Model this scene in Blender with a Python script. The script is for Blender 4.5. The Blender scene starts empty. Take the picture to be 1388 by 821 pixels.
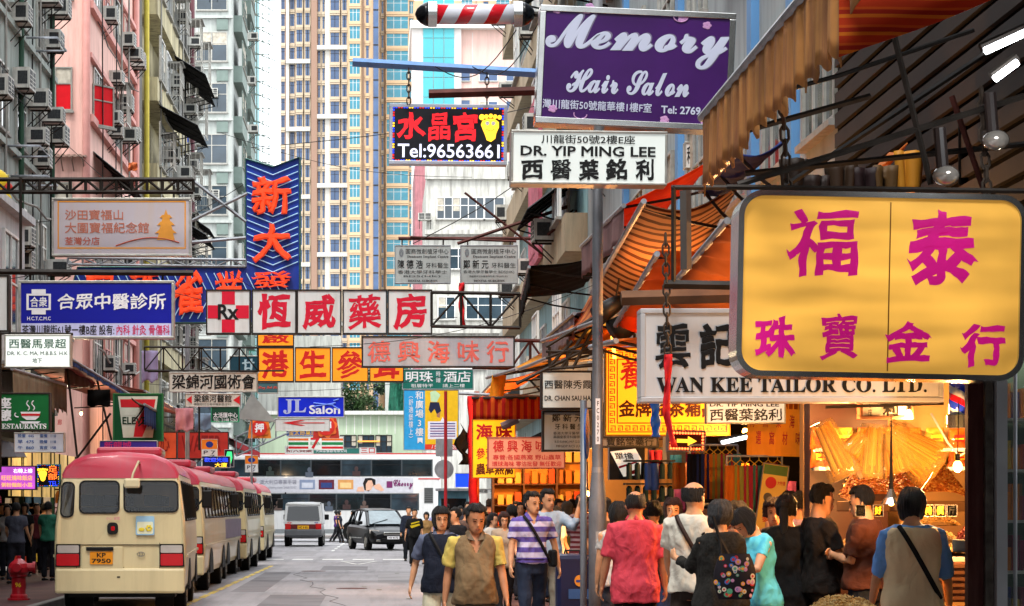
import bpy, bmesh, math, random
from math import radians as R, sin, cos, pi
from mathutils import Vector, Matrix, noise
random.seed(7)
SC = bpy.context.scene
COL = SC.collection

# ---------------------------------------------------------------- camera, world, light, exposure
F, VX, VY, EYE = 3000.0, 515.0, 689.0, 1.7          # focal length in photo pixels, vanishing point, eye height
cam_d = bpy.data.cameras.new('camera'); cam = bpy.data.objects.new('camera', cam_d); COL.objects.link(cam)
cam.location = (0, 0, EYE); cam.rotation_euler = (R(90), 0, 0)
cam_d.sensor_width = 36; cam_d.lens = 36*F/1388
cam_d.shift_x = (694-VX)/1388; cam_d.shift_y = (VY-410.5)/1388
cam_d.clip_start = .1; cam_d.clip_end = 6000
SC.camera = cam
SUN_EL, SUN_AZ = R(62), R(200)
W = bpy.data.worlds.new('World'); SC.world = W; W.use_nodes = True
nt = W.node_tree; nt.nodes.clear()
sky = nt.nodes.new('ShaderNodeTexSky'); sky.sky_type = 'NISHITA'; sky.sun_disc = False
sky.sun_elevation = SUN_EL; sky.sun_rotation = SUN_AZ; sky.dust_density = 4; sky.air_density = 1.0
hs = nt.nodes.new('ShaderNodeHueSaturation'); hs.inputs['Saturation'].default_value = .25
ov = nt.nodes.new('ShaderNodeMixRGB'); ov.inputs[0].default_value = .75; ov.inputs[2].default_value = (11.5, 12.0, 12.6, 1)   # cloud deck
bg = nt.nodes.new('ShaderNodeBackground'); bg.inputs[1].default_value = .13
wo = nt.nodes.new('ShaderNodeOutputWorld')
nt.links.new(sky.outputs[0], hs.inputs['Color']); nt.links.new(hs.outputs[0], ov.inputs[1]); nt.links.new(ov.outputs[0], bg.inputs[0]); nt.links.new(bg.outputs[0], wo.inputs[0])
sd = bpy.data.lights.new('sun', 'SUN'); sd.energy = 1.3; sd.angle = R(14); sd.color = (1, .96, .9)
sun = bpy.data.objects.new('sun', sd); COL.objects.link(sun)
sun.rotation_euler = (R(90)-SUN_EL, 0, R(-20))
VS = SC.view_settings
VS.view_transform = 'Standard'; VS.look = 'None'; VS.exposure = 1.3; VS.gamma = 1
SC.cycles.max_bounces = 6; SC.cycles.diffuse_bounces = 3; SC.cycles.glossy_bounces = 3; SC.cycles.transmission_bounces = 4
SC.cycles.transparent_max_bounces = 8; SC.cycles.sample_clamp_indirect = 4

# ---------------------------------------------------------------- coordinates
def P(px, py, s): return Vector(((px-VX)/s, F/s, EYE+(VY-py)/s))
def sx(px, X): return (px-VX)/X                      # scale of the plane x = X where the photo shows column px

# ---------------------------------------------------------------- materials
M = {}
def lin(c):
    if isinstance(c, str):
        c = [int(c[i:i+2], 16)/255 for i in (0, 2, 4)]
        c = [x/12.92 if x <= .04045 else ((x+.055)/1.055)**2.4 for x in c]
    return tuple(c[:3])+(1,)
def mat(name, col=(.5, .5, .5), rough=.6, metal=0, var=.12, sc=3, bump=0, emit=0, ecol=None, streak=0, scol=(.05, .045, .04), coat=0, trans=0, alpha=1, stripes=None, spec=.22, transl=0, fold=0):
    if name in M: return M[name]
    m = bpy.data.materials.new(name); m.use_nodes = True; t = m.node_tree; n = t.nodes; L = t.links
    b = n['Principled BSDF']; c = lin(col)
    b.inputs['Roughness'].default_value = rough; b.inputs['Metallic'].default_value = metal
    b.inputs['Coat Weight'].default_value = coat; b.inputs['Specular IOR Level'].default_value = spec
    tc = n.new('ShaderNodeTexCoord')
    nz = n.new('ShaderNodeTexNoise'); nz.inputs['Scale'].default_value = sc; nz.inputs['Detail'].default_value = 6
    L.new(tc.outputs['Object'], nz.inputs['Vector'])
    rp = n.new('ShaderNodeValToRGB'); rp.color_ramp.elements[0].position = .3; rp.color_ramp.elements[1].position = .7
    rp.color_ramp.elements[0].color = tuple(x*(1-var) for x in c[:3])+(1,); rp.color_ramp.elements[1].color = tuple(min(1, x*(1+var)) for x in c[:3])+(1,)
    L.new(nz.outputs['Fac'], rp.inputs[0]); out = rp.outputs[0]
    if stripes:                                       # (axis, period, [(start, colour) ...]) printed or woven bands
        ax, per, cols = stripes
        sp = n.new('ShaderNodeSeparateXYZ'); L.new(tc.outputs['Object'], sp.inputs[0])
        ma = n.new('ShaderNodeMath'); ma.operation = 'MULTIPLY'; ma.inputs[1].default_value = 1/per; L.new(sp.outputs[ax], ma.inputs[0])
        fr = n.new('ShaderNodeMath'); fr.operation = 'FRACT'; L.new(ma.outputs[0], fr.inputs[0])
        r2 = n.new('ShaderNodeValToRGB'); r2.color_ramp.interpolation = 'CONSTANT'
        for i, (p, cc) in enumerate(cols):
            e = r2.color_ramp.elements[i] if i < 2 else r2.color_ramp.elements.new(p)
            e.position = p; e.color = lin(cc)
        L.new(fr.outputs[0], r2.inputs[0])
        mx = n.new('ShaderNodeMixRGB'); mx.blend_type = 'MULTIPLY'; mx.inputs[0].default_value = 1
        rp.color_ramp.elements[0].color = (1-var,)*3+(1,); rp.color_ramp.elements[1].color = (1, 1, 1, 1)
        L.new(r2.outputs[0], mx.inputs[1]); L.new(rp.outputs[0], mx.inputs[2]); out = mx.outputs[0]
    if streak:
        mp = n.new('ShaderNodeMapping'); mp.inputs['Scale'].default_value = (2.2, 2.2, .22); L.new(tc.outputs['Object'], mp.inputs[0])
        n2 = n.new('ShaderNodeTexNoise'); n2.inputs['Scale'].default_value = max(sc, 1.4); n2.inputs['Detail'].default_value = 8; n2.inputs['Roughness'].default_value = .7; L.new(mp.outputs[0], n2.inputs[0])
        r3 = n.new('ShaderNodeValToRGB'); r3.color_ramp.elements[0].position = .46; r3.color_ramp.elements[1].position = .68
        r3.color_ramp.elements[0].color = (0, 0, 0, 1); r3.color_ramp.elements[1].color = (streak,)*3+(1,); L.new(n2.outputs['Fac'], r3.inputs[0])
        mx = n.new('ShaderNodeMixRGB'); mx.inputs[2].default_value = lin(scol); L.new(r3.outputs[0], mx.inputs[0]); L.new(out, mx.inputs[1]); out = mx.outputs[0]
    L.new(out, b.inputs['Base Color'])
    if bump:
        bp = n.new('ShaderNodeBump'); bp.inputs['Strength'].default_value = bump; bp.inputs['Distance'].default_value = .02
        n3 = n.new('ShaderNodeTexNoise'); n3.inputs['Scale'].default_value = sc*9; n3.inputs['Detail'].default_value = 5; L.new(tc.outputs['Object'], n3.inputs[0])
        L.new(n3.outputs['Fac'], bp.inputs['Height']); L.new(bp.outputs[0], b.inputs['Normal'])
    if fold:                                          # creases of worn cloth
        mp2 = n.new('ShaderNodeMapping'); mp2.inputs['Scale'].default_value = (1, 1, .75); mp2.inputs['Rotation'].default_value = (.3, .5, .2); L.new(tc.outputs['Object'], mp2.inputs[0])
        n4 = n.new('ShaderNodeTexNoise'); n4.inputs['Scale'].default_value = 7; n4.inputs['Detail'].default_value = 3; n4.inputs['Distortion'].default_value = .8; L.new(mp2.outputs[0], n4.inputs[0])
        n5 = n.new('ShaderNodeTexNoise'); n5.inputs['Scale'].default_value = 260; L.new(tc.outputs['Object'], n5.inputs[0])
        ad = n.new('ShaderNodeMath'); ad.operation = 'MULTIPLY_ADD'; ad.inputs[1].default_value = .03; L.new(n5.outputs['Fac'], ad.inputs[0]); L.new(n4.outputs['Fac'], ad.inputs[2])
        bp = n.new('ShaderNodeBump'); bp.inputs['Strength'].default_value = fold; bp.inputs['Distance'].default_value = .035; L.new(ad.outputs[0], bp.inputs['Height']); L.new(bp.outputs[0], b.inputs['Normal'])
    if emit:
        b.inputs['Emission Strength'].default_value = emit
        if ecol: b.inputs['Emission Color'].default_value = lin(ecol)
        else: L.new(out, b.inputs['Emission Color'])
    if trans: b.inputs['Transmission Weight'].default_value = trans
    if alpha < 1: b.inputs['Alpha'].default_value = alpha
    if transl:                                        # thin cloth that lets light through
        tr = n.new('ShaderNodeBsdfTranslucent'); ms = n.new('ShaderNodeMixShader'); ms.inputs[0].default_value = transl
        L.new(out, tr.inputs[0]); L.new(b.outputs[0], ms.inputs[1]); L.new(tr.outputs[0], ms.inputs[2])
        L.new(ms.outputs[0], n['Material Output'].inputs[0])
    M[name] = m
    return m
def flat(c, **k):                                     # paint named after its hex colour
    return mat('paint_'+c, c, var=.08, sc=6, **k)
steel = mat('dark_steel', '2b2622', .6, .3, .4, 5); rust = mat('rusty_steel', '4a2620', .7, .2, .4, 6)
galv = mat('galvanised_steel', '8f9297', .45, .4, .2, 4, streak=.4); chrome = mat('chrome', 'b9bab8', .18, .95, .25, 2)
alu = mat('aluminium', 'a5a39b', .35, .7, .2, 8); black = mat('black_paint', '0c0c0d', .5, 0, .2); rubber = mat('rubber', '0b0b0b', .8)
wood = mat('wood', '5a3a22', .7, 0, .3, 4); white = mat('white_paint', 'd8d8d4', .5, 0, .06, 4, streak=.3)

# ---------------------------------------------------------------- mesh builder
class MB:
    def __init__(s): s.v = []; s.f = []; s.m = []; s.mi = 0
    def add(s, vs, fs):
        b = len(s.v); s.v += [tuple(x) for x in vs]
        for f in fs: s.f.append([i+b for i in f]); s.m.append(s.mi)
        return s
    def box(s, x0, x1, y0, y1, z0, z1, T=None):
        vs = [Vector(c) for c in ((x0, y0, z0), (x1, y0, z0), (x1, y1, z0), (x0, y1, z0), (x0, y0, z1), (x1, y0, z1), (x1, y1, z1), (x0, y1, z1))]
        if T: vs = [T @ c for c in vs]
        return s.add(vs, [(0, 3, 2, 1), (4, 5, 6, 7), (0, 1, 5, 4), (1, 2, 6, 5), (2, 3, 7, 6), (3, 0, 4, 7)])
    def cbox(s, c, d, T=None): return s.box(c[0]-d[0]/2, c[0]+d[0]/2, c[1]-d[1]/2, c[1]+d[1]/2, c[2]-d[2]/2, c[2]+d[2]/2, T)
    def tube(s, pts, r, n=8, ref=(0, 1, 0), cap=True):
        pts = [Vector(p) for p in pts]; k = len(pts); rs = r if isinstance(r, list) else [r]*k
        rings = []
        for i, p in enumerate(pts):
            d = (pts[min(i+1, k-1)]-pts[max(i-1, 0)]).normalized()
            rf = Vector(ref)
            if abs(d.dot(rf)) > .95: rf = Vector((1, 0, 0)) if abs(d.x) < .9 else Vector((0, 0, 1))
            a = d.cross(rf).normalized(); b = a.cross(d).normalized()
            q = rs[i]; ra, rb = q if isinstance(q, tuple) else (q, q)
            rings.append([p+a*ra*cos(2*pi*j/n)+b*rb*sin(2*pi*j/n) for j in range(n)])
        vs = [v for g in rings for v in g]; fs = []
        for i in range(k-1):
            for j in range(n): fs.append((i*n+j, i*n+(j+1) % n, (i+1)*n+(j+1) % n, (i+1)*n+j))
        if cap: fs += [tuple(range(n))[::-1], tuple((k-1)*n+j for j in range(n))]
        return s.add(vs, fs)
    def prism(s, pts, y0, y1, T=None):                # outline in x, z; depth in y
        n = len(pts); vs = [Vector((x, y0, z)) for x, z in pts]+[Vector((x, y1, z)) for x, z in pts]
        if T: vs = [T @ c for c in vs]
        return s.add(vs, [tuple(range(n)), tuple(range(n, 2*n))[::-1]]+[(i, i+n, (i+1) % n+n, (i+1) % n) for i in range(n)])
    def ell(s, c, r, n=10, k=7):
        vs = []; fs = []
        for i in range(k+1):
            a = pi*i/k
            for j in range(n): vs.append((c[0]+r[0]*sin(a)*cos(2*pi*j/n), c[1]+r[1]*sin(a)*sin(2*pi*j/n), c[2]+r[2]*cos(a)))
        for i in range(k):
            for j in range(n): fs.append((i*n+j, i*n+(j+1) % n, (i+1)*n+(j+1) % n, (i+1)*n+j))
        return s.add(vs, fs)
    def grid(s, fn, nu, nv):
        vs = [fn(i/nu, j/nv) for i in range(nu+1) for j in range(nv+1)]
        return s.add(vs, [(i*(nv+1)+j, (i+1)*(nv+1)+j, (i+1)*(nv+1)+j+1, i*(nv+1)+j+1) for i in range(nu) for j in range(nv)])
    def mesh(s, name, mats, smooth=False):
        me = bpy.data.meshes.new(name); me.from_pydata(s.v, [], s.f)
        for m in (mats if isinstance(mats, (list, tuple)) else [mats]): me.materials.append(m)
        if any(s.m): me.polygons.foreach_set('material_index', s.m)
        if smooth: me.polygons.foreach_set('use_smooth', [True]*len(s.f))
        me.validate(); me.update(); return me
    def build(s, name, mats, parent=None, smooth=False, bev=0, solid=0, loc=None):
        o = link(name, s.mesh(name, mats, smooth), parent, loc)
        if solid: md = o.modifiers.new('solid', 'SOLIDIFY'); md.thickness = solid; md.offset = 0
        if bev: md = o.modifiers.new('bevel', 'BEVEL'); md.width = bev; md.segments = 2; md.limit_method = 'ANGLE'; md.angle_limit = R(40)
        return o
def link(name, data, parent=None, loc=None, rz=None):
    o = bpy.data.objects.new(name, data); COL.objects.link(o)
    if parent: o.parent = parent
    if loc is not None: o.location = loc
    if rz is not None: o.rotation_euler[2] = rz
    return o
def tag(o, label, cat, group=None, kind=None):
    if label: o['label'] = label
    if cat: o['category'] = cat
    if group: o['group'] = group
    if kind: o['kind'] = kind
    return o
def thing(name, label, cat, loc=(0, 0, 0), rz=0, group=None):
    return tag(link(name, None, None, loc, rz), label, cat, group)
def struct(name, mb, m, **k): return tag(mb.build(name, m, **k), None, None, kind='structure')
def kids(o): return [c for c in bpy.data.objects if c.parent == o]
def copy_tree(o, loc, rz=None, label=None, chmap=None):
    ch = chmap if chmap is not None else kids(o)
    c = o.copy(); COL.objects.link(c); c.location = loc
    if rz is not None: c.rotation_euler[2] = rz
    if label: c['label'] = label
    for k in ch:
        d = k.copy(); COL.objects.link(d); d.parent = c
        for g in kids(k):
            e = g.copy(); COL.objects.link(e); e.parent = d
    return c

# ---------------------------------------------------------------- baking scene for lettering and figures
TMP = bpy.data.scenes.new('bake'); TVL = TMP.view_layers[0]
def bake(ob):
    TMP.collection.objects.link(ob); TVL.update()
    me = bpy.data.meshes.new_from_object(ob.evaluated_get(TVL.depsgraph), depsgraph=TVL.depsgraph)
    TMP.collection.objects.unlink(ob); return me
def remesh(mb, name, voxel, mats, smooth=4, disp=None):
    me = mb.mesh('raw', []); ob = bpy.data.objects.new('raw', me)
    a = ob.modifiers.new('r', 'REMESH'); a.mode = 'VOXEL'; a.voxel_size = voxel; a.use_smooth_shade = True
    if smooth: b = ob.modifiers.new('s', 'SMOOTH'); b.iterations = smooth; b.factor = .5
    r = bake(ob); r.name = name; bpy.data.objects.remove(ob); bpy.data.meshes.remove(me)
    r.materials.clear()
    for m in (mats if isinstance(mats, (list, tuple)) else [mats]): r.materials.append(m)
    if disp:
        ns = [v.normal.copy() for v in r.vertices]
        for v, q in zip(r.vertices, ns): v.co = disp(v.co.copy(), q)
    return r

# ---------------------------------------------------------------- lettering (flat print, cut from the built-in typeface)
def serif(t): return ''.join(chr(0x1D400+ord(c)-65) if 'A' <= c <= 'Z' else chr(0x1D41A+ord(c)-97) if 'a' <= c <= 'z' else c for c in t)
def script(t): return ''.join(chr(0x1D4D0+ord(c)-65) if 'A' <= c <= 'Z' else chr(0x1D4EA+ord(c)-97) if 'a' <= c <= 'z' else c for c in t)
GC = {}
def glyphs(body, style):
    """style: r regular, k bold, b brush bold, s serif, c script, x extra bold brush, n latin bold"""
    key = (body, style)
    if key in GC: return GC[key]
    t = serif(body) if style == 's' else script(body) if style == 'c' else body
    cu = bpy.data.curves.new('t', 'FONT'); cu.body = t; cu.size = 1; cu.resolution_u = 2 if len(body) > 12 else 3; cu.dimensions = '2D'
    bv = {'k': .012, 'b': .022, 'x': .034, 'n': .026, 'c': .02, 's': .012}.get(style, 0)
    dense = sum(c in '寶醫藥養號樓廈鐘醬壽龍灣單擔館術雲德興參發業鄭景超錦國會嘉福晶' for c in body)
    if style in 'bx' and dense: bv *= .5
    if bv: cu.bevel_depth = bv; cu.bevel_resolution = 0
    if '\n' in body: cu.space_line = 1.05; cu.align_x = 'CENTER'
    o = bpy.data.objects.new('t', cu); me = bake(o); bpy.data.objects.remove(o)
    if style in 'bx':                                 # cut long edges so that the strokes can bend
        bm = bmesh.new(); bm.from_mesh(me)
        for cut in (.16, .09):
            es = [e for e in bm.edges if e.calc_length() > cut]; bmesh.ops.subdivide_edges(bm, edges=es, cuts=1 if cut < .1 else 2); bmesh.ops.triangulate(bm, faces=[f for f in bm.faces if len(f.verts) > 4])
        bm.to_mesh(me); bm.free()
    vs = [(v.co.x, v.co.y, v.co.z) for v in me.vertices]; fs = [list(p.vertices) for p in me.polygons]; bpy.data.meshes.remove(me)
    if style in 'bx':                                 # a brush leans its strokes up to the right and swells them
        def brush(x, y, z):
            a = noise.noise(Vector((x*4.6, y*4.6, 1))); b = noise.noise(Vector((x*4.6, y*4.6, 7))); c = noise.noise(Vector((x*11, y*11, 3))); q = x % 1
            return (x+.045*a+.018*c, y+.07*(q-.5)-.07*(q-.5)**2+.045*b+.015*c, z)
        vs = [brush(*v) for v in vs]
    if not vs: vs = [(0, 0, 0)]
    x0 = min(v[0] for v in vs); x1 = max(v[0] for v in vs); y0 = min(v[1] for v in vs); y1 = max(v[1] for v in vs)
    GC[key] = ([((x-x0)/max(x1-x0, .01), (y-y0)/max(y1-y0, .01), z) for x, y, z in vs], fs)
    return GC[key]
def lettering(parent, body, x0, z0, x1, z1, m, style='r', y=0, name='lettering', T=None, dep=.0012, shear=0):
    vs, fs = glyphs(body, style)
    zs = max(abs(v[2]) for v in vs) or 1
    pts = [Vector((x0+(x1-x0)*u+shear*(v-.5)*(z1-z0), y-.001-dep*(w/zs+1)*.5, z0+(z1-z0)*v)) for u, v, w in vs]
    if T: pts = [T @ p for p in pts]
    return MB().add(pts, fs).build(name, m, parent)

# ---------------------------------------------------------------- a sign: casing, face panel, frame, lettering; rectangle and texts in photo pixels on the plane of scale s
def sign(name, label, rect, s, face, texts=(), frame=alu, th=.2, fw=.035, cat='sign', group=None, roll=0, yaw=0, rods=(), rodm=steel, rodr=.02, facem=None, case=None, extra=None):
    x0, y0, x1, y1 = rect; cx = (x0+x1)/2; w = (x1-x0)/s; h = (y1-y0)/s
    g = thing(name, label, cat, P(cx, y1, s), 0, group); g.rotation_euler = (0, R(roll), R(yaw))
    L = lambda x, y: ((x-cx)/s, (y1-y)/s)
    MB().box(-w/2+fw*.6, w/2-fw*.6, .015, th-.01, fw*.6, h-fw*.6).build('casing', case or frame, g)
    fm = face if not isinstance(face, str) else flat(face, rough=.5)
    MB().box(-w/2+fw*.8, w/2-fw*.8, 0, .013, fw*.8, h-fw*.8).build('panel', fm, g)
    if fw > 0:
        b = MB()
        b.box(-w/2, w/2, -.015, th, 0, fw).box(-w/2, w/2, -.015, th, h-fw, h)
        b.box(-w/2, -w/2+fw, -.013, th-.002, fw, h-fw).box(w/2-fw, w/2, -.013, th-.002, fw, h-fw)
        b.build('frame', frame, g, bev=.006)
    for t in texts:
        body, a, b_, c, d, m = t[:6]; st = t[6] if len(t) > 6 else 'b'
        if body.startswith('#'):                      # a coloured block
            (u0, v0), (u1, v1) = L(a, d), L(c, b_)
            yy = t[7] if len(t) > 7 else 0
            MB().box(u0, u1, -.003-yy, 0, v0, v1).build(body[1:] or 'field', m if not isinstance(m, str) else flat(m), g)
        else:
            (u0, v0), (u1, v1) = L(a, d), L(c, b_)
            lettering(g, body, u0, v0, u1, v1, m if not isinstance(m, str) else flat(m), st, y=-.006)
    for i, (a, b_, c, d) in enumerate(rods):
        (u0, v0), (u1, v1) = L(a, b_), L(c, d)
        MB().tube([(u0, th*.4, v0), (u1, th*.4, v1)], rodr, 6).build('bracket', rodm, g)
    if extra: extra(g, L, s)
    return g
def beam(name, label, cat, a, b, wd, m, group=None, n=4):
    A = P(*a); B = P(*b); o = MB().tube([Vector((0, 0, 0)), B-A], wd, n).build(name, m, None, loc=A)
    return tag(o, label, cat, group)

# ================================================================ THE SETTING
def paver_mat(name, c1, c2, mortar, scale, bw=.5, bh=.25):
    m = mat(name, c1, .8, var=.2, sc=.7); t = m.node_tree; n = t.nodes; L = t.links
    br = n.new('ShaderNodeTexBrick'); br.inputs['Scale'].default_value = scale; br.inputs['Mortar Size'].default_value = .03
    br.inputs['Color1'].default_value = lin(c1); br.inputs['Color2'].default_value = lin(c2); br.inputs['Mortar'].default_value = lin(mortar)
    tc = n.new('ShaderNodeTexCoord'); L.new(tc.outputs['Object'], br.inputs['Vector'])
    nz = n.new('ShaderNodeTexNoise'); nz.inputs['Scale'].default_value = .8; nz.inputs['Detail'].default_value = 8; L.new(tc.outputs['Object'], nz.inputs[0])
    rr = n.new('ShaderNodeValToRGB'); rr.color_ramp.elements[0].position = .35; rr.color_ramp.elements[0].color = (.55, .52, .5, 1); rr.color_ramp.elements[1].position = .65
    mx = n.new('ShaderNodeMixRGB'); mx.blend_type = 'MULTIPLY'; mx.inputs[0].default_value = 1
    L.new(nz.outputs['Fac'], rr.inputs[0]); L.new(br.outputs[0], mx.inputs[1]); L.new(rr.outputs[0], mx.inputs[2]); L.new(mx.outputs[0], n['Principled BSDF'].inputs['Base Color'])
    return m
asphalt = mat('asphalt', '848285', .85, var=.16, sc=.35, bump=.7, streak=.35, scol=(.04, .04, .04))
n = asphalt.node_tree.nodes
for q in n:
    if q.type == 'MAPPING': q.inputs['Scale'].default_value = (1.5, .08, 1)      # tyre-worn bands along the street
pav_l = paver_mat('red_pavers', '4a2a28', '573230', '2a2020', 2.4); pav_r = paver_mat('pink_pavers', '6b4440', '7a4f48', '4a3a38', 2.4)
kerbm = mat('kerb_concrete', '6e6c6a', .8, streak=.3); conc = mat('grey_concrete', '8c8a84', .8, var=.15, streak=.4)
struct('ground', MB().box(-900, 900, -60, 5000, -1.2, -.02), conc)
struct('road', MB().box(-5.5, 1.85, -20, 106, -.3, 0), asphalt)
struct('cross_road', MB().box(-90, 90, 106, 124, -.3, 0), asphalt)
struct('pavement', MB().box(-9.2, -5.65, -5, 105.8, -.2, .15), pav_l)
struct('pavement', MB().box(2.0, 4.0, -5, 105.8, -.2, .15), pav_r)
struct('pavement', MB().box(-90, 90, 124.2, 128, -.2, .15), pav_r)
for x0, x1, y0, y1 in ((-5.65, -5.5, -5, 105.8), (1.85, 2.0, -5, 105.8), (-90, 90, 124, 124.2)):
    struct('kerb', MB().box(x0, x1, y0, y1, -.2, .152), kerbm, bev=.02)
yl = mat('yellow_road_paint', 'b39a45', .7, var=.3, sc=2); wl = mat('white_road_paint', 'b5b5b2', .7, var=.25, sc=2)
mk = MB(); y = 30
while y < 66:
    x = -3.42+(y-38)*.008; mk.box(x-.06, x+.06, y, y+1.6, 0, .005); y += 2.0
struct('road_marking', mk, yl)
mk = MB()
for a, b in ((350, 384), (396, 424), (437, 465), (478, 507), (519, 550), (561, 590)):
    mk.box((a-VX)/40.8, (b-VX)/40.8, 73.1, 74.3, 0, .005)
for k in range(5): mk.box(-1.95+k*.03, -1.83+k*.03, 88+k*4.4, 90.6+k*4.4, 0, .005)
mk.box(-5.4, 1.8, 104.6, 105.2, 0, .005)
struct('road_marking', mk, wl)
tr = MB()
for (xa, ya), (xb, yb) in (((-1.25, 71), (-.1, 71)), ((-1.25, 71), (-.68, 66.8)), ((-.1, 71), (-.68, 66.8))):
    d = Vector((xb-xa, yb-ya, 0)); L_ = d.length; q = Matrix.Translation((xa, ya, 0)) @ Matrix.Rotation(math.atan2(d.y, d.x), 4, 'Z')
    w = .28 if ya == yb else .05
    tr.box(0, L_, -w, w, 0.006, .009, q)
struct('road_marking', tr, wl)
for px, y in ((-2.6, 36), (-.6, 47), (-1.8, 60)):
    tag(MB().tube([(0, 0, 0), (0, 0, .006)], .33, 20).build('manhole_cover', rust, None, loc=(px, y, .001)), 'round iron manhole cover in the asphalt %s' % {36: 'nearest the camera', 47: 'in the middle of the street', 60: 'farther up the street'}[y], 'manhole cover', 'manhole covers')
cr = MB()
pts = [(-.2-.12*i+.14*sin(i*2.3), 33+i*1.5, .003) for i in range(18)]
for a, b in zip(pts, pts[1:]): cr.tube([a, b], (.009, .004), 4, ref=(0, 0, 1))
struct('road_crack', cr, mat('tar', '2a292a', .7))
pm = [mat('old_asphalt_patch', '676568', .9, var=.2, sc=.8), mat('pale_asphalt_patch', '7e7c7e', .9, var=.2, sc=.8), mat('oil_stain', '4c4a4c', .6, var=.3, sc=2)]
for i, (x, y, w, l, k) in enumerate(((-1.6, 40, 1.1, 7, 0), (.4, 55, .9, 9, 1), (-2.7, 52, .7, 14, 0), (-.6, 34.5, .8, 3, 1), (-1.0, 63, 1.3, 4, 0), (-3.0, 84, 1.2, 10, 1), (0, 92, 1, 8, 0), (-2.2, 37, .35, 1.4, 2), (-2.0, 44, .3, 1.2, 2), (-2.3, 49, .3, 2, 2), (-1.3, 57, .4, 1.6, 2), (.9, 46, .3, 1.5, 2))):
    if k < 2: struct('road_patch', MB().box(x-w/2, x+w/2, y-l/2, y+l/2, 0, .002+.0003*i), pm[k])
    else: struct('oil_stain', MB().prism([(x+w*cos(a*pi/9)*(1+.25*sin(a*2.3+i)), y+l*sin(a*pi/9)*(1+.2*sin(a*1.7))) for a in range(18)], 0, -.0062, Matrix.Rotation(R(90), 4, 'X')), pm[2])
rl = random.Random(21)
for i in range(16):
    x = rl.choice((rl.uniform(-.5, 1.7), rl.uniform(2.1, 3.6))); y = rl.uniform(32, 60); z = .153 if x > 2 else .01
    struct('litter', MB().box(x-.05, x+.06, y-.12, y+.1, z, z+.006), conc)

# ---------------------------------------------------------------- window, air conditioner and canopy kit
glass = mat('window_glass', '2c3a44', .08, 0, .45, .7, spec=.6); glass_b = mat('blue_tower_glass', '3c5274', .15, .1, .3, .4, spec=.5)
glass_t = mat('turquoise_tower_glass', '2c7486', .15, .1, .4, .4, spec=.5); dark_in = mat('dark_interior', '14110f', .8)
curt = mat('curtain_cloth', 'a9a294', .8, var=.3, sc=5)
ac_w = mat('ac_casing', 'b9b8b0', .55, var=.15, sc=6, streak=.5); ac_g = mat('ac_grille', '2d2f30', .6, var=.4, sc=20)
MESH = {}
def win_mesh(w, h, nx, ny, fr, gl, seed=0):
    key = (round(w, 2), round(h, 2), nx, ny, fr.name, gl.name, seed)
    if key in MESH: return MESH[key]
    b = MB(); t = .05
    b.box(-w/2, w/2, -.06, 0, 0, t).box(-w/2, w/2, -.06, 0, h-t, h).box(-w/2, -w/2+t, -.058, 0, t, h-t).box(w/2-t, w/2, -.058, 0, t, h-t)
    for i in range(1, nx): x = -w/2+w*i/nx; b.box(x-.025, x+.025, -.05, 0, t, h-t)
    for j in range(1, ny): z = h*(j/ny if ny != 2 else .62); b.box(-w/2+t, w/2-t, -.048, 0, z-.02, z+.02)
    b.mi = 2; b.box(-w/2-.05, w/2+.05, -.12, 0, -.07, -.002)
    fm = b.mesh('window', [fr, gl, conc])
    g = MB(); rr = random.Random(seed)
    for i in range(nx):
        xa = -w/2+w*i/nx+.02; xb = -w/2+w*(i+1)/nx-.02
        g.mi = 0; g.box(xa, xb, -.02-.004*(i % 2), -.003, t, h-t)
        if rr.random() < .35: g.mi = 1; g.box(xa+.03, xb-.03, -.03, -.021-.004*(i % 2), h*(.35+.3*rr.random()), h-t)
    gm = g.mesh('pane', [gl, curt])
    MESH[key] = (fm, gm); return MESH[key]
def ac_mesh():
    if 'ac' in MESH: return MESH['ac']
    b = MB(); b.box(-.34, .34, -.62, .05, 0, .44)
    b.mi = 1; b.box(-.29, .29, -.625, -.618, .05, .4); b.box(.342, .346, -.55, -.2, .08, .36); b.box(-.346, -.342, -.55, -.2, .08, .36)
    b.mi = 0
    for i in range(3): b.box(-.29, .29, -.63, -.626, .1+i*.09, .12+i*.09)
    b.box(-.02, .02, -.632, -.626, .05, .4)
    b.mi = 2; b.box(-.3, -.26, -.6, 0, -.04, 0).box(.26, .3, -.6, 0, -.04, 0)
    b.tube([(-.28, -.58, -.03), (-.28, 0, -.5)], .015, 4).tube([(.28, -.58, -.03), (.28, 0, -.5)], .015, 4)
    MESH['ac'] = b.mesh('air_conditioner', [ac_w, ac_g, steel]); return MESH['ac']
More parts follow.
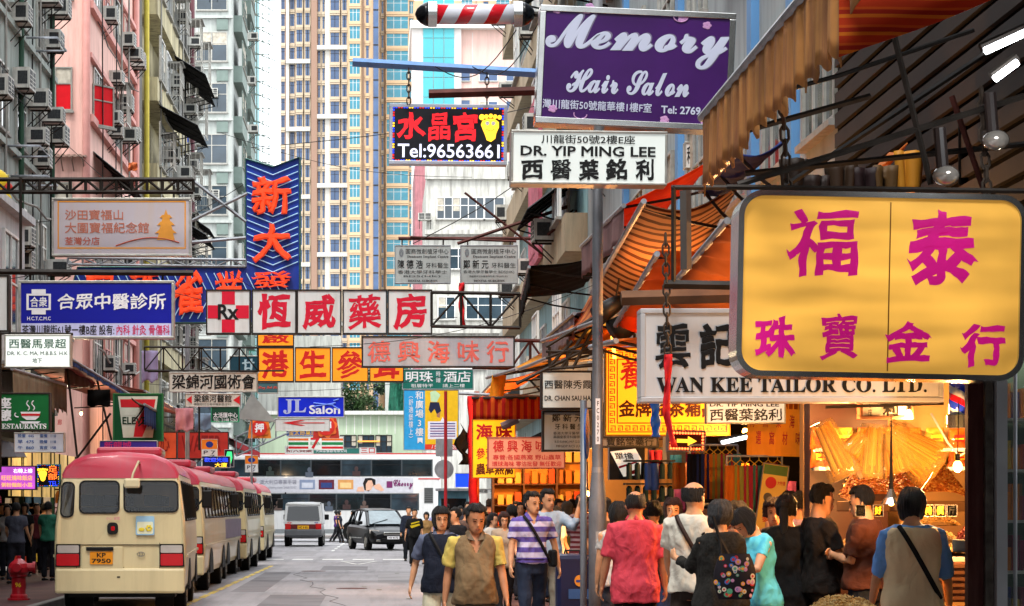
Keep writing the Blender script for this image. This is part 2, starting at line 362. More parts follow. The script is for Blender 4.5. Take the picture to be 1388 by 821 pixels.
class Bld:
    """One building: Empty at its base, wall(s), windows (> pane), air conditioners, pipes, canopies as parts."""
    def __init__(s, name, label, cat, base, group=None): s.b = Vector(base); s.r = thing(name, label, cat, base, 0, group)
    def box(s, name, m, x0, x1, y0, y1, z0, z1, bev=0):
        b = s.b; return MB().box(x0-b.x, x1-b.x, y0-b.y, y1-b.y, z0-b.z, z1-b.z).build(name, m, s.r, bev=bev)
    def win(s, x, y, z, rz, w, h, nx=2, ny=2, fr=alu, gl=glass, seed=0, sub=True):
        fm, gm = win_mesh(w, h, nx, ny, fr, gl, seed)
        o = link('window', fm, s.r, Vector((x, y, z))-s.b, rz)
        p = link('pane', gm, o)
        return o
    def ac(s, x, y, z, rz):
        rd = random.Random(x*3.1+y*7.7+z*1.3); o = link('air_conditioner', ac_mesh(), s.r, Vector((x, y+rd.uniform(-.15, .15), z+rd.uniform(-.15, .15)))-s.b, rz+R(rd.uniform(-3, 3)))
        o.scale = (rd.uniform(.75, 1.15), rd.uniform(.7, 1.05), rd.uniform(.85, 1.2)); return o
    def cables(s, X, y0, y1, z0, z1, n, seed=0):      # loose cables and thin pipes on the front
        rd = random.Random(seed)
        for i in range(n):
            y = rd.uniform(y0, y1); e = rd.uniform(.05, .15)
            if i % 3: pts = [(X+e, y+.1*sin(k*1.7+i), z0+(z1-z0)*k/9) for k in range(10)]
            else:
                z = rd.uniform(z0+2, z1-2); pts = [(X+e, y0+(y1-y0)*k/9, z-.25*sin(pi*k/9)+.1*sin(k*2.1)) for k in range(10)]
            s.tube('cable' if i % 2 else 'thin_pipe', black if i % 2 else conc, pts, .02 if i % 2 else .035, 4)
    def tube(s, name, m, pts, r, n=6): return MB().tube([Vector(p)-s.b for p in pts], r, n).build(name, m, s.r, smooth=True)
    def mb(s, name, m, mb, **k): return mb.build(name, m, s.r, **k)
    def cage(s, x, y, z, rz, w=1.2, h=1.3, d=.5):     # window cage of thin bars with a frosted hood
        key = ('cage', w, h)
        if key not in MESH:
            b = MB()
            for i in range(7):
                u = -w/2+w*i/6; b.box(u-.012, u+.012, -d, -d+.02, 0, h)
            for zz in (0, h/2, h): b.box(-w/2, w/2, -d-.005, -d+.025, zz-.015, zz+.015)
            for u in (-w/2, w/2):
                for zz in (0, h/2, h): b.box(u-.014, u+.014, -d, 0, zz-.014, zz+.014)
                for k in range(4): b.box(u-.01, u+.01, -d+d*k/4, -d+d*k/4+.015, 0, h)
            b.mi = 1; b.box(-w/2-.05, w/2+.05, -d-.1, 0, h+.03, h+.05)
            MESH[key] = b.mesh('window_cage', [alu, conc])
        return link('window_cage', MESH[key], s.r, Vector((x, y, z))-s.b, rz)
    def hood(s, x, y, z, rz, w, d, drop, m):          # corrugated canopy on brackets
        b = MB(); n = max(6, int(w/.16))
        for i in range(n):
            a = -w/2+w*i/n; c = a+w/n*.62
            b.add([(a, 0, 0), (c, 0, .03), (c, -d, -drop+.03), (a, -d, -drop)], [(0, 1, 2, 3)])
            b.add([(c, 0, .03), (-w/2+w*(i+1)/n, 0, 0), (-w/2+w*(i+1)/n, -d, -drop), (c, -d, -drop+.03)], [(0, 1, 2, 3)])
        for k in range(4):
            u = -w/2+w*(k+.3)/3.6; b.tube([(u, 0, -drop-.35), (u, -d, -drop-.02)], .02, 4); b.tube([(u, 0, -.03), (u, -d, -drop-.03)], .02, 4)
        return b.build('canopy', m, s.r, loc=Vector((x, y, z))-s.b).__setattr__('rotation_euler', (0, 0, rz))
ZL, ZR = R(90), R(-90)                                # windows on walls facing the street from the left and from the right
FL = -9.0                                             # plane of the left-hand fronts
def on_left(px, py, X=FL): s = sx(px, X); return (X, F/s, EYE+(VY-py)/s)

# ---- left row
w1 = mat('grey_green_render', '98a09a', .8, var=.12, sc=.5, streak=.55, bump=.2)
B1 = Bld('apartment_block', 'grey-green concrete block with air conditioners at the far left edge', 'building', (-12, 50, 0))
B1.box('wall', w1, -16, FL, 38, 61, 3.45, 26)
for k in range(6):
    z = 4.6+k*3.05
    B1.box('ledge', w1, FL, FL+.12, 38, 61, z-.35, z-.2)
    for j, y in enumerate((43, 46, 49, 52.6, 55.3, 58.6)):
        B1.win(FL+.003, y, z, ZL, 1.5, 1.6, 3 if j % 2 else 2, 2, alu, glass, seed=k*3+j)
        if (j+k) % 2 == 0: B1.ac(FL, y+1.05, z+.35, ZL)
        elif j % 3: B1.ac(FL, y-1.0, z-.15, ZL)
for px, py in ((22, 132), (40, 150), (56, 172), (66, 22), (52, 12), (68, 190)): B1.ac(*on_left(px, py), ZL)
for px in (29, 71): s_ = sx(px, FL+.1); B1.tube('drain_pipe', mat('green_pipe', '2c4a3a', .5), [(FL+.1, F/s_, .2), (FL+.1, F/s_, 26)], .07)
for px, py in ((10, 205), (36, 60), (22, 245)):
    x, y, z = on_left(px, py); B1.tube('clothes_rack', galv, [(x, y-.8, z), (x+.9, y-.8, z), (x+.9, y+.8, z), (x, y+.8, z)], .03, 5)
w0 = mat('white_metal_cladding', 'a9adb0', .5, var=.1, streak=.4)
B0 = Bld('shop_extension', 'white metal box room with tall window low on the far left wall', 'building', (-8.2, 43.5, 3.4))
b = MB(); b.add([(-.8, -4, 0), (.8, -4, 0), (.8, 2.6, 0), (-.8, 2.6, 0), (-.8, -4, 4.2), (.8, -4, 4.2), (.8, 2.6, 4.2), (-.8, 2.6, 4.2)], [(0, 3, 2, 1), (4, 5, 6, 7), (0, 1, 5, 4), (1, 2, 6, 5), (2, 3, 7, 6), (3, 0, 4, 7)])
B0.mb('wall', w0, b); B0.win(-7.4, 44.2, 4.6, ZL, 1.7, 2.6, 2, 2, white, glass); B0.win(-7.4, 41, 4.6, ZL, 1.7, 2.6, 2, 2, white, glass)
B0.box('eave', w0, -9, -7.2, 39, 46.3, 7.6, 7.75)

wp = mat('pink_render', 'dcb0a4', .8, var=.08, sc=.5, streak=.45, bump=.15, scol=(.25, .12, .11)); wp2 = mat('rose_trim', 'c08880', .7, var=.1)
B2 = Bld('pink_building', 'salmon pink block with red-filled windows, left of the olive one', 'building', (-12, 74, 0))
B2.box('wall', wp, -16, FL, 68.2, 80.8, .1, 27)
for z in (5.9, 9.4, 12.9+1.0, 17.4, 20.9):
    B2.box('ledge', wp2, FL, FL+.18, 68.15, 80.85, z-.28, z-.05)
    B2.box('ledge', wp2, FL, FL+.14, 68.15, 80.85, z+1.7, z+1.85)
    for j, y in enumerate((70.3, 73, 75.6, 78.4)):
        B2.win(FL+.003, y, z, ZL, 1.9, 1.65, 3, 2, wp2 if j % 2 else alu, glass, seed=j)
    B2.ac(FL, 71.8, z+.2, ZL); B2.ac(FL, 77, z+.5, ZL)
for px, py in ((150, 118), (168, 76), (178, 92), (145, 182), (166, 188), (158, 146)): B2.ac(*on_left(px, py), ZL)
B2.cage(*on_left(155, 170), ZL)
for x in (-9.03,): B2.tube('drain_pipe', wp2, [(x, 68.1, .2), (x, 68.1, 27)], .12)
B2.tube('drain_pipe', wp2, [(FL+.12, 80.6, .2), (FL+.12, 80.6, 27)], .12)
redp = mat('red_film', 'c2101c', .35, var=.1)
f, g_ = win_mesh(.55, 1.35, 1, 2, alu, redp, 1)
for z in (13.95, 17.4, 10.4, 6.9):
    o = link('window', f, B2.r, Vector((-9.75, 68.2, z))-B2.b, 0); link('pane', g_, o)
o = link('window', win_mesh(.9, 1.3, 1, 2, alu, redp, 2)[0], B2.r, Vector((FL+.28, 69.6, 13.7))-B2.b, R(50)); link('pane', win_mesh(.9, 1.3, 1, 2, alu, redp, 2)[1], o)
B2.hood(FL, 73.2, 12.9, ZL, 7.5, 1.1, .9, mat('black_corrugated', '1d1c1d', .6, .3))
B2.hood(-9.6, 68.2, 12.6, 0, 1.2, .5, .15, mat('rusty_corrugated', '6e5a50', .7))

w3 = mat('olive_render', 'b0a684', .8, var=.12, sc=.6, streak=.75, bump=.2); w3c = mat('dark_grey_concrete', '5d5a55', .85, var=.15, streak=.5)
blackc = M['black_corrugated']
B3 = Bld('olive_building', 'olive yellow tenement behind a grey corner column, beside the pink block', 'building', (-12, 90, 0))
B3.box('column', w3c, -10, FL+.02, 81, 83.6, .1, 27); B3.box('wall', w3, -16, FL-.3, 83.6, 97.8, .1, 27); B3.tube('drain_pipe', mat('yellow_pipe', 'a99a3c', .6), [(FL+.15, 84, .2), (FL+.15, 84, 27)], .1)
for k in range(6):
    z = 5+k*3.3
    B3.box('balcony', w3, FL-.3, FL+.5, 84.6, 97.6, z-.9, z)
    for j, y in enumerate((86.2, 89, 91.8, 94.6, 96.8)):
        B3.win(FL+.5, y, z+.01, ZL, 2.1, 1.7, 3, 2, white if j % 2 else alu, glass, seed=j+k)
        if (j+k) % 2: B3.ac(FL+.5, y+.9, z+.5, ZL)
        if (j*2+k) % 3 == 0: B3.cage(FL+.52, y, z, ZL)
    if k in (1, 3, 5): B3.hood(FL+.5, 87.6, z+2.3, ZL, 5.5, 1.5, .8, blackc)
    if k in (2, 4): B3.hood(FL+.5, 94, z+2.2, ZL, 5.5, 1.3, .8, blackc)
w4 = mat('off_white_render', 'bcbdb6', .8, var=.1, sc=.5, streak=.6)
B4 = Bld('tenement', 'off-white tenement crowded with cages and laundry, before the green tower', 'building', (-12, 103, 0))
B4.box('wall', w4, -16, FL, 98, 108, .1, 26); B4.tube('drain_pipe', mat('maroon_pipe', '4e2a30', .6), [(FL+.2, 103.5, .2), (FL+.2, 103.5, 26)], .14)
for k in range(7):
    z = 4+k*3.05
    for j, y in enumerate((99.4, 101.8, 104.8, 106.8)):
        B4.win(FL+.003, y, z, ZL, 1.6, 1.6, 2, 2, white if (j+k) % 2 else alu, glass, seed=j+k*2)
        if (j+k) % 2: B4.cage(FL, y, z, ZL, 1.6, 1.7, .8)
        else: B4.ac(FL, y+.6, z+.1, ZL); B4.ac(FL, y-1.1, z+1.2, ZL)
    if k % 2: B4.hood(FL, 100.5, z+2, ZL, 3.6, 1.4, 1.0, blackc)
w5 = mat('pale_green_render', 'a6aaa6', .8, var=.08, sc=.3, streak=.5, scol=(.12, .16, .14)); w5g = mat('green_tiles', '6a7872', .7, var=.1)
B5 = Bld('green_tower_block', 'pale green-grey tower block beyond the junction with green window bays', 'building', (-11, 145, 0))
B5.box('wall', w5, -14, FL, 134.2, 152, .1, 42)
for k in range(11):
    z = 4+k*3.1
    B5.box('bay', w5g, FL, FL+.55, 136, 141, z-.9, z+.1); B5.box('bay', w5g, FL, FL+.55, 145, 150, z-.9, z+.1)
    B5.win(FL+.5, 138.5, z+.12, ZL, 4.6, 1.6, 4, 2, w5g, glass, seed=k); B5.win(FL+.5, 147.5, z+.12, ZL, 4.6, 1.6, 4, 2, w5g, glass, seed=k+3)
    B5.win(-10.2, 134.2, z, 0, 1.9, 1.8, 2, 2, alu, glass, seed=k); B5.box('ledge', w5, -11.6, FL+.1, 134.0, 134.2, z-.5, z-.35)
    if k % 2: B5.ac(-10.1, 134.2, z+1.0, 0)
    B5.ac(FL+.5, 143, z+.2, ZL); B5.win(FL+.003, 143, z-.1, ZL, 1.0, 1.2, 1, 2, alu, glass)
    B5.box('panel', w5g, -9.9, -9.2, 134.05, 134.2, z-1.2, z-.55)
B1.cables(FL, 46, 60.5, 3.6, 25, 12, 1); B2.cables(FL+.16, 68.5, 80, 3.6, 26, 7, 2); B3.cables(FL+.5, 84.6, 97.5, 3.6, 26, 9, 3); B4.cables(FL, 98.5, 107.5, 3.6, 25, 9, 4)
# bamboo scaffold with green netting
bam = mat('bamboo', '55645a', .7, var=.3, sc=3); net = mat('green_netting', '2f8a6e', .8, var=.3, sc=3, alpha=.55)
sc_ = thing('bamboo_scaffold', 'tall bamboo scaffold with green netting against the white sky', 'scaffold', (-9.0, 156, 0))
b = MB()
for i in range(5):
    x = -.6+i*.38+random.uniform(-.05, .05); y = i*1.6
    b.tube([(x, y, 0), (x+random.uniform(-.1, .1), y, 44)], .045, 5)
b.build('pole', bam, sc_)
for k in range(46):
    z = 1+k*.95; c = MB().tube([(-.9, 0, z), (.9+random.uniform(0, .7), 5+random.uniform(-1, 1), z+random.uniform(-.15, .15))], .04, 5)
    c.tube([(-.9, 0, z+.4), (1.0+random.uniform(0, .9), 0, z+.4)], .035, 5); c.build('bamboo_rail', bam, sc_)
b = MB(); b.grid(lambda u, v: (-.7+1.0*u+.08*sin(v*20), -.1+.1*sin(u*9+v*30), 26*v), 6, 40); b.build('netting', net, sc_)
b = MB(); b.grid(lambda u, v: (-.5+.5*u+.08*sin(v*20), -.15+.1*sin(u*9+v*30), 14+12*v), 4, 20); b.build('netting', net, sc_)
tag(MB().box(-12.5, -9.35, 160, 172, 0, 50).build('apartment_block', mat('pale_teal_render', '8fb5bb', .8, streak=.3)), 'pale teal block wrapped behind the bamboo scaffold', 'building')

# ---- towers beyond the junction (scale 8: about 375 m away)
beige = mat('tower_beige_tile', 'b8a994', .75, var=.05, sc=.1); pinkb = mat('tower_brown_tile', '8f7566', .75, var=.05, sc=.1); tw = mat('tower_white_tile', 'bdbdb9', .7, var=.04, sc=.1)
peach = mat('tower_peach_tile', 'b99f80', .75, var=.05, sc=.1)
def tower(name, label, s, pxs, top, cols, wall, pitch=2.86, z0=20, depth=16, bands=None, phase=0):
    x0, x1 = pxs; X0 = (x0-VX)/s; X1 = (x1-VX)/s; Y = F/s
    t = thing(name, label, 'tower', ((X0+X1)/2, Y, 0), 0, 'residential towers beyond the junction'); cx = (X0+X1)/2
    MB().box(X0-cx, X1-cx, 0, depth, 0, top).build('wall', wall, t)
    nf = int((top-z0)/pitch)
    for c in cols:
        a, b_, kind, m = c[:4]; a = (a-VX)/s-cx; b_ = (b_-VX)/s-cx; w = b_-a; xm = (a+b_)/2
        if kind == 'pilaster': MB().box(a, b_, -.9, 0, 0, top+.5).build('pilaster', m, t); continue
        if kind == 'strip':
            MB().box(a, b_, -.5, 0, 0, top).build('glass_strip', m, t)
            for i in range(nf): MB().box(a, b_, -.56, -.5, z0+i*pitch, z0+i*pitch+.2).build('transom', steel, t)
            continue
        pj = {'flat': 0, 'proj': 1.0, 'bay': 1.5}[kind]
        if pj: MB().box(a-.15, b_+.15, -pj, 0, 0, top-.5).build('bay', wall, t)
        key = ('tw', round(w, 2), kind, m.name)
        if key not in MESH:
            g = MB(); h = 2.0; g.mi = 1; g.box(-w/2+.04, w/2-.04, -.06, 0, 0, h); g.mi = 0
            nn = 3 if w > 1.6 else 1 if w < .6 else 2
            for i in range(1, nn): u = -w/2+w*i/nn; g.box(u-.04, u+.04, -.1, -.06, 0, h)
            g.box(-w/2, w/2, -.09, -.06, h*.68, h*.68+.06)
            g.mi = 2; g.box(-w/2-.1, w/2+.1, -.3, 0, -.55, -.05); g.box(-w/2-.1, w/2+.1, -.25, 0, h+.02, h+.25)
            MESH[key] = g.mesh('window', [(tw if m is glass_t else steel), m, wall])
        for i in range(nf): link('window', MESH[key], t, (xm, -pj-.003, z0+i*pitch+phase+.5))
    for q in range(3):                                # brown recesses between the bays
        u = X0-cx+(X1-X0)*(.17+.33*q); MB().box(u-.12, u+.12, -.12, 0, 0, top).build('brown_strip', pinkb, t)
    if bands:
        k = 0
        for i in range(nf):
            if i % 4 == 0:
                for a, b_ in bands: MB().box((a-VX)/s-cx, (b_-VX)/s-cx, -1.5, 0, z0+i*pitch-.35+phase, z0+i*pitch+.35+phase).build('band', tw, t)
    return t
tower('residential_tower', 'beige tower with slim white pilasters at the left end of the towers', 8, (380, 421), 98, [(381, 386, 'flat', glass_b), (388, 392, 'pilaster', tw), (393, 399, 'flat', glass_b), (402, 410, 'proj', glass_b), (414, 420, 'proj', glass_b)], beige, bands=[(388, 421)])
tower('residential_tower', 'beige tower with a broad white pilaster and brown side, second from left', 8.15, (422, 471), 100, [(430, 434, 'flat', glass_b), (437, 440, 'flat', glass_b), (441, 447, 'pilaster', tw), (448, 460, 'proj', glass_b), (464, 470, 'proj', glass_b)], beige, bands=[(430, 471)], phase=.9)
tower('residential_tower', 'peach tower with turquoise bay windows and a blue glass strip', 8.3, (471, 514), 101, [(474, 488, 'bay', glass_t), (496, 500, 'flat', glass_b), (506, 513, 'strip', glass_b)], peach, phase=.4)
tower('residential_tower', 'peach tower with wide turquoise glass bays, right of the blue strip', 8.1, (514, 562), 98, [(517, 520, 'flat', glass_b), (524, 553, 'bay', glass_t), (555, 560, 'flat', glass_t)], peach, phase=1.1)
tower('residential_tower', 'peach tower peeping out above the pink block by the barber pole', 6.6, (556, 735), 106, [(575, 590, 'bay', glass_t), (606, 612, 'flat', glass_b), (625, 640, 'bay', glass_t), (655, 662, 'flat', glass_b), (672, 690, 'bay', glass_t), (705, 715, 'flat', glass_b)], peach, z0=80, phase=.4)
for (a, b_, nm, lb) in ((422, 430, 'stair_core', 0),):
    MB().box((a-VX)/8.15-(446.5-VX)/8.15, (b_-VX)/8.15-(446.5-VX)/8.15, -1.2, 0, 0, 100).build('stair_core', pinkb, [o for o in bpy.data.objects if o.get('label', '').startswith('beige tower with a broad')][0])
# pink block with the turquoise panel
def at(px, s): return (px-VX)/s
pp = mat('pale_pink_tile', 'c9a79d', .75, var=.05, sc=.2, streak=.2); cyan_p = mat('turquoise_panel', '4a9ca4', .4, var=.08, sc=.3)
s = 14.0; Y = F/s
B6 = Bld('pink_office_block', 'pale pink block with tall turquoise panel behind the neon foot sign', 'building', (at(640, s), Y, 0))
B6.box('wall', mat('pale_pink_tile'), at(562, s), at(704, s), Y, Y+20, .1, EYE+(VY-40)/s)
b6w = mat('white_grey_tile', 'c2bcb8', .7, var=.05)
B6.box('frame_wall', b6w, at(558, s), at(625, s), Y-.5, Y, .1, EYE+(VY-40)/s); B6.box('cornice', white, at(556, s), at(706, s), Y-.9, Y+20, EYE+(VY-40)/s, EYE+(VY-30)/s)
for i in range(3):
    for j in range(9):
        z0 = EYE+(VY-225)/s+j*1.9
        B6.box('glazed_panel', cyan_p, at(573+i*14.2, s)+.03, at(573+(i+1)*14.2, s)-.03, Y-.62, Y-.5, z0-1.0, z0+.84)
for j in range(7):
    z = EYE+(VY-110)/s-j*2.9
    B6.win(at(631, s), Y-.01, z, 0, .9, 1.1, 1, 1, alu, glass_b); B6.win(at(662, s), Y-.01, z, 0, 1.8, .95, 2, 1, white, glass_b, seed=j); B6.win(at(692, s), Y-.01, z, 0, .9, 1.0, 1, 1, white, glass_b)
B6.box('joint_line', b6w, at(640, s), at(641, s), Y-.03, Y, 30, EYE+(VY-44)/s)
# dirty white building on the far right corner of the junction
s = 24.0; Y = F/s
wd = mat('dirty_white_render', 'b9b8b0', .85, var=.06, sc=.4, streak=.75, scol=(.1, .09, .08))
B7 = Bld('white_tenement', 'stained white tenement with a long barred window beyond the junction', 'building', (at(640, s), Y, 0))
B7.box('wall', wd, at(578, s), at(735, s), Y, Y+12, .1, EYE+(VY-238)/s); B7.box('parapet', wd, at(576, s), at(737, s), Y-.2, Y+.1, EYE+(VY-243)/s, EYE+(VY-226)/s)
for x in (590, 660): B7.box('roof_hut', wd, at(x, s), at(x+30, s), Y+1, Y+4, EYE+(VY-243)/s, EYE+(VY-212)/s)
B7.win(at(624, s), Y-.003, EYE+(VY-297)/s, 0, 2.7, 1.25, 6, 2, white, glass, seed=4); B7.win(at(670, s), Y-.003, EYE+(VY-297)/s, 0, 1.15, 1.25, 2, 1, white, glass, seed=5)
for x, w_ in ((605, 1.0), (648, 1.4), (680, 1.2)): B7.win(at(x, s), Y-.003, EYE+(VY-433)/s, 0, w_, 1.3, 2, 2, white, glass, seed=int(x))
for y_ in (365, 500):
    B7.win(at(640, s), Y-.003, EYE+(VY-y_)/s, 0, 2.6, 1.2, 5, 2, white, glass, seed=y_)
B7.box('ledge', wd, at(576, s), at(737, s), Y-.35, Y, EYE+(VY-318)/s, EYE+(VY-312)/s); B7.box('ledge', wd, at(576, s), at(737, s), Y-.35, Y, EYE+(VY-452)/s, EYE+(VY-446)/s)
B7.ac(at(576, s)-.0, Y-.01, EYE+(VY-300)/s, 0); B7.ac(at(700, s), Y-.01, EYE+(VY-275)/s, 0)
tag(MB().box(at(562, 20), at(577, 20), 150, 160, 0, EYE+(VY-225)/20).build('pink_tenement', mat('dusty_pink_render', 'a86e74', .8, streak=.5)), 'narrow dusty pink strip of tenement beside the white one', 'building')
# podium building behind the bus, with greenery above it
s = 21.5; Y = F/s
wg = mat('pale_green_tile', 'aebfa6', .7, var=.06, sc=.3, streak=.2)
B8 = Bld('podium_building', 'low pale green building with a window band behind the double-decker bus', 'building', (at(480, s), Y, 0))
B8.box('wall', wg, at(352, s), at(585, s), Y, Y+10, .1, EYE+(VY-562)/s); B8.box('roof_edge', white, at(350, s), at(587, s), Y-.4, Y+10, EYE+(VY-562)/s, EYE+(VY-557)/s)
for i in range(8): B8.box('tile_joint', white, at(458+i*11, s), at(458+i*11, s)+.05, Y-.02, Y, EYE+(VY-588)/s, EYE+(VY-563)/s)
for i in range(5): B8.win(at(424+i*24, s), Y-.003, EYE+(VY-613)/s, 0, 1.05, 1.1, 3, 2, steel, glass, seed=i)
B8.box('awning_light', mat('orange_tube', 'd08a3a', .5, emit=.6), at(485, s), at(515, s), Y-.1, Y, EYE+(VY-599)/s, EYE+(VY-597)/s)
s = 20; Y = F/s
tag(MB().box(at(350, s), at(462, s), Y, Y+8, 0, EYE+(VY-455)/s).build('tenement', w4), 'off-white tenement behind the orange character signs', 'building')
b = MB().box(at(522, s), at(535, s), Y, Y+3, 0, EYE+(VY-490)/s); tag(b.build('pillar', w5, None), 'pale column beside the trees beyond the junction', 'pillar')

# trees beyond the junction: trunk, limbs and leaf clumps
leafm = [mat('leaf_a', '3f5a34', .7, var=.35, sc=2), mat('leaf_b', '5d7450', .7, var=.3, sc=2), mat('leaf_c', '2c4030', .7, var=.3, sc=2)]
def tree(x, y, z, h, r, label, seed):
    rr = random.Random(seed); t = thing('tree', label, 'tree', (x, y, z), 0, 'trees beyond the junction')
    b = MB(); b.tube([(0, 0, 0), (.1, 0, h*.4), (.05, 0, h*.75)], [.22, .16, .07], 8)
    for i in range(6):
        a = rr.random()*6.3; b.tube([(.05, 0, h*(.3+.05*i)), (r*.5*cos(a), r*.5*sin(a), h*(.5+.06*i))], [.08, .03], 5)
    b.build('trunk', wood, t); b = MB()
    cl = [(rr.gauss(0, r*.45), rr.gauss(0, r*.4), h*.68+rr.gauss(0, h*.17)) for _ in range(34)]
    for c in cl:
        q = rr.uniform(.25, .5)*r*.6; mi = rr.randrange(3)
        for k in range(110):
            p = Vector(c)+Vector((rr.gauss(0, 1), rr.gauss(0, 1), rr.gauss(0, .8)))*q*.6
            u = Vector((rr.uniform(-1, 1), rr.uniform(-1, 1), rr.uniform(-1, 1))).normalized()*.13; w = u.cross(Vector((rr.random(), rr.random(), rr.random()+.1))).normalized()*.07
            b.mi = mi; b.add([p-u, p+w, p+u, p-w], [(0, 1, 2, 3)])
    b.build('crown', leafm, t)
for i, (px, sc__, h, r) in enumerate(((462, 19, 9.5, 2.2), (487, 19.5, 9.8, 2.3), (512, 18.6, 9.2, 2.2), (478, 17.5, 10.5, 2.8), (503, 17.5, 10.8, 2.6))):
    tree(at(px, sc__), F/sc__, 0.0, h+1.2, r, ['leftmost leafy tree over the pale green roof', 'middle bushy tree over the pale green roof', 'right-hand leafy tree over the pale green roof', 'taller tree behind, left of the gap in the leaves', 'taller tree behind, near the green net'][i], i)
b = MB(); b.grid(lambda u, v: (at(528, 21)+1.2*u+.2*sin(v*8)*(1-v), F/21-1-.3*sin(u*9+v*7), EYE+(VY-628)/21+v*6.2), 8, 16)
tag(b.build('scaffold_net', mat('green_netting_dark', '1f5a48', .8, var=.35, sc=3)), 'dark green scaffold netting hanging beside the green hotel sign', 'netting')

# ---- right row: pale blue tenement, white one with blue pipes, and the shop fronts under the awnings
FR = 4.6
def on_right(px, py, X=FR): s = sx(px, X); return (X, F/s, EYE+(VY-py)/s)
wb = mat('pale_blue_render', '8fb4bb', .8, var=.1, sc=.5, streak=.5); wcr = mat('cream_render', 'a99a80', .8, var=.1, sc=.5, streak=.4)
B9 = Bld('pale_blue_tenement', 'pale blue tenement with rusty brackets above the black awning', 'building', (7, 60, 0))
B9.box('wall', wb, FR, 10, 49, 74, 3.2, 24)
for k in range(6):
    z = 5.2+k*3.1; B9.box('ledge', wcr, FR-.5, FR, 49, 74, z-.9, z-.05)
    for j, y in enumerate((51, 54.5, 58, 62, 66, 70.5)):
        B9.win(FR-.003 if j % 2 else FR-.5, y, z, ZR, 2, 1.6, 3, 2, white, glass_b, seed=j+k)
        if (j+k) % 2: B9.ac(FR-.4, y+1.6, z-.2, ZR)
B9.box('banner', mat('faded_red_print', 'b05a6a', .7, var=.35, sc=3), FR-.62, FR-.52, 55.6, 59.4, 8.0, 12.3)
w10 = mat('white_grey_render', '9aa2a4', .8, var=.1, sc=.5, streak=.4); blp = mat('blue_paint', '5585b5', .5, var=.1, sc=1)
B10 = Bld('white_tenement', 'grey-white tenement with bright blue pipes behind the purple salon sign', 'building', (7, 36, 0))
B10.box('wall', w10, FR, 10, 22, 48.9, 4.2, 20)
for y in (24.4, 27.0, 33.6, 41): B10.box('blue_fin', blp, FR-.1, FR, y-.16, y+.16, 4.4, 19.8)
for k in range(4):
    z = 5.6+k*3.1
    for j, y in enumerate((23, 25.5, 28.4, 31.9, 35.4, 39.1, 43, 47)): B10.win(FR-.003, y, z, ZR, 1.7, 1.7, 3, 2, alu, glass, seed=j+k)
B10.hood(FR, 44, 13.4, ZR, 5, 1.6, 1.2, blackc); B10.hood(FR, 53, 9.5, ZR, 4, 1.2, .9, blackc)
for y, z in ((43, 10.6), (47.5, 11.2), (40, 9.4), (45.5, 8.6)): B10.ac(FR, y, z, ZR)
B10.cage(FR, 46.5, 12, ZR, 1.6, 1.7, .8)
# far right row up to the junction
B11 = Bld('corner_building', 'grey corner building at the right end of the street before the junction', 'building', (7, 90, 0))
B11.box('wall', w4, FR+.4, 11, 74.2, 104, .1, 9.0)
for j in range(6): B11.win(FR+.397, 77+j*4.6, 5.0, ZR, 2.2, 1.6, 3, 2, alu, glass, seed=j)

# the same street goes on behind the camera
for x0, x1, y0, y1, c, lb in ((-16, -9, -110, 37.9, '8c8a80', 'plain rendered block on the left, nearer than the picture shows'), (4.6, 12, -110, 10.9, '857c70', 'plain rendered block on the right, nearer than the picture shows')):
    q = Bld('apartment_block', lb, 'building', ((x0+x1)/2, -36, 0)); q.box('wall', flat(c), x0, x1, y0, y1, 3.6, 24); q.box('shopfront', dark_in, x0, x1, y0, y1-.2, .1, 3.6)
    for k in range(6): q.box('window_band', glass, (x1-.02 if x0 < 0 else x0-.06), (x1+.06 if x0 < 0 else x0+.02), y0+1, y1-1, 5+k*3.2, 6.5+k*3.2)
q = Bld('apartment_block', 'plain rendered block that closes the street behind the picture', 'building', (0, -118, 0)); q.box('wall', flat('6f6a62'), -20, 16, -124, -112, .1, 26)
for k in range(7): q.box('window_band', glass, -14, 12, -112.05, -111.9, 4+k*3.1, 5.6+k*3.1)

# ================================================================ SIGNS
def lit(nm, c, e): return mat('lit_'+nm, c, .35, var=.05, sc=1.5, emit=e)
def led(nm, c, e=2.5): return mat('led_'+nm, c, .4, var=.02, emit=e)
RED = flat('c4222a', rough=.4); BLK = flat('141414', rough=.4); WHT = flat('dfe0e4', rough=.35); OR = flat('d8672e', rough=.4)
pw = mat('white_sign_face', 'c9cbca', .35, var=.05, sc=2, streak=.4, scol=(.35, .33, .3))
# -- left
lilac = mat('faded_lilac_face', 'b9b3bb', .4, var=.05, sc=1, streak=.3, scol=(.55, .4, .25)); faded = flat('b5604e'); gold_ = flat('d9953a')
def pagoda(g, L, s):
    b = MB()
    for i, (wd_, yb, yt) in enumerate(((24, 325, 316), (30, 316, 311), (18, 311, 305), (24, 305, 300), (12, 300, 295), (17, 295, 291), (5, 291, 284))):
        u, v0 = L(225, yb); _, v1 = L(225, yt); w = wd_/s/2; k = .75 if i % 2 else 1
        b.prism([(u-w, v0), (u+w, v0), (u+w*k*(.8 if i < 6 else .1), v1), (u-w*k*(.8 if i < 6 else .1), v1)], -.012, -.002)
    b.build('pagoda_emblem', gold_, g); c = MB()
    for i in range(20):
        x = 157+i*4.3; y = 333-11*sin(i/19*2.6); x2 = x+4.3; y2 = 333-11*sin((i+1)/19*2.6)
        (a, e), (f_, h) = L(x, y), L(x2, y2); c.tube([(a, -.008, e), (f_, -.008, h)], .012, 4)
    c.build('hill_line', faded, g)
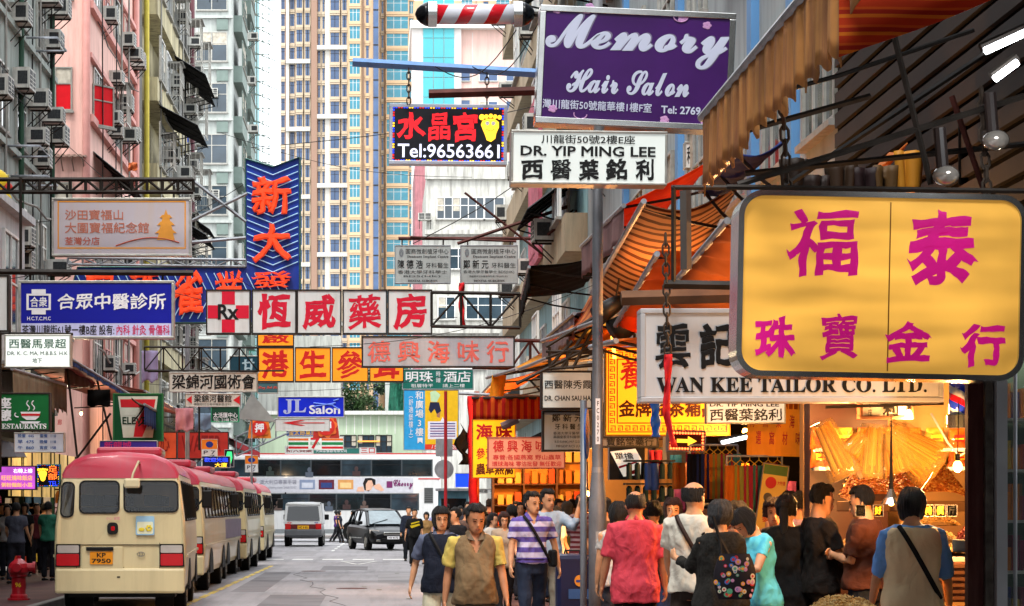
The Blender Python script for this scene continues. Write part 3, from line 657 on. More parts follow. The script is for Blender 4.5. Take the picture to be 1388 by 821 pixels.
S1 = sign('hanging_sign', 'faded lilac memorial hall sign with a golden pagoda, under the steel truss', (70, 268, 259, 347), 75, lilac, [
    ('#border', 78, 272, 252, 274, gold_), ('#border', 78, 335, 252, 337, gold_), ('#border', 78, 272, 80, 337, gold_, 'r', .001), ('#border', 250, 272, 252, 337, gold_, 'r', .001),
    ('沙田寶福山', 88, 284, 167, 298, flat('b7705c'), 'k'), ('大圍寶福紀念館', 88, 301, 202, 316, flat('b7705c'), 'k'), ('荃灣分店', 88, 321, 135, 332, flat('b7604e'), 'k')], fw=.04, extra=pagoda, rods=((90, 268, 90, 250), (235, 268, 235, 250)))
royal = mat('royal_blue_face', '0a1290', .5, var=.06, sc=2)
def zh_logo(g, L, s):
    b = MB()
    for (x0, y0, x1, y1) in ((36, 398, 39, 420), (66, 398, 69, 420), (39, 398, 66, 400.5), (39, 417.5, 66, 420), (43, 392, 62, 397.9), (43, 420.1, 62, 426)):
        (a, e), (f_, h) = L(x0, y1), L(x1, y0); b.box(a, f_, -.012, -.001, e, h)
    b.build('emblem', WHT, g)
sign('hanging_sign', 'royal blue Chinese medicine clinic sign with white brush lettering', (25, 380, 236, 459), 80, royal, [
    ('#lower_panel', 28, 438, 232, 456, flat('b9bde0')), ('合衆', 41, 402, 64, 416, WHT, 'k'), ('H.C.T.C.M.C', 37, 429, 69, 434, WHT, 'k'),
    ('合眾中醫診所', 78, 397, 225, 420, WHT, 'x'), ('荃灣川龍街61號一樓B座 設有:', 30, 440, 155, 454, BLK, 'k'), ('內科 針灸 骨傷科', 158, 440, 230, 454, flat('c22a5a'), 'k')], fw=.045, extra=zh_logo, rods=((40, 380, 40, 368), (220, 380, 220, 368)))
beam('sign_bracket', 'long black steel bracket above the royal blue clinic sign', 'bracket', (-20, 368, 80), (262, 370, 80), .05, steel)
sign('hanging_sign', 'small glowing white doctor sign with green lettering below the blue clinic sign', (6, 453, 96, 498), 95, lit('cool_white', 'd3dcd6', .35), [
    ('西醫馬景超', 12, 459, 90, 472, flat('2f5a48'), 'k'), ('DR. K. C. MA, M.B.B.S. H.K', 10, 476, 92, 482, flat('3c4c48'), 'k'), ('地下', 44, 485, 57, 492, flat('3c4c48'), 'k')], fw=.02, rods=((12, 453, 12, 447), (90, 453, 90, 447), (0, 451, 98, 452)))
sign('hanging_sign', 'blank backside of a white sign at the far left edge beside the blue one', (-60, 372, 12, 450), 92, pw, [], fw=.03, frame=steel)

# -- L-shaped neon sign: a column of orange characters and an arm to the left
nb = mat('neon_blue_board', '12308c', .5, var=.2, sc=2, streak=.3); teal = mat('verdigris_edge', '3f7c72', .6, var=.25, sc=3); oc = mat('orange_neon', 'd4401c', .45, var=.2, sc=6, emit=.25); tub = mat('pale_neon_tube', '9cc4dc', .3, var=.1, emit=.12)
s = 55; gx = 369
N = thing('neon_sign', 'L-shaped blue neon sign with orange brush characters and chevron tubes', 'sign', P(gx, 437, s))
def NL(x, y): return ((x-gx)/s, (437-y)/s)
def npoly(pts): return [NL(*p) for p in pts]
MB().prism(npoly([(333, 362), (105, 362), (84, 437), (406, 437), (406, 213), (370, 226), (333, 215)]), 0, .3).build('board', nb, N)
b = MB()
for a, c in (((406, 213), (406, 437)), ((84, 437), (406, 437)), ((333, 215), (333, 362)), ((105, 362), (333, 362)), ((406, 213), (370, 226)), ((370, 226), (333, 215)), ((105, 362), (84, 437))):
    (x0, z0), (x1, z1) = NL(*a), NL(*c); b.tube([(x0, .12, z0), (x1, .12, z1)], (.035, .2), 4, ref=(0, 1, 0))
b.build('edge_trim', teal, N)
b = MB()
for k in range(15):
    y = 232+k*9.4
    for (xa, ya), (xb, yb) in (((335, y-9), (370, y+5)), ((370, y+5), (404, y-9))):
        (x0, z0), (x1, z1) = NL(xa, ya), NL(xb, yb); b.tube([(x0, -.03, z0), (x1, -.03, z1)], .012, 4)
for k in range(26):
    x = 112+k*11
    (x0, z0), (x1, z1) = NL(x-9, 432), NL(x+7, 402); (x2, z2) = NL(x-9, 370); b.tube([(x0, -.03, z0), (x1, -.03, z1), (x2, -.03, z2)], .012, 4)
b.build('neon_tubes', tub, N)
def nchar(ch, x0, y0, x1, y1):
    (a, e), (f_, h) = NL(x0, y1), NL(x1, y0); lettering(N, ch, a, e, f_, h, oc, 'x', y=-.05, name='character', dep=.1)
for ch, y0, y1 in (('新', 239, 292), ('大', 303, 357), ('發', 367, 391)): nchar(ch, 341, y0, 396, y1)
for ch, x in (('發', 236), ('業', 292), ('酒', 176), ('家', 118), ('雀', 236)):
    if ch == '發': continue
    nchar(ch, x-2, 366, x+40, 428)
# steel truss of the left bracket
def truss(name, label, pa, pb, h, s, bays, r=.03, m=steel):
    A = P(pa[0], pa[1], s); B = P(pb[0], pb[1], s); t = thing(name, label, 'truss', A); D = B-A; H = Vector((0, 0, -h/s))
    for off in (Vector((0, 0, 0)), H): MB().tube([off, D+off], r*1.3, 4).build('chord', m, t)
    for i in range(bays+1): q = D*(i/bays); MB().tube([q, q+H], r, 4).build('strut', m, t)
    for i in range(bays):
        a = D*(i/bays); c = D*((i+1)/bays)
        MB().tube([a, c+H] if i % 2 else [a+H, c], r*.8, 4).build('brace', m, t)
    return t
truss('steel_truss', 'black steel lattice truss spanning over the faded pagoda sign', (-30, 243), (262, 243), 17, 76, 14)
truss('steel_truss', 'lower grey lattice truss between the pagoda sign and the blue neon board', (92, 349), (333, 352), 9, 70, 12, .02, galv)
truss('steel_truss', 'black truss that carries the pharmacy panels and runs on to the right', (585, 396), (705, 398), 46, 62, 3)
truss('steel_truss', 'thin frame over the small martial arts sign on the left', (196, 470), (350, 471), 32, 61, 6, .018)
truss('steel_truss', 'pale scaffold truss behind the pawn shop signs above the bus', (320, 592), (392, 560), 26, 33, 4, .03, galv)
truss('steel_truss', 'rusty truss between the grey seafood sign and the right-hand row', (640, 460), (745, 462), 38, 63, 4, .03, rust)
for a, c, w_, lb in (((262, 245), (333, 300), 74, 'thin grey strut from the lattice truss down to the neon board'), ((258, 300), (335, 262), 74, 'thin grey strut rising from the pagoda sign to the neon board'), ((240, 330), (333, 322), 74, 'thin grey pipe between the pagoda sign and neon column')):
    beam('strut', lb, 'strut', (*a, w_), (*c, w_), .03, galv)

# -- pharmacy panels
pg = thing('pharmacy_sign', 'row of five white pharmacy panels with a red checkered cross, over the street', 'sign', P(432, 453, 62))
def PL(x, y): return ((x-432)/62, (453-y)/62)
for i, (x0, x1, ch) in enumerate(((281, 338, ''), (343, 400, '恆'), (404, 461, '威'), (466, 523, '藥'), (527, 584, '房'))):
    (a, e), (c, h) = PL(x0, 451), PL(x1, 394)
    pn = MB().box(a, c, 0, .22, e, h).build('panel', pw, pg)
    f_ = MB(); f_.box(a-.03, c+.03, -.02, .24, e-.03, e).box(a-.03, c+.03, -.02, .24, h, h+.03).box(a-.03, a, -.018, .238, e, h).box(c, c+.03, -.018, .238, e, h); f_.build('frame', steel, pg)
    if ch: lettering(pg, ch, a+.09, e+.06, c-.09, h-.06, flat('c01430', rough=.35), 'x', y=-.003)
    else:
        q = (c-a)/3; z = (h-e)/3
        for u in range(3):
            for v in range(3):
                if (u+v) % 2: MB().box(a+q*u+.01, a+q*(u+1)-.01, -.008, 0, e+z*v+.01, e+z*(v+1)-.01).build('red_square', flat('c41230'), pg)
        lettering(pg, 'Rx', a+q*.75, e+z*.95, c-q*.75, h-z*.95, BLK, 'n', y=-.01)
sign('hanging_sign', 'long grey sign with pale red characters under the pharmacy panels', (490, 455, 698, 498), 64, mat('grey_sign_face', 'a4a5aa', .4, var=.05, sc=1.5, streak=.25), [('德 興 海 味 行', 498, 461, 690, 492, flat('cb6257'), 'x')], frame=steel, fw=.035)
# -- orange panels
og = thing('herb_shop_sign', 'row of orange square panels with red characters behind the pharmacy sign', 'sign', P(450, 520, 45))
def OL(x, y): return ((x-450)/45, (520-y)/45)
orf = mat('orange_face', 'e2861c', .35, var=.05, emit=.22)
for x0, x1, y0, y1, ch in ((350, 397, 450, 468, '啟'), (350, 397, 472, 516, '港'), (401, 447, 472, 516, '生'), (451, 498, 472, 516, '參'), (502, 546, 472, 516, '茸')):
    (a, e), (c, h) = OL(x0, y1), OL(x1, y0)
    MB().box(a, c, 0, .25, e, h).build('panel', orf, og)
    f_ = MB(); f_.box(a-.03, c+.03, -.02, .27, e-.04, e).box(a-.03, c+.03, -.02, .27, h, h+.04).box(a-.03, a, -.018, .268, e, h).box(c, c+.03, -.018, .268, e, h); f_.build('frame', steel, og)
    lettering(og, ch, a+.1, e+.06, c-.1, h-.05, flat('c3201c', rough=.4), 'x', y=-.003)
sign('hanging_sign', 'dark teal hotel sign with white characters below the grey seafood sign', (545, 500, 642, 528), 40, flat('14655a', rough=.4), [('明珠', 550, 503, 587, 518, WHT, 'k'), ('時\n鐘', 591, 503, 597, 518, WHT, 'r'), ('酒店', 601, 503, 638, 518, WHT, 'k'), ('祖層特平', 557, 520, 587, 525, WHT, 'r'), ('請上二樓', 600, 520, 630, 525, WHT, 'r')], fw=.03, frame=galv)
# -- blue and yellow advertisement
def ad(g, L, s):
    def poly(nm, pts, m, y=.006): MB().prism([L(*p) for p in pts], -y, -.001).build(nm, m, g)
    poly('jumper_shirt', [(583, 531), (590, 529), (597, 535), (592, 545), (584, 544)], flat('b9d9b0')); poly('jumper_trousers', [(583, 545), (595, 545), (598, 557), (592, 561), (589, 554), (584, 560), (581, 555)], flat('1c2444'), .007)
    poly('leg', [(592, 560), (597, 557), (596, 566), (592, 565)], flat('b07a5c')); poly('speech_panel', [(580, 571), (597, 571), (600, 565), (603, 571), (619, 571), (619, 595), (580, 595)], flat('dfe0ee'), .005)
    for i in range(6): (a, e), (c, h) = L(583, 575+i*3.4), L(617, 573.2+i*3.4); MB().box(a, c, -.009, -.005, e+.01, h).build('print_line', flat('8a5a8c' if i % 2 else '4c4c8c'), g)
    poly('bookmark', [(566, 593), (573, 593), (573, 601), (569.5, 598), (566, 601)], WHT)
sign('billboard', 'blue and yellow advertisement with a jumping figure, beside the red draped pole', (547, 528, 622, 610), 38, flat('2f9ad6', rough=.4), [
    ('#picture_field', 576, 529, 621, 602, flat('e6b81e')), ('#red_strip', 576, 602, 621, 609, flat('d83c28')), ('和\n廣\n場\n3\n樓', 563, 530, 574, 591, WHT, 'k'), ('︵\n舒\n適\n堡\n樓\n上\n︶', 554, 537, 560, 593, WHT, 'r'), ('/ 5199  9428', 585, 603, 619, 608, WHT, 'k')], fw=.02, frame=galv, extra=ad)
def swirl(g, L, s):
    b = MB()
    for (x, y, x2, y2) in ((425, 546, 452, 549), (425, 551, 455, 546), (450, 549, 459, 554), (452, 543, 459, 541)):
        (a, e), (c, h) = L(x, y), L(x2, y2); b.tube([(a, -.008, e), (c, -.008, h)], .018, 4)
    b.build('scissors_emblem', flat('6f8fe8'), g)
sign('hanging_sign', 'bright blue JL Salon sign with silver letters over the junction', (376, 537, 467, 566), 48, mat('salon_blue_face', '0d22b0', .35, emit=.12), [('JL', 384, 541, 415, 561, flat('a8b0d8'), 's'), ('Salon', 419, 549, 461, 561, WHT, 'n')], fw=.03, extra=swirl)
sign('hanging_sign', 'white board with a red outlined arrow beneath the JL Salon sign', (373, 567, 447, 584), 46, pw, [('←', 383, 569, 440, 577, RED, 'k')], fw=.015)
def pawn(label, cx, cy, r, s, nm):
    g = thing('pawn_sign', label, 'sign', P(cx, cy+r*1.3, s)); R_ = r/s; o = R_*1.3
    def disc(rr, y0, y1): return MB().prism([(rr*cos(i*pi/14), o+rr*sin(i*pi/14)) for i in range(28)], y0, y1)
    pts = []
    for i in range(40):
        a = i*pi/20; k = 1.22+.13*sin(a*8); pts.append((R_*k*cos(a), o+R_*k*sin(a)))
    pts = pts[::-1]
    MB().prism([(-R_*1.5, 0), (R_*1.5, 0), (R_*1.35, o), (R_*1.15, o*1.7), (R_*.35, o*2.1), (0, o*2.5), (-R_*.35, o*2.1), (-R_*1.15, o*1.7), (-R_*1.35, o)], .03, .2).build('board', flat(nm), g)
    MB().prism(pts, 0, .03).build('scalloped_rim', OR, g); disc(R_, -.02, 0).build('disc', flat('c32a22'), g)
    lettering(g, '押', -R_*.6, o-R_*.6, R_*.6, o+R_*.6, WHT, 'x', y=-.021)
    return g
pawn('orange bat-shaped pawn shop sign with a round red disc, left one', 351.5, 580, 10.5, 42, 'cf7a2c')
pawn('smaller red pawn shop sign half hidden by the JL Salon sign', 442, 578, 12, 33, 'a82c20')
sign('hanging_sign', 'small blue board with yellow characters beside the lower pawn sign', (388, 577, 432, 591), 31, flat('1f4f9a'), [('金太郎桌球', 391, 582, 429, 590, flat('d8a83c'), 'k')], fw=.02)
sign('hanging_sign', 'striped convenience store fascia in red, green and orange above the bus roof', (390, 591, 466, 610), 30, flat('d9ddd6'), [
    ('#orange_band', 391, 594, 465, 597, OR), ('#green_band', 391, 599, 465, 603, flat('1c7a44')), ('#red_band', 391, 605, 465, 608, RED), ('#square', 418, 592, 436, 609, flat('d9ddd6'), 'r', .004),
    ('7', 421, 593, 434, 608, RED, 'n'), ('ELEVEN', 421, 599, 434, 603, flat('1c7a44'), 'k')], fw=.02)
for z in [o for o in bpy.data.objects if o.name.startswith('lettering')][-2:]: z.location.y = -.008
sign('hanging_sign', 'white strip with dark red characters just above the bus roof', (386, 604, 425, 615), 28.8, pw, [('新大興業', 388, 606, 423, 613, flat('7c1c22'), 'k')], fw=.01)
sign('hanging_sign', 'teal strip with small print above the bus roof', (425, 607, 487, 615), 28.5, flat('2c6a62'), [('大興茶餐廳有限公司', 428, 609, 470, 613, WHT, 'r')], fw=.01)
sign('hanging_sign', 'white strip with red characters above the bus roof, right of the teal strip', (487, 606, 510, 615), 28.3, pw, [('三口', 489, 607, 508, 614, RED, 'k')], fw=.01)
# -- small signs over the minibuses
cream = mat('cream_sign_face', 'c0bcb2', .45, var=.06, streak=.3)
sign('hanging_sign', 'cream martial arts society sign with black brush characters above the minibuses', (229, 504, 349, 531), 60, cream, [('梁錦河國術會', 233, 507, 346, 528, BLK, 'x')], fw=.02, rods=((200, 503, 385, 502),))
sign('hanging_sign', 'narrow cream clinic sign with two red arrowheads under the martial arts sign', (251, 533, 326, 551), 58, cream, [
    ('◀', 253, 536, 260, 547, RED, 'k'), ('梁錦河醫館', 263, 535, 314, 545, BLK, 'k'), ('專醫跌打正骨中醫針灸全科', 263, 546, 313, 549.5, flat('4a4a4a'), 'r'), ('◀', 316, 536, 325, 548, RED, 'k')], fw=.015)
sign('hanging_sign', 'small dark green clinic sign with a telephone number below the two red arrowheads', (286, 551, 324, 572), 56, flat('12402e'), [('太活匯中心', 289, 559, 322, 566, WHT, 'k'), ('TEL: 2148 5263', 289, 567, 322, 571, WHT, 'r'), ('#edge_line', 287, 570.5, 323, 571.5, flat('2f9a6c'))], fw=.015, frame=flat('2f9a6c'))
sign('hanging_sign', 'dark teal board with one grey character left of the orange squares', (311, 482, 351, 505), 47, flat('143a48'), [('廿', 328, 486, 345, 502, flat('9fb6be'), 'x')], fw=.02)
sign('hanging_sign', 'slate teal strip with red script under the orange squares', (349, 518, 377, 533), 44, flat('3c6670'), [('Xing Lab Ho', 350, 523, 376, 528, flat('c0504a'), 'c')], fw=.02)
def cup(g, L, s):
    c = L(41, 566)
    b = MB(); b.prism([L(x, y) for x, y in ((28, 558), (55, 558), (53, 565), (48, 569), (36, 569), (30, 565))], -.012, -.002); b.prism([L(x, y) for x, y in ((27, 571), (55, 571), (51, 574), (31, 574))], -.012, -.002); b.build('cup_emblem', WHT, g)
    MB().prism([L(x, y) for x, y in ((29, 560.5), (54.6, 560.5), (54, 563.5), (29.6, 563.5))], -.016, -.012).build('cup_band', RED, g)
    b = MB(); h = [(24+4*cos(a), 562+3*sin(a)) for a in [pi*.4+i*.35 for i in range(9)]]
    for p, q in zip(h, h[1:]): (a, e), (f_, k) = L(*p), L(*q); b.tube([(a, -.008, e), (f_, -.008, k)], .01, 4)
    b.build('cup_handle', WHT, g)
    for x in (38, 45):
        b = MB(); b.tube([(L(x+2*sin(i*1.1), 556-i*2.2)[0], -.008, L(x, 556-i*2.2)[1]) for i in range(7)], .009, 4); b.build('steam_line', WHT, g)
sign('hanging_sign', 'green cafe sign with a steaming cup, lowest on the left side', (-30, 532, 68, 584), 85, flat('12602e', rough=.4), [('茶座\n小憩', -24, 538, 16, 571, WHT, 'x'), ('LITE RESTAURANTS', -28, 574, 63, 581, WHT, 's')], fw=.025, frame=steel, extra=cup)
sign('menu_board', 'white price list board with blue print under the green cafe sign', (19, 586, 87, 613), 78, flat('c9d2dc'), [('廊', 78, 568, 84, 576, RED, 'k')] + [('%s  %s' % (a, b_), x, y, x+22, y+5, flat('2c5a9c'), 'k') for (a, b_, x, y) in (('煎蛋', '445', 24, 588), ('套餐', '110', 54, 588), ('早', '475', 24, 596), ('晚餐', '118', 54, 596), ('午', '860', 24, 604), ('宵夜', '158', 54, 604))], fw=.015)
sign('led_sign', 'purple glowing sign board at the left edge behind the umbrella', (-20, 631, 49, 664), 73, mat('purple_led_face', '8a3a92', .4, var=.25, sc=4, emit=.8), [('右轉上樓', 18, 635, 44, 641, led('pinkish', 'd8c8e0', 1), 'k'), ('旺旺燒味飯店', 2, 644, 44, 651, led('amber', 'd88a3c', 1), 'k'), ('粥粉麵飯小菜', 2, 654, 44, 660, M['led_amber'], 'k')], fw=.02, frame=steel)
def foot(g, L, s, cx, cy, sc_, dots=False):
    am = led('yellow', 'd89c20', .6)
    sole = [(cx+sc_*x, cy+sc_*y) for x, y in ((-.95, -.75), (-.3, -1.0), (.5, -1.0), (1.0, -.6), (1.0, 0), (.7, .7), (.6, 1.3), (.1, 1.7), (-.4, 1.5), (-.6, .9), (-.9, .2), (-1.1, -.3))]
    MB().prism([L(*p) for p in sole], -.02, -.002).build('foot_emblem', am, g)
    b = MB()
    for i in range(5):
        x, y = cx+sc_*(-1.0+i*.52), cy+sc_*(-1.35+.08*abs(i-2)); r = sc_*(.34 if i == 0 else .25)
        b.prism([L(x+r*cos(a*pi/6), y+r*sin(a*pi/6)) for a in range(12)], -.02, -.002)
    b.build('toes', M['led_yellow'], g)
    if dots:
        for x in (-.35, .35):
            MB().prism([L(cx+sc_*x+sc_*.24*cos(a*pi/5), cy-sc_*.45+sc_*.24*sin(a*pi/5)) for a in range(10)], -.028, -.021).build('eye_dot', WHT, g)
        m_ = MB()
        for i in range(8):
            a = pi*.15+i*.1*pi; m_.prism([L(cx+sc_*.5*cos(a)+sc_*.06*cos(c), cy+sc_*.1+sc_*.3*sin(a)+sc_*.06*sin(c)) for c in (0, 1.6, 3.1, 4.7)], -.028, -.021)
        m_.build('smile_dots', led('red', 'd01c24', .8), g)
RL = led('red', 'd01c24', .6); WL = led('white', 'd0d4ec', .5); BL = led('blue', '2038d8', 1.0); YL = led('yellow', 'e0a828', 1.2)
def led_edge(g, L, rect, pitch, r):
    x0, y0, x1, y1 = rect; pts = []
    n = int((x1-x0)/pitch)
    for i in range(n+1): x = x0+(x1-x0)*i/n; pts += [(x, y0, i), (x, y1, i+1)]
    n = int((y1-y0)/pitch)
    for i in range(1, n): y = y0+(y1-y0)*i/n; pts += [(x0, y, i), (x1, y, i+1)]
    b = MB()
    for x, y, k in pts:
        u, v = L(x, y); b.mi = (0, 1, 0, 2)[(k//2) % 4]; b.box(u-r, u+r, -.012, -.001, v-r, v+r)
    b.build('led_dots', [BL, RL, YL], g)['kind'] = 'stuff'
sign('led_sign', 'small LED foot massage sign beside the minibus roof on the left', (50, 629, 81, 660), 73, flat('0a0a14'), [('足\n部', 65, 632, 78, 650, led('orange', 'e05a20', 1.4), 'k'), ('TEL', 66, 652, 78, 658, BL, 'k')], fw=.02, frame=flat('2a7a70'), extra=lambda g, L, s: (foot(g, L, s, 58, 643, 5.5), led_edge(g, L, (51.5, 630.5, 79.5, 658.5), 3, .008)))
sign('hanging_sign', 'purple banner with pink characters just above the nearest minibus roof', (135, 597, 213, 610), 66, flat('3c2a86'), [('新龍城', 141, 598, 178, 609, flat('c22a6c'), 'x')], fw=.01)
sign('led_sign', 'blue and red LED sign above the middle minibuses', (274, 618, 312, 634), 52, flat('0c1238'), [('歡迎光臨', 277, 620, 309, 626, BL, 'k'), ('大廈', 291, 627, 308, 633, YL, 'k')], fw=.01)
sign('led_sign', 'LED sign with a green figure beside the orange parking plate', (304, 609, 317, 633), 50, flat('101828'), [], fw=.015, frame=galv, extra=lambda g, L, s: MB().prism([L(x, y) for x, y in ((308, 612), (314, 612), (315, 620), (313, 628), (308, 630), (306, 622))], -.02, -.002).build('figure_emblem', led('green', '28a85c', 1.2), g))
def seven(g, L, s):
    def poly(nm, pts, m, y): MB().prism([L(*p) for p in pts], -y, -.001).build(nm, m, g)
    poly('trapezoid_field', [(160, 537), (214, 537), (207, 593), (167, 593)], flat('c9cbb8'), .006)
    poly('numeral_top', [(163, 541), (211, 541), (209, 552), (164, 552)], RED, .009); poly('numeral_stem', [(197, 552), (209, 552), (193, 592), (181, 592), (184, 572)], RED, .010)
    lettering(g, 'ELEVEN', *L(166, 575), *L(208, 565), flat('14301c'), 'n', y=-.012)
    poly('upper_field', [(165, 553), (196, 553), (184, 563), (166, 563)], flat('c9cbb8'), .0102)
sign('shop_sign', 'green bordered convenience store sign with a big red numeral behind the blue awning', (153, 533, 221, 598), 61, flat('0f4a28', rough=.4), [], fw=.03, frame=flat('2a6e3c'), extra=seven)
park = lambda label, x0, y0, x1, y1, s: sign('parking_sign', label, (x0, y0, x1, y1), s, flat('c9ccd0'), [
    ('#orange_field', x0, y0, x1, (y0+y1)/2, flat('d8761c')), ('●', (x0+x1)/2-5, y0+3, (x0+x1)/2+5, (y0+y1)/2-2, flat('1c2a7c'), 'k'), ('P 7', x0+3, (y0+y1)/2+2, x1-3, (y0+y1)/2+7, flat('3a3a4a'), 'k'), ('- 7', x0+4, (y0+y1)/2+8, x1-4, y1-1, flat('3a3a6a'), 'k')], fw=.01, th=.03, cat='traffic sign')
park('orange parking plate with a blue dot above the second minibus', 273, 595, 295, 622, 52); park('orange parking plate with a blue dot above the rearmost minibus roof', 332, 617, 350, 640, 44)
beam('sign_post', 'grey sign post rising behind the nearest minibus', 'post', (254, 620, 56), (254, 590, 56), .05, galv, n=8); beam('sign_post', 'white post holding the parking plate by the far minibus', 'post', (341, 700, 43.8), (341, 617, 43.8), .04, galv, n=8)
beam('street_lamp', 'grey lamp post rising behind the blue clinic sign', 'lamp post', (254, 700, 50), (254, 440, 50), .06, galv, n=8)
# -- dental signs
dm = mat('dental_face', 'a3a8a6', .4, var=.04, streak=.15)
for i, (x0, x1, a, b_, lines, lb) in enumerate(((535, 611, '陳 德 浩', '牙科醫生', ('香港大學牙科學士', 'BDS(HK)'), 'grey dental centre sign, left one of the hanging pair'), (624, 702, '鄭 新 元', '牙科醫生', ('香港大學牙醫學士 BDS(HK)', '英國皇家牙科醫學院院員 MFGDP(UK)'), 'grey dental centre sign, right one of the hanging pair'))):
    sign('hanging_sign', lb, (x0, 332, x1, 384), 52, dm, [
        ('圓商微創植牙中心', x0+15, 337, x1-3, 344, BLK, 'r'), ('Dentcare Implant Centre', x0+17, 346, x1-3, 350, flat('3a3a3a'), 's'), (a, x0+4, 352, x0+38, 364, BLK, 'k'), (b_, x0+42, 356, x1-3, 363, BLK, 'r'),
        (lines[0], x0+4, 366, x1-5, 371, flat('2c2c2c'), 'r'), (lines[1], x0+12, 373, x1-14, 376, flat('2c2c2c'), 'r'), ('DENTAL SURGEON', x0+18, 379, x1-18, 382, flat('2c2c2c'), 's'), ('♈', x0+6, 337, x0+12, 348, flat('707478'), 'r')], fw=.02, frame=galv, rods=((x0+10, 332, x0+10, 324), (x1-10, 332, x1-10, 324)))
beam('sign_bracket', 'dark red steel bar over the two dental signs', 'bracket', (540, 323, 52.5), (760, 323, 52.5), .045, rust)
beam('sign_bracket', 'thin rusty diagonal bar above the dental signs', 'bracket', (556, 321, 53), (700, 327, 53), .03, rust)
beam('strut', 'rusty diagonal strut crossing in front of the white tenement', 'strut', (630, 261, 54), (745, 352, 54), .03, rust); beam('strut', 'long rusty strut rising to the right toward the lamp pole', 'strut', (620, 330, 56), (805, 268, 56), .04, rust)
beam('strut', 'brown iron strut beside the faded red banner', 'strut', (742, 318, 58), (860, 225, 58), .035, rust); beam('strut', 'thin dark brace under the brown iron strut', 'strut', (745, 310, 57), (805, 262, 57), .02, steel)
# -- red ribbons
rb = mat('red_cloth', 'b3161c', .7, var=.25, sc=5)
def ribbon(label, pts, s, w, m=rb, name='ribbon', cat='ribbon', amp=.05):
    A = P(*pts[0], s); k = len(pts); b = MB()
    def fn(u, v):
        t = u*(k-1); i = min(int(t), k-2); q = t-i; a = P(*pts[i], s)*(1-q)+P(*pts[i+1], s)*q-A
        return a+Vector(((v-.5)*w*(1+.25*sin(u*13)), amp*sin(u*17+v*5)+amp*.6*sin(v*7), 0))
    b.grid(fn, 26, 5); return tag(b.build(name, m, None, smooth=True, solid=.008, loc=A), label, cat)
ribbon('red cloth strip hanging beside the right-hand dental sign', [(626, 383), (625, 410), (628, 441)], 55, .12)
# -- foot LED sign
sign('led_sign', 'black LED sign with red characters, telephone number and yellow foot', (527, 141, 687, 223), 100, mat('led_board', '14141c', .3, var=.1), [
    ('水', 537, 152, 577, 189, RL, 'x'), ('晶', 580, 152, 610, 192, RL, 'x'), ('宮', 613, 152, 647, 193, RL, 'x'), ('Tel:96563661', 539, 195, 677, 214, WL, 'k')], fw=.05, frame=mat('silver_frame', 'a4a8b2', .3, .5, .1), th=.16,
    extra=lambda g, L, s: (foot(g, L, s, 664, 172, 11.5, True), led_edge(g, L, (533, 146, 681, 218), 3.6, .011)), roll=.6)
beam('sign_bracket', 'pale blue steel beam from which the LED foot sign hangs', 'bracket', (478, 84, 101), (728, 99, 101), .06, mat('pale_blue_paint', '5f86b8', .5, streak=.3)); beam('sign_bracket', 'dark red steel beam above the LED foot sign', 'bracket', (581, 127, 103), (728, 123, 103), .06, rust)
def chain(label, a, b_, s, r=.012):
    A = P(*a, s); B = P(*b_, s); n = max(4, int((A-B).length/.075)); bb = MB(); D = (B-A)
    for i in range(n):
        c = D*((i+.5)/n); h = D.normalized()*.055; w = Vector((.025, 0, 0)) if i % 2 else Vector((0, .025, 0))
        for q in (1, -1): bb.tube([c-h+w*q*.3, c-h*.5+w*q, c+h*.5+w*q, c+h+w*q*.3], r*.7, 4)
    return tag(bb.build('chain', mat('chain_iron', '4a4038', .55, .5, .3), None, loc=A), label, 'chain')
chain('rusty chain at the left end of the LED foot sign', (554, 90), (554, 141), 101); chain('rusty chain at the right end of the LED foot sign', (660, 96), (660, 141), 101)
# -- purple salon sign
pu = mat('purple_face', '3a1258', .35, var=.25, sc=1.2)
def mem(g, L, s):
    b = MB()
    for x, y in ((748, 18), (792, 12), (952, 30), (748, 152), (900, 160), (955, 160), (918, 22)):
        b = MB()
        for k in range(5):
            a = k*1.256; u, v = L(x+3.2*cos(a), y+3.2*sin(a)); b.ell((u, -.004, v), (.026, .003, .018), 8, 4)
        b.build('flower_print', flat('b98ab8'), g)
    c = MB()
    for x, y, r in ((788, 14, 10), (916, 20, 10), (786, 158, 9), (914, 164, 9)):
        pts = [L(x+r*cos(i*.5), y+r*.7*sin(i*.5)) for i in range(8)]
        for p, q in zip(pts, pts[1:]): c.tube([(p[0], -.006, p[1]), (q[0], -.006, q[1])], .006, 4)
    c.build('curl_print', M['paint_b98ab8'], g)
    lettering(g, 'Memory', *[q for q in L(737, 91)], *L(985, 20), flat('6d6480'), 'c', y=-.0002, name='lettering_shadow')
SM = sign('hanging_sign', 'purple hair salon sign with silver script in a mirror frame, largest at the top', (725, 12, 991, 172), 130, pu, [
    ('Memory', 734, 22, 984, 90, mat('silver_print', 'b9bfd4', .35, var=.06), 'c'), ('Hair Salon', 765, 95, 932, 129, M['silver_print'], 'c'), ('灣川龍街50號龍華樓1樓F室', 734, 139, 882, 152, M['silver_print'], 'k'), ('Tel: 2769-', 895, 141, 953, 152, M['silver_print'], 'n')], frame=chrome, fw=.065, th=.3, extra=mem, roll=2.6)
for o in kids(SM):
    if o.name.startswith('lettering') and not o.name.startswith('lettering_shadow') : o.location.y += .003
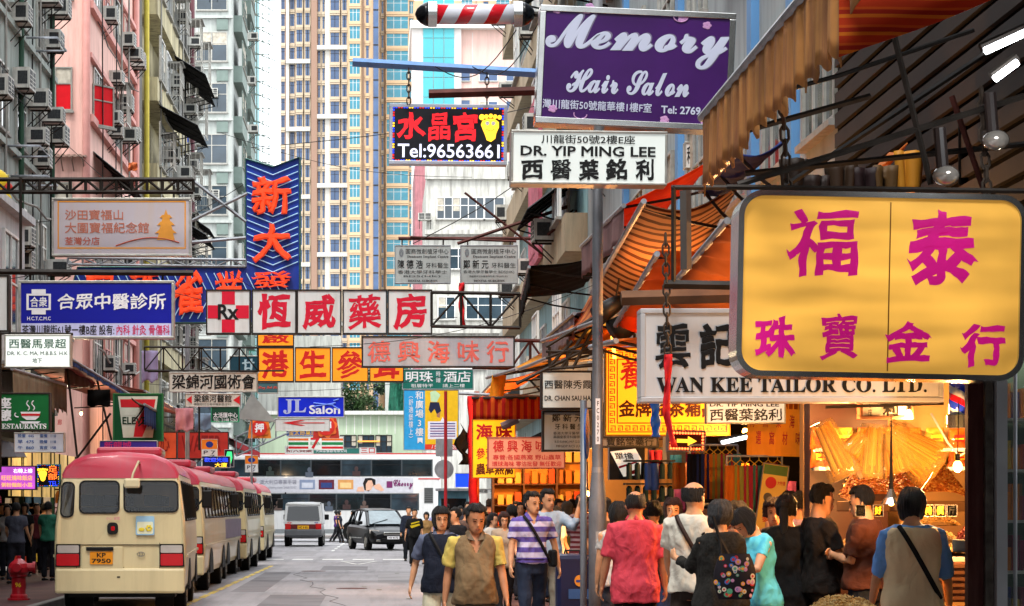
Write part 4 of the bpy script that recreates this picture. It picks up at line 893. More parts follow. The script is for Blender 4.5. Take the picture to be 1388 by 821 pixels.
sign('hanging_sign', "glowing white doctor's sign with black lettering right under the purple salon sign", (692, 177, 904, 250), 130, mat('lit_white_face', 'c3cac6', .35, var=.08, sc=1.2, emit=.22), [
    ('川龍街50號2樓E座', 733, 183, 860, 195, BLK, 'k'), ('DR. YIP MING LEE', 705, 198, 888, 212, BLK, 'n'), ('西', 706, 217, 736, 245, BLK, 'x'), ('醫', 746, 216, 774, 245, BLK, 'x'), ('葉', 784, 215, 812, 245, BLK, 'x'), ('銘', 821, 214, 850, 244, BLK, 'x'), ('利', 861, 214, 886, 244, BLK, 'x')], fw=.025, th=.28, roll=.7)
# -- barber pole lying across, above the LED sign
bpx = P(644, 19, 118); bp = thing('barber_pole', 'horizontal barber pole with red and white spiral between black domes', 'barber pole', bpx)
rw = mat('red_white_spiral', 'c9ccd6', .15, coat=.5); t = rw.node_tree; n = t.nodes; L_ = t.links
tc = n.new('ShaderNodeTexCoord'); sp = n.new('ShaderNodeSeparateXYZ'); L_.new(tc.outputs['Object'], sp.inputs[0])
at_ = n.new('ShaderNodeMath'); at_.operation = 'ARCTAN2'; L_.new(sp.outputs[2], at_.inputs[0]); L_.new(sp.outputs[1], at_.inputs[1])
m1 = n.new('ShaderNodeMath'); m1.operation = 'MULTIPLY'; m1.inputs[1].default_value = 1/(2*pi); L_.new(at_.outputs[0], m1.inputs[0])
m2 = n.new('ShaderNodeMath'); m2.operation = 'MULTIPLY_ADD'; m2.inputs[1].default_value = 3.0; L_.new(sp.outputs[0], m2.inputs[0]); L_.new(m1.outputs[0], m2.inputs[2])
fr_ = n.new('ShaderNodeMath'); fr_.operation = 'FRACT'; L_.new(m2.outputs[0], fr_.inputs[0]); cr_ = n.new('ShaderNodeValToRGB'); cr_.color_ramp.interpolation = 'CONSTANT'
cr_.color_ramp.elements[0].color = lin('c01824'); cr_.color_ramp.elements[1].position = .45; cr_.color_ramp.elements[1].color = lin('c9ccd6'); L_.new(fr_.outputs[0], cr_.inputs[0]); L_.new(cr_.outputs[0], n['Principled BSDF'].inputs['Base Color'])
MB().tube([(-.48, 0, 0), (.5, 0, 0)], .115, 24).build('cylinder', rw, bp, smooth=True)
for sg in (-1, 1):
    MB().tube([(sg*.44, 0, 0), (sg*.54, 0, 0)], .145, 24).build('collar', chrome, bp)
    MB().tube([(sg*.54, 0, 0), (sg*.58, 0, 0), (sg*.63, 0, 0), (sg*.67, 0, 0), (sg*.69, 0, 0)], [.14, .13, .1, .06, .01], 20).build('dome', mat('black_gloss', '0c0d10', .15), bp, smooth=True)
MB().tube([(.6, 0, 0), (.75, 0, .0)], .03, 8).build('mount', steel, bp)
# -- tailor's sign, gold herbal sign and the rest of the right side
sign('hanging_sign', "long white tailor's sign with big black characters, partly behind the yellow one", (868, 418, 1279, 545), 170, mat('white_sign_face_2', 'b4b6b8', .35, var=.04, sc=1, streak=.12), [
    ('雲', 888, 438, 936, 500, BLK, 'x'), ('記', 948, 438, 996, 500, BLK, 'x'), ('洋', 1020, 438, 1068, 500, BLK, 'x'), ('服', 1090, 438, 1138, 500, BLK, 'x'), ('WAN KEE TAILOR CO. LTD.', 890, 511, 1256, 532, BLK, 's')], frame=mat('white_frame', 'a9abae', .35, .2), fw=.04, th=.25)
goldf = mat('gold_lit_face', 'e08a10', .4, var=.08, sc=1.5, emit=.8, ecol='e88c14'); rf = flat('b8321a', rough=.4)
def fret(g, L, s):
    def frame_(x0, y0, x1, y1, w, m, y):
        b = MB()
        for q in ((x0, y0, x1, y0+w), (x0, y1-w, x1, y1), (x0, y0+w, x0+w, y1-w), (x1-w, y0+w, x1, y1-w)): (a, e), (c, h) = L(q[0], q[3]), L(q[2], q[1]); b.box(a, c, -y, -.001, e, h)
        b.build('border', m, g)
    frame_(824, 474, 986, 586, 1.5, rf, .006); frame_(836, 486, 974, 574, 1.5, rf, .006)
    b = MB(); n_ = 0
    ring = [(x, 480) for x in range(831, 982, 10)]+[(x, 580) for x in range(831, 982, 10)]+[(830, y) for y in range(490, 575, 10)]+[(980, y) for y in range(490, 575, 10)]
    for x, y in ring:
        for q in ((x-3.5, y-3.5, x+3.5, y-2.2), (x+2.2, y-2.2, x+3.5, y+3.5), (x-3.5, y+2.2, x+1, y+3.5), (x-3.5, y-.6, x-2.2, y+2.2), (x-2.2, y-.6, x+.2, y+.6)):
            (a, e), (c, h) = L(q[0], q[3]), L(q[2], q[1]); b.box(a, c, -.006, -.001, e, h)
    b.build('fret_pattern', rf, g)['kind'] = 'stuff'
sign('shop_sign', 'glowing gold herbal shop sign with a red fret border behind the tailor sign', (820, 470, 990, 591), 112, goldf, [('養', 840, 484, 872, 528, RED, 'x'), ('生', 900, 484, 932, 528, RED, 'x'), ('金牌涼茶補品', 838, 541, 972, 566, flat('4a1c10'), 'x')], fw=.02, frame=mat('gold_trim', '9a6a1c', .4, .5), extra=fret, th=.15)
sign('hanging_sign', 'doctor sign with English name, upper of two behind the lamp pole', (733, 502, 804, 555), 96, mat('lit_pale_face', 'b3bab6', .35, emit=.12), [('西醫陳秀霞', 738, 515, 802, 527, BLK, 'k'), ('DR. CHAN SAU HA', 738, 536, 801, 543, BLK, 'n')], frame=steel, fw=.03)
sign('hanging_sign', 'dental sign in tiny print, lower of two behind the lamp pole', (735, 556, 796, 612), 95, dm, [('鄭 新 元', 748, 561, 790, 572, BLK, 'x'), ('牙 科 醫 生', 752, 574, 790, 582, BLK, 'k'), ('香港大學牙醫學士', 750, 585, 790, 589, BLK, 'r'), ('英國皇家牙科醫學院', 750, 590, 790, 594, BLK, 'r'), ('B.D.S.(HK) M.F.G.D.P.', 752, 597, 790, 601, BLK, 'r'), ('MFGDP RCS (UK)', 754, 603, 790, 607, BLK, 'r')], frame=steel, fw=.03)
sign('shop_sign', 'salmon pink seafood shop board with red characters behind the doctor signs', (661, 592, 766, 635), 80, mat('salmon_face', 'cf8468', .45, var=.05, emit=.15), [('德 興 海 味', 668, 596, 740, 613, RED, 'x'), ('專營:各國燕窩 野山蟲草', 668, 616, 760, 623, RED, 'k'), ('環球海味 零沽批發 無任歡迎', 667, 625, 761, 632, RED, 'k')], fw=.02, frame=flat('a85a48'))
sign('shop_sign', 'bright yellow herb shop board with red characters beside the draped pole', (640, 568, 699, 648), 68, mat('yellow_lit_face', 'e8a014', .4, emit=.5), [('海', 645, 574, 668, 596, RED, 'x'), ('味', 672, 574, 695, 596, RED, 'x'), ('參茸燕窩', 645, 606, 696, 623, RED, 'x'), ('蟲草燕窩', 645, 627, 696, 644, flat('6a2a14'), 'x')], fw=.02, frame=flat('a8641c'))
def arrow(g, L, s):
    MB().prism([L(x, y) for x, y in ((917, 595), (932, 595), (932, 591), (944, 597.5), (932, 604), (932, 600), (917, 600))], -.012, -.002).build('arrow', YL, g)
    led_edge2(g, L)
def led_edge2(g, L):
    b = MB()
    for i in range(12):
        for y in (587, 608): u, v = L(909+i*3.9, y); b.ell((u, -.01, v), (.014, .01, .014), 6, 4)
    for j in range(4):
        for x in (909, 952): u, v = L(x, 591+j*4.4); b.ell((u, -.01, v), (.014, .01, .014), 6, 4)
    b.build('bulbs', led('warm', 'ff5a2a', 3), g)
sign('led_sign', 'small arrow sign ringed with red bulbs under the gold herbal sign', (905, 583, 956, 612), 120, flat('3a0a08'), [], frame=galv, fw=.015, extra=arrow, roll=1.5)
sign('hanging_sign', "small white doctor's sign hanging under the tailor's sign", (957, 544, 1065, 574), 135, mat('lit_white_face'), [('DR. YIP MING LEE', 962, 545, 1056, 551, BLK, 'n'), ('西醫葉銘利', 962, 553, 1060, 571, BLK, 'x')], fw=.015, th=.12)
sign('hanging_sign', 'cream sign stub with one black character under the yellow sign', (1165, 540, 1238, 568), 150, cream, [('E\n座', 1176, 545, 1182, 564, BLK, 'k'), ('利', 1196, 544, 1218, 565, BLK, 'x')], fw=.03, th=.12, frame=mat('brown_frame', '6a4630', .5), case=cream)
orp = mat('orange_paper', 'dc7a18', .7, var=.1, sc=3, emit=.15)
bn = thing('banner', 'orange paper banner with red characters behind the small doctor sign', 'banner', P(1050, 618, 128), 0); bn.rotation_euler[1] = R(1.5)
b = MB(); b.grid(lambda u, v: ((u-.5)*.59, .03*sin(u*9)+.02*sin(v*6), .58*v), 10, 8); b.build('sheet', orp, bn, solid=.004)
for i in range(8): lettering(bn, '特選燕窩藥材海味'[i], -.28+i*.07, .12 if i % 2 else .3, -.225+i*.07, .26 if i % 2 else .44, RED, 'k', y=-.035)
for i in range(11): MB().box(-.29+i*.053, -.25+i*.053, -.02, -.015, .5, .58).build('fringe', mat('dark_orange_paper', 'b85010', .7), bn)
dk = flat('2a2824', rough=.4)
sign('shop_sign', 'dark shop fascia with brush characters under the gold herbal sign', (800, 590, 893, 607), 106, mat('grey_brown_face', '6e6862', .5, var=.1), [('寶銘堂藥行', 822, 593, 886, 604, BLK, 'k')], fw=.03, frame=dk)
def tilt(g, L, s):
    MB().prism([L(x, y) for x, y in ((827, 612), (861, 608), (869, 622), (868, 643), (845, 646))], -.02, -.002).build('light_panel', mat('lit_poster', 'c9c6b8', .4, emit=.35), g)
    lettering(g, '單擔', *L(833, 623), *L(858, 613), BLK, 'x', y=-.021, shear=-.3)
    MB().prism([L(x, y) for x, y in ((848, 641), (866, 634), (866, 641), (850, 644))], -.03, -.02).build('red_print', RED, g)
    MB().prism([L(x, y) for x, y in ((838, 632), (862, 625), (863, 627), (839, 635))], -.03, -.02).build('red_print', RED, g)
sign('poster_box', 'black board with a slanting white poster next to the lamp pole', (826, 606, 874, 650), 110, flat('0b0a0a'), [], fw=0, extra=tilt, cat='poster')
pst = sign('poster', 'tall leaning yellow poster with a red disc between clothes and stall', (1022, 628, 1058, 720), 130, mat('yellow_poster', 'cf9a3a', .5, var=.1, emit=.1), [('#green_head', 1024, 630, 1056, 643, flat('5a7a3a')), ('●', 1028, 646, 1043, 662, RED, 'k'), ('●', 1028, 668, 1040, 680, flat('5c5650'), 'k'), ('大特價', 1044, 650, 1055, 656, RED, 'k'), ('低價\n發售', 1030, 688, 1052, 708, RED, 'k')], fw=.01, roll=8, th=.02)
# -- the big yellow jeweller sign
s = 214; cx = 1191; Y0 = 517
G = thing('jewellery_sign', 'big glowing yellow rounded jewellery sign with magenta characters', 'sign', P(cx, Y0-4, s)); G.rotation_euler = (0, R(1.2), 0)
def YLc(x, y): return ((x-cx)/s, (Y0-4-y)/s)
def rrect(w, h, r, n=8):
    o = []
    for (sx_, sz, a0) in ((1, 1, 0), (-1, 1, 90), (-1, -1, 180), (1, -1, 270)):
        for i in range(n+1): a = R(a0+90*i/n); o.append((sx_*(w/2-r)+r*cos(a), h/2+sz*(h/2-r)+r*sin(a)))
    return o[::-1]
wd_, ht = 390/s, 252/s; out = rrect(wd_, ht, .16)
yf = mat('yellow_lit_acrylic', 'd29c42', .3, emit=.42, var=.05); t = yf.node_tree; n = t.nodes; L_ = t.links
# fluorescent tubes behind the acrylic make horizontal bands in its own glow
tc = n.new('ShaderNodeTexCoord'); mp = n.new('ShaderNodeMapping'); mp.inputs['Scale'].default_value = (.9, 1, 4.2); nz = n.new('ShaderNodeTexNoise'); nz.inputs['Scale'].default_value = 1.3; nz.inputs['Detail'].default_value = 1
L_.new(tc.outputs['Object'], mp.inputs[0]); L_.new(mp.outputs[0], nz.inputs[0]); mr = n.new('ShaderNodeMapRange'); mr.inputs[1].default_value = .3; mr.inputs[2].default_value = .72; mr.inputs[3].default_value = .2; mr.inputs[4].default_value = .6
L_.new(nz.outputs[0], mr.inputs[0]); 
def mth(op, a, b_=None, v=None):
    q = n.new('ShaderNodeMath'); q.operation = op; L_.new(a, q.inputs[0])
    if b_ is not None: L_.new(b_, q.inputs[1])
    if v is not None: q.inputs[1].default_value = v
    return q.outputs[0]
sxyz = n.new('ShaderNodeSeparateXYZ'); L_.new(tc.outputs['Object'], sxyz.inputs[0])
dx = mth('POWER', mth('ABSOLUTE', mth('MULTIPLY', sxyz.outputs[0], v=1/.91)), v=3); dz = mth('POWER', mth('ABSOLUTE', mth('MULTIPLY', mth('SUBTRACT', sxyz.outputs[2], v=.57), v=1/.59)), v=3)
ed = n.new('ShaderNodeMapRange'); ed.inputs[1].default_value = 0; ed.inputs[2].default_value = 1.1; ed.inputs[3].default_value = 1.0; ed.inputs[4].default_value = .45; L_.new(mth('ADD', dx, dz), ed.inputs[0])
L_.new(mth('MULTIPLY', mr.outputs[0], ed.outputs[0]), n['Principled BSDF'].inputs['Emission Strength'])
MB().prism(rrect(wd_-.05, ht-.05, .14), .0, .02).build('panel', yf, G, loc=(0, 0, .025)); MB().prism(rrect(wd_-.02, ht-.02, .15), .03, .3).build('casing', mat('dark_casing', '3a2a1c', .5), G, loc=(0, 0, .01))
MB().box(.05, .058, -.002, 0, .05, ht-.06).build('joint', mat('amber_joint', '8c5c1c', .5), G, loc=(0, 0, 0))
b = MB(); inn = rrect(wd_-.07, ht-.07, .13); inn = [(x, z+.035) for x, z in inn]; k = len(out)
vs = [(x, -.03, z) for x, z in out]+[(x, -.03, z) for x, z in inn]+[(x, .28, z) for x, z in out]+[(x, .01, z) for x, z in inn]
fs = []
for i in range(k): j = (i+1) % k; fs += [(i, j, k+j, k+i), (i, 2*k+i, 2*k+j, j), (k+i, k+j, 3*k+j, 3*k+i)]
b.add(vs, fs).build('frame', chrome, G, smooth=False)
mg = mat('magenta_print', 'b40f6c', .4, emit=.22)
for ch, x0, y0, x1, y1 in (('福', 1062, 285, 1160, 378), ('泰', 1225, 282, 1323, 386), ('珠', 1022, 430, 1078, 488), ('寶', 1110, 426, 1162, 490), ('金', 1198, 434, 1262, 492), ('行', 1300, 436, 1362, 496)):
    (a, e), (c, h) = YLc(x0, y1), YLc(x1, y0); lettering(G, ch, a, e, c, h, mg, 'x', y=-.002, name='character')
for x in (1060, 1330): chain('chain above the big yellow sign, %s end' % ('left' if x < 1100 else 'right'), (x, 120), (x+8, 262), 213, .014)
beam('sign_bracket', 'black bar along the top of the big yellow sign', 'bracket', (985, 253, 218), (1400, 259, 218), .016, steel)
beam('sign_bracket', 'black upright bar left of the yellow sign', 'bracket', (913, 252, 172), (913, 386, 172), .02, steel); beam('sign_bracket', 'black horizontal bar over the tailor sign', 'bracket', (900, 385, 172), (1010, 387, 172), .035, steel); beam('sign_bracket', 'black top bar of the frame left of the yellow sign', 'bracket', (910, 254, 172), (1020, 254, 172), .02, steel)
beam('timber_post', 'weathered timber hanging in the dark frame left of the yellow sign', 'timber', (929, 258, 168), (930, 365, 168), .045, mat('grey_wood', '4a4440', .8))
beam('timber_beam', 'orange lit timber beam above the tailor sign', 'timber', (842, 404, 168), (1000, 400, 168), .06, wood)
chain('chain in front of the tailor sign beside the first character', (902, 318), (905, 480), 172, .012)
ribbon('red cloth ribbon hanging in front of the tailor sign', [(906, 480), (905, 520), (903, 560), (914, 606)], 173, .05, amp=.02); ribbon('blue plastic strip below the tailor sign', [(888, 540), (889, 592)], 165, .07, mat('blue_cloth', '1f5ac0', .5), name='strip', cat='strip', amp=.01)
sign('hanging_sign', 'white plate at an angle between blue pipes, above the orange awning', (928, 192, 950, 228), 92, pw, [('利得', 931, 198, 947, 222, BLK, 'k')], fw=.02)
for j, (a, c, s_) in enumerate((((0, 110), (390, 420), 60), ((0, 380), (330, 250), 70), ((340, 200), (1000, 60), 75), ((560, 330), (900, 60), 90), ((300, 180), (640, 240), 50), ((230, 395), (620, 430), 61), ((0, 300), (200, 240), 64), ((420, 470), (820, 380), 66), ((640, 90), (730, 30), 102), ((590, 90), (700, 40), 104), ((200, 520), (640, 505), 48))):
    A = P(*a, s_); B = P(*c, s_); pts = [(B-A)*(i/12)-Vector((0, 0, .35*sin(pi*i/12))) for i in range(13)]
    tag(MB().tube(pts, .007, 4).build('overhead_wire', black, None, loc=A), 'thin black wire strung across the street, %s' % ('just above the lattice truss', 'long one under the truss rising to the right', 'long one rising high past the neon column', 'slack one running to the awnings on the right', 'low on the left, ending at the neon column', 'behind the pharmacy panels', 'at the left end of the truss', 'low one crossing the middle to the awnings', 'steep short one above the LED foot sign', 'second steep one above the LED foot sign', 'lowest one above the minibuses')[j], 'wire', 'thin wires across the street')

# ================================================================ VEHICLES
def loft(mb, rings, cap=True):
    n = len(rings[0]); k = len(rings); vs = [v for g in rings for v in g]; fs = []
    for i in range(k-1):
        for j in range(n): fs.append((i*n+j, i*n+(j+1) % n, (i+1)*n+(j+1) % n, (i+1)*n+j))
    if cap: fs += [tuple(range(n))[::-1], tuple((k-1)*n+j for j in range(n))]
    return mb.add(vs, fs)
def wheel(parent, x, y, r, w, rim, face=1):
    q = thing('wheel', None, None, (x, y, r)); q.parent = parent
    MB().tube([(-w/2, 0, 0), (-w/2+.02, 0, 0), (w/2-.02, 0, 0), (w/2, 0, 0)], [r*.93, r, r, r*.93], 24).build('tyre', rubber, q, smooth=False)
    b = MB(); f = face
    b.tube([(f*w*.2, 0, 0), (f*(w/2+.004), 0, 0)], r*.62, 20)
    for i in range(5):
        a = i*2*pi/5; b.tube([(f*(w/2+.008), 0, 0), (f*(w/2+.008), r*.6*cos(a), r*.6*sin(a))], (.03, .012), 4, ref=(1, 0, 0))
    b.tube([(f*w*.2, 0, 0), (f*(w/2+.02), 0, 0)], r*.18, 10); b.build('rim', rim, q)
cream_p = mat('cream_vehicle_paint', 'c9bb92', .3, var=.05, sc=1, coat=.25, streak=.22, scol=(.2, .16, .1)); red_p = mat('red_roof_paint', 'a82c40', .38, var=.12, sc=1.5, coat=.15, streak=.35, scol=(.25, .1, .12))
vglass = mat('vehicle_glass', '0c1013', .06, var=.5, sc=1.2, spec=.45); trim = mat('rubber_trim', '101010', .6)
redl = mat('red_lamp_glass', 'a30c14', .12, coat=.6, emit=.05); clr = mat('clear_lamp_glass', 'a8a29c', .12, coat=.6); rimg = mat('steel_rim', '7c7a74', .45, .4)
def yr(z): return 0 if z < 1.25 else .16*((z-1.25)/1.3)**1.5
HW = [(.36, .96), (.5, 1.03), (1.0, 1.045), (1.4, 1.03), (1.7, .995), (2.1, .945), (2.24, .92), (2.36, .86), (2.48, .72), (2.56, .5), (2.6, 0)]
def hw(z):
    for (a, b), (c, d) in zip(HW, HW[1:]):
        if z <= c: return b+(d-b)*(z-a)/(c-a)
    return 0
bus_glass = mat('tinted_bus_glass', '12181c', .04, var=.3, sc=1.2, spec=.5, alpha=.45); cabin_m = mat('cabin_lining', '24221f', .8); seat_m = mat('seat_cloth', '2c3440', .85, var=.3)
WINS = ((-.92, -.75, 1.58, 2.1, .035), (-.62, -.03, 1.64, 2.12, 0), (.08, .90, 1.66, 2.12, -.02))
def rr_(x0, x1, z0, z1, r=.06, sl=0):
    o_ = []
    for cx_, cz, a0 in ((x1-r, z1-r, 0), (x0+r, z1-r, 90), (x0+r, z0+r, 180), (x1-r, z0+r, 270)):
        for i in range(5): a = R(a0+i*22.5); o_.append((cx_+r*cos(a)+sl*(cz-z0), cz+r*sin(a)))
    return o_[::-1]
def minibus(name, label, loc, rz, plate, side=None, sticker=True):
    t = thing(name, label, 'minibus', loc, rz, 'red-roofed minibuses waiting at the kerb')
    def section(zs, y, k, dz=0):
        pts = [(hw(z)*k, z) for z in zs]; ring = [(-x, z) for x, z in pts]+[(x, z) for x, z in reversed(pts) if x > 0]
        return [(x, y+(yr(z) if y < 1 else 0)*(1-y if y < 1 else 0)-(.25*(z-1.3) if y > 6.5 and z > 1.3 else 0)*(y-6.5)*2, z+dz) for x, z in ring]
    ys = [(0, .955), (.03, .978), (.09, .993), (.2, 1), (1.2, 1), (3.5, 1), (6.3, 1), (6.7, .985), (6.9, .95), (7.0, .88)]
    zb = [.38, .42, .5, .8, 1.1, 1.4, 1.7, 2.0, 2.18, 2.24]
    if 'minibus_body' not in MESH:                    # shell hollowed out so that one looks through the windows into the cabin
        raw = bpy.data.objects.new('raw', loft(MB(), [section(zb, y, k) for y, k in ys]).mesh('raw', [cream_p]))
        def cutter(mb):
            me = mb.mesh('cut', [cabin_m]); bm = bmesh.new(); bm.from_mesh(me); bmesh.ops.recalc_face_normals(bm, faces=bm.faces[:]); bm.to_mesh(me); bm.free(); return bpy.data.objects.new('cut', me)
        cs = [cutter(MB().box(-.86, .86, .13, 6.6, .95, 2.13))]
        for x0, x1, z0, z1, sl in WINS: cs.append(cutter(MB().prism(rr_(x0, x1, z0, z1, .07, sl), -.2, .5)))
        for k in range(6): cs.append(cutter(MB().box(-1.3, 1.3, .42+k*.98, 1.26+k*.98, 1.54, 2.1)))
        for c in cs:
            TMP.collection.objects.link(c); md = raw.modifiers.new('b', 'BOOLEAN'); md.operation = 'DIFFERENCE'; md.object = c; md.solver = 'EXACT'
        MESH['minibus_body'] = bake(raw); MESH['minibus_body'].name = 'body'
        for c in cs: bpy.data.objects.remove(c)
    link('body', MESH['minibus_body'], t)
    for r_ in range(6):
        for x in (-.6, -.2, .45):
            b = MB(); b.box(x-.19, x+.19, .75+r_*.95, .85+r_*.95, 1.0, 1.72).box(x-.11, x+.11, .76+r_*.95, .84+r_*.95, 1.74, 1.92); b.build('seat', seat_m, t, bev=.02)
    zr = [2.24, 2.3, 2.36, 2.43, 2.48, 2.53, 2.56, 2.585, 2.6]
    rr = MB(); loft(rr, [section(zr, y, k, d) for (y, k), d in zip([(-.02, .985), (.03, .995), (.1, 1.006), (.25, 1.008), (1.2, 1.008), (3.5, 1.008), (6.3, 1.008), (6.7, .99), (6.9, .96), (7.0, .9)], [-.06, -.025, .0, .006, .006, .006, .006, 0, -.03, -.07])])
    o = rr.build('roof', red_p, t, smooth=True)
    md = o.modifiers.new('e', 'EDGE_SPLIT'); md.split_angle = R(40)
    MB().cbox((0, 3.3, 2.66), (1.1, 1.5, .16)).build('roof_unit', red_p, t, bev=.05); MB().cbox((.1, 5.6, 2.63), (.5, .4, .1)).build('roof_vent', red_p, t, bev=.03)
    def face(nm, pts, m, d=.008, bev=0, par=None, d0=-.02):
        b = MB().prism(pts, -d, -d0); b.v = [(x, y+yr(z), z) for x, y, z in b.v]; return b.build(nm, m, par or t, bev=bev)
    for x0, x1, z0, z1, sl in WINS:
        oo, ii = rr_(x0-.025, x1+.025, z0-.025, z1+.025, .09, sl), rr_(x0, x1, z0, z1, .07, sl); n_ = len(oo)
        vs = [(x, y, z) for y, ring in ((-.012, oo), (-.012, ii), (.02, oo), (.03, ii)) for x, z in ring]
        b = MB().add([(x, y+yr(z), z) for x, y, z in vs], [f for i in range(n_) for j in [(i+1) % n_] for f in ((i, j, n_+j, n_+i), (i, 2*n_+i, 2*n_+j, j), (n_+i, n_+j, 3*n_+j, 3*n_+i))]); w = b.build('window', trim, t)
        pn = MB().add([(x, .004+yr(z), z) for x, z in ii], [tuple(range(n_))]).build('pane', bus_glass, w)
    # door seams
    for x0, x1, z0, z1 in ((-.685, -.675, .6, 2.22), (.055, .063, .6, 2.24), (.62, .628, .62, 1.16), (-.69, .64, 1.125, 1.133), (-.62, .56, .655, .663)): face('door_seam', [(x0, z0), (x0, z1), (x1, z1), (x1, z0)], trim, .003)
    face('tailgate_panel', [(-.6, .7), (-.6, 1.1), (.05, 1.1), (.05, .7)], cream_p, .012, bev=.01)
    for sgn in (-1, 1):
        l = face('taillight', [(sgn*.62, .78), (sgn*.62, 1.14), (sgn*1.0, 1.14), (sgn*1.015, .78)][::sgn and 1], trim, .012)
        face('reversing_lens', rr_(min(sgn*.64, sgn*.98), max(sgn*.64, sgn*.98), 1.0, 1.12, .02), clr, .028, par=l); face('red_lens', rr_(min(sgn*.64, sgn*.99), max(sgn*.64, sgn*.99), .8, .985, .02), redl, .03, par=l)
    face('lock_recess', rr_(-.2, -.03, 1.29, 1.48, .06), trim, .01); face('lock_badge', rr_(-.14, -.08, 1.35, 1.42, .02), redl, .016)
    b = MB().cbox((0, 0, 0), (1, 1, 1)); b = MB(); b.box(-.53, -.1, -.05, 0, 1.035, 1.095); b.build('plate_light_bar', black, t, bev=.01)
    pl = face('number_plate', rr_(-.47, -.11, .82, 1.02, .02), flat('d98a1c', rough=.4), .03)
    if plate: lettering(pl, plate.split()[0], -.36, .93, -.22, 1.0, BLK, 'n', y=-.031); lettering(pl, plate.split()[1], -.44, .84, -.14, .91, BLK, 'n', y=-.031)
    MB().box(-1.02, 1.02, -.03, .1, .36, .76).build('bumper', cream_p, t, bev=.04)
    MB().cbox((-.02, -.032, .62), (.05, .01, .02)).build('bumper_slot', black, t)
    MB().tube([(.08, 0, .92), (.1, 0, .92)], .02, 6)
    if sticker:
        st = face('sticker', rr_(.25, .54, 1.28, 1.58, .02), flat('8fb4cc'), .012); face('sticker_field', rr_(.27, .52, 1.3, 1.49, .02), flat('d4d6b8'), .014, par=st)
        b = MB()
        for i in range(6): a = i*pi/3; b.ell((.455+.035*cos(a), -.02, 1.39+.035*sin(a)), (.02, .004, .02), 6, 4)
        b.ell((.34, -.02, 1.37), (.05, .004, .03), 8, 4); b.build('sticker_flower', flat('d8c23c'), st)
        lettering(t, '小心 留意', -.22, 1.52, -.0, 1.57, flat('c86a8a'), 'r', y=.0)
    bd = MB(); bd.tube([(.33+.06*cos(i*pi/6), -.012, .98+.035*sin(i*pi/6)) for i in range(13)], .005, 4); bd.tube([(.33+.025*cos(i*pi/6), -.012, .98+.035*sin(i*pi/6)) for i in range(13)], .004, 4); bd.tube([(.29, -.012, .995), (.37, -.012, .995)], .004, 4); bd.build('badge', rimg, t)
    m = MB().tube([(.3, .12, 2.42), (.3, -.12, 2.44), (.22, -.22, 2.25), (.2, -.25, 2.16)], .018, 6).build('mirror_arm', flat('b5a88a'), t)
    MB().box(.08, .33, -.3, -.24, 2.02, 2.17).build('rear_mirror', flat('c9bf9c'), t, bev=.03)
    # sides: six windows, mirror, mouldings, fuel flap
    for sg in (-1, 1):
        for k in range(6):
            y0 = .38+k*.98; y1 = y0+.92; b = MB(); zz = (1.5, 1.66, 1.84, 2.02, 2.14)
            ring = [(sg*(hw(z)+.006), y0, z) for z in zz]+[(sg*(hw(z)+.006), y1, z) for z in reversed(zz)]
            b.tube([(sg*(hw(z)+.004), y0+.02, z) for z in zz], .025, 4); b.tube([(sg*(hw(z)+.004), y1-.02, z) for z in zz], .025, 4)
            for z in (1.52, 2.12): b.tube([(sg*(hw(z)+.004), y0, z), (sg*(hw(z)+.004), y1, z)], .025, 4)
            w = b.build('side_window', trim, t)
            b = MB(); zz = (1.54, 1.7, 1.86, 2.02, 2.1)
            vs = [(sg*(hw(z)+.012), y, z) for z in zz for y in (y0+.04, y1-.04)]; b.add(vs, [(2*i, 2*i+1, 2*i+3, 2*i+2) for i in range(4)]); b.build('pane', bus_glass, w)
        MB().box(sg*1.05-.012, sg*1.05+.012, .2, 6.6, .93, .97).build('side_moulding', cream_p, t)
        for yy in (1.75, 5.65):
            MB().prism([(yy+.5*cos(a*pi/10), .38+.5*sin(a*pi/10)) for a in range(11)], -.012, .012, Matrix.Translation((sg*1.045, 0, 0)) @ Matrix.Rotation(R(90), 4, 'Z')).build('wheel_arch', trim, t)
            wheel(t, sg*.86, yy, .39, .26, rimg, sg)
        m = MB().tube([(sg*1.0, 6.75, 1.7), (sg*1.2, 6.9, 1.95), (sg*1.2, 6.9, 2.1)], .02, 5); m.build('mirror_arm', black, t); MB().cbox((sg*1.22, 6.88, 1.88), (.2, .1, .34)).build('side_mirror', black, t, bev=.03)
        MB().box(sg*.98-.03, sg*.98+.03, .05, .3, .42, .9).build('mudguard', cream_p, t)
    MB().box(-.85, .85, .5, 6.7, .28, .5).build('underbody', black, t); MB().tube([(-.4, 1.2, .45), (.4, 1.2, .45)], .1, 8).build('exhaust', rust, t); MB().box(-.8, -.5, 1.2, 1.24, .1, .45).build('mudflap', black, t); MB().box(.5, .8, 1.2, 1.24, .1, .45).build('mudflap', black, t)
    if side:
        for sg in (-1, 1): MB().box(sg*1.045-.012, sg*1.045+.012, .3, 6.5, .98, 1.44).build('side_advert', side, t)
    return t
LB = ['nearest cream minibus with red roof, mirror and plate KP 7950', 'second cream minibus in the row, just ahead of plate KP 7950', 'third minibus in the row with a dull purple side', 'fourth minibus in the row, behind the gap before the last one', 'farthest minibus in the row, alone beyond a gap']
minibus('minibus', LB[0], (-4.1, 34.9, 0), R(3.2), 'KP 7950')
minibus('minibus', LB[1], (-4.55, 44.4, 0), R(.3), 'LM 2208')
minibus('minibus', LB[2], (-4.72, 51.9, 0), R(0), 'JX 5116', side=mat('dull_purple_print', '6e5a78', .4, var=.25))
minibus('minibus', LB[3], (-4.58, 59.2, 0), R(0), 'GT 3390')
minibus('minibus', LB[4], (-4.72, 70.8, 0), R(0), 'HK 8041')

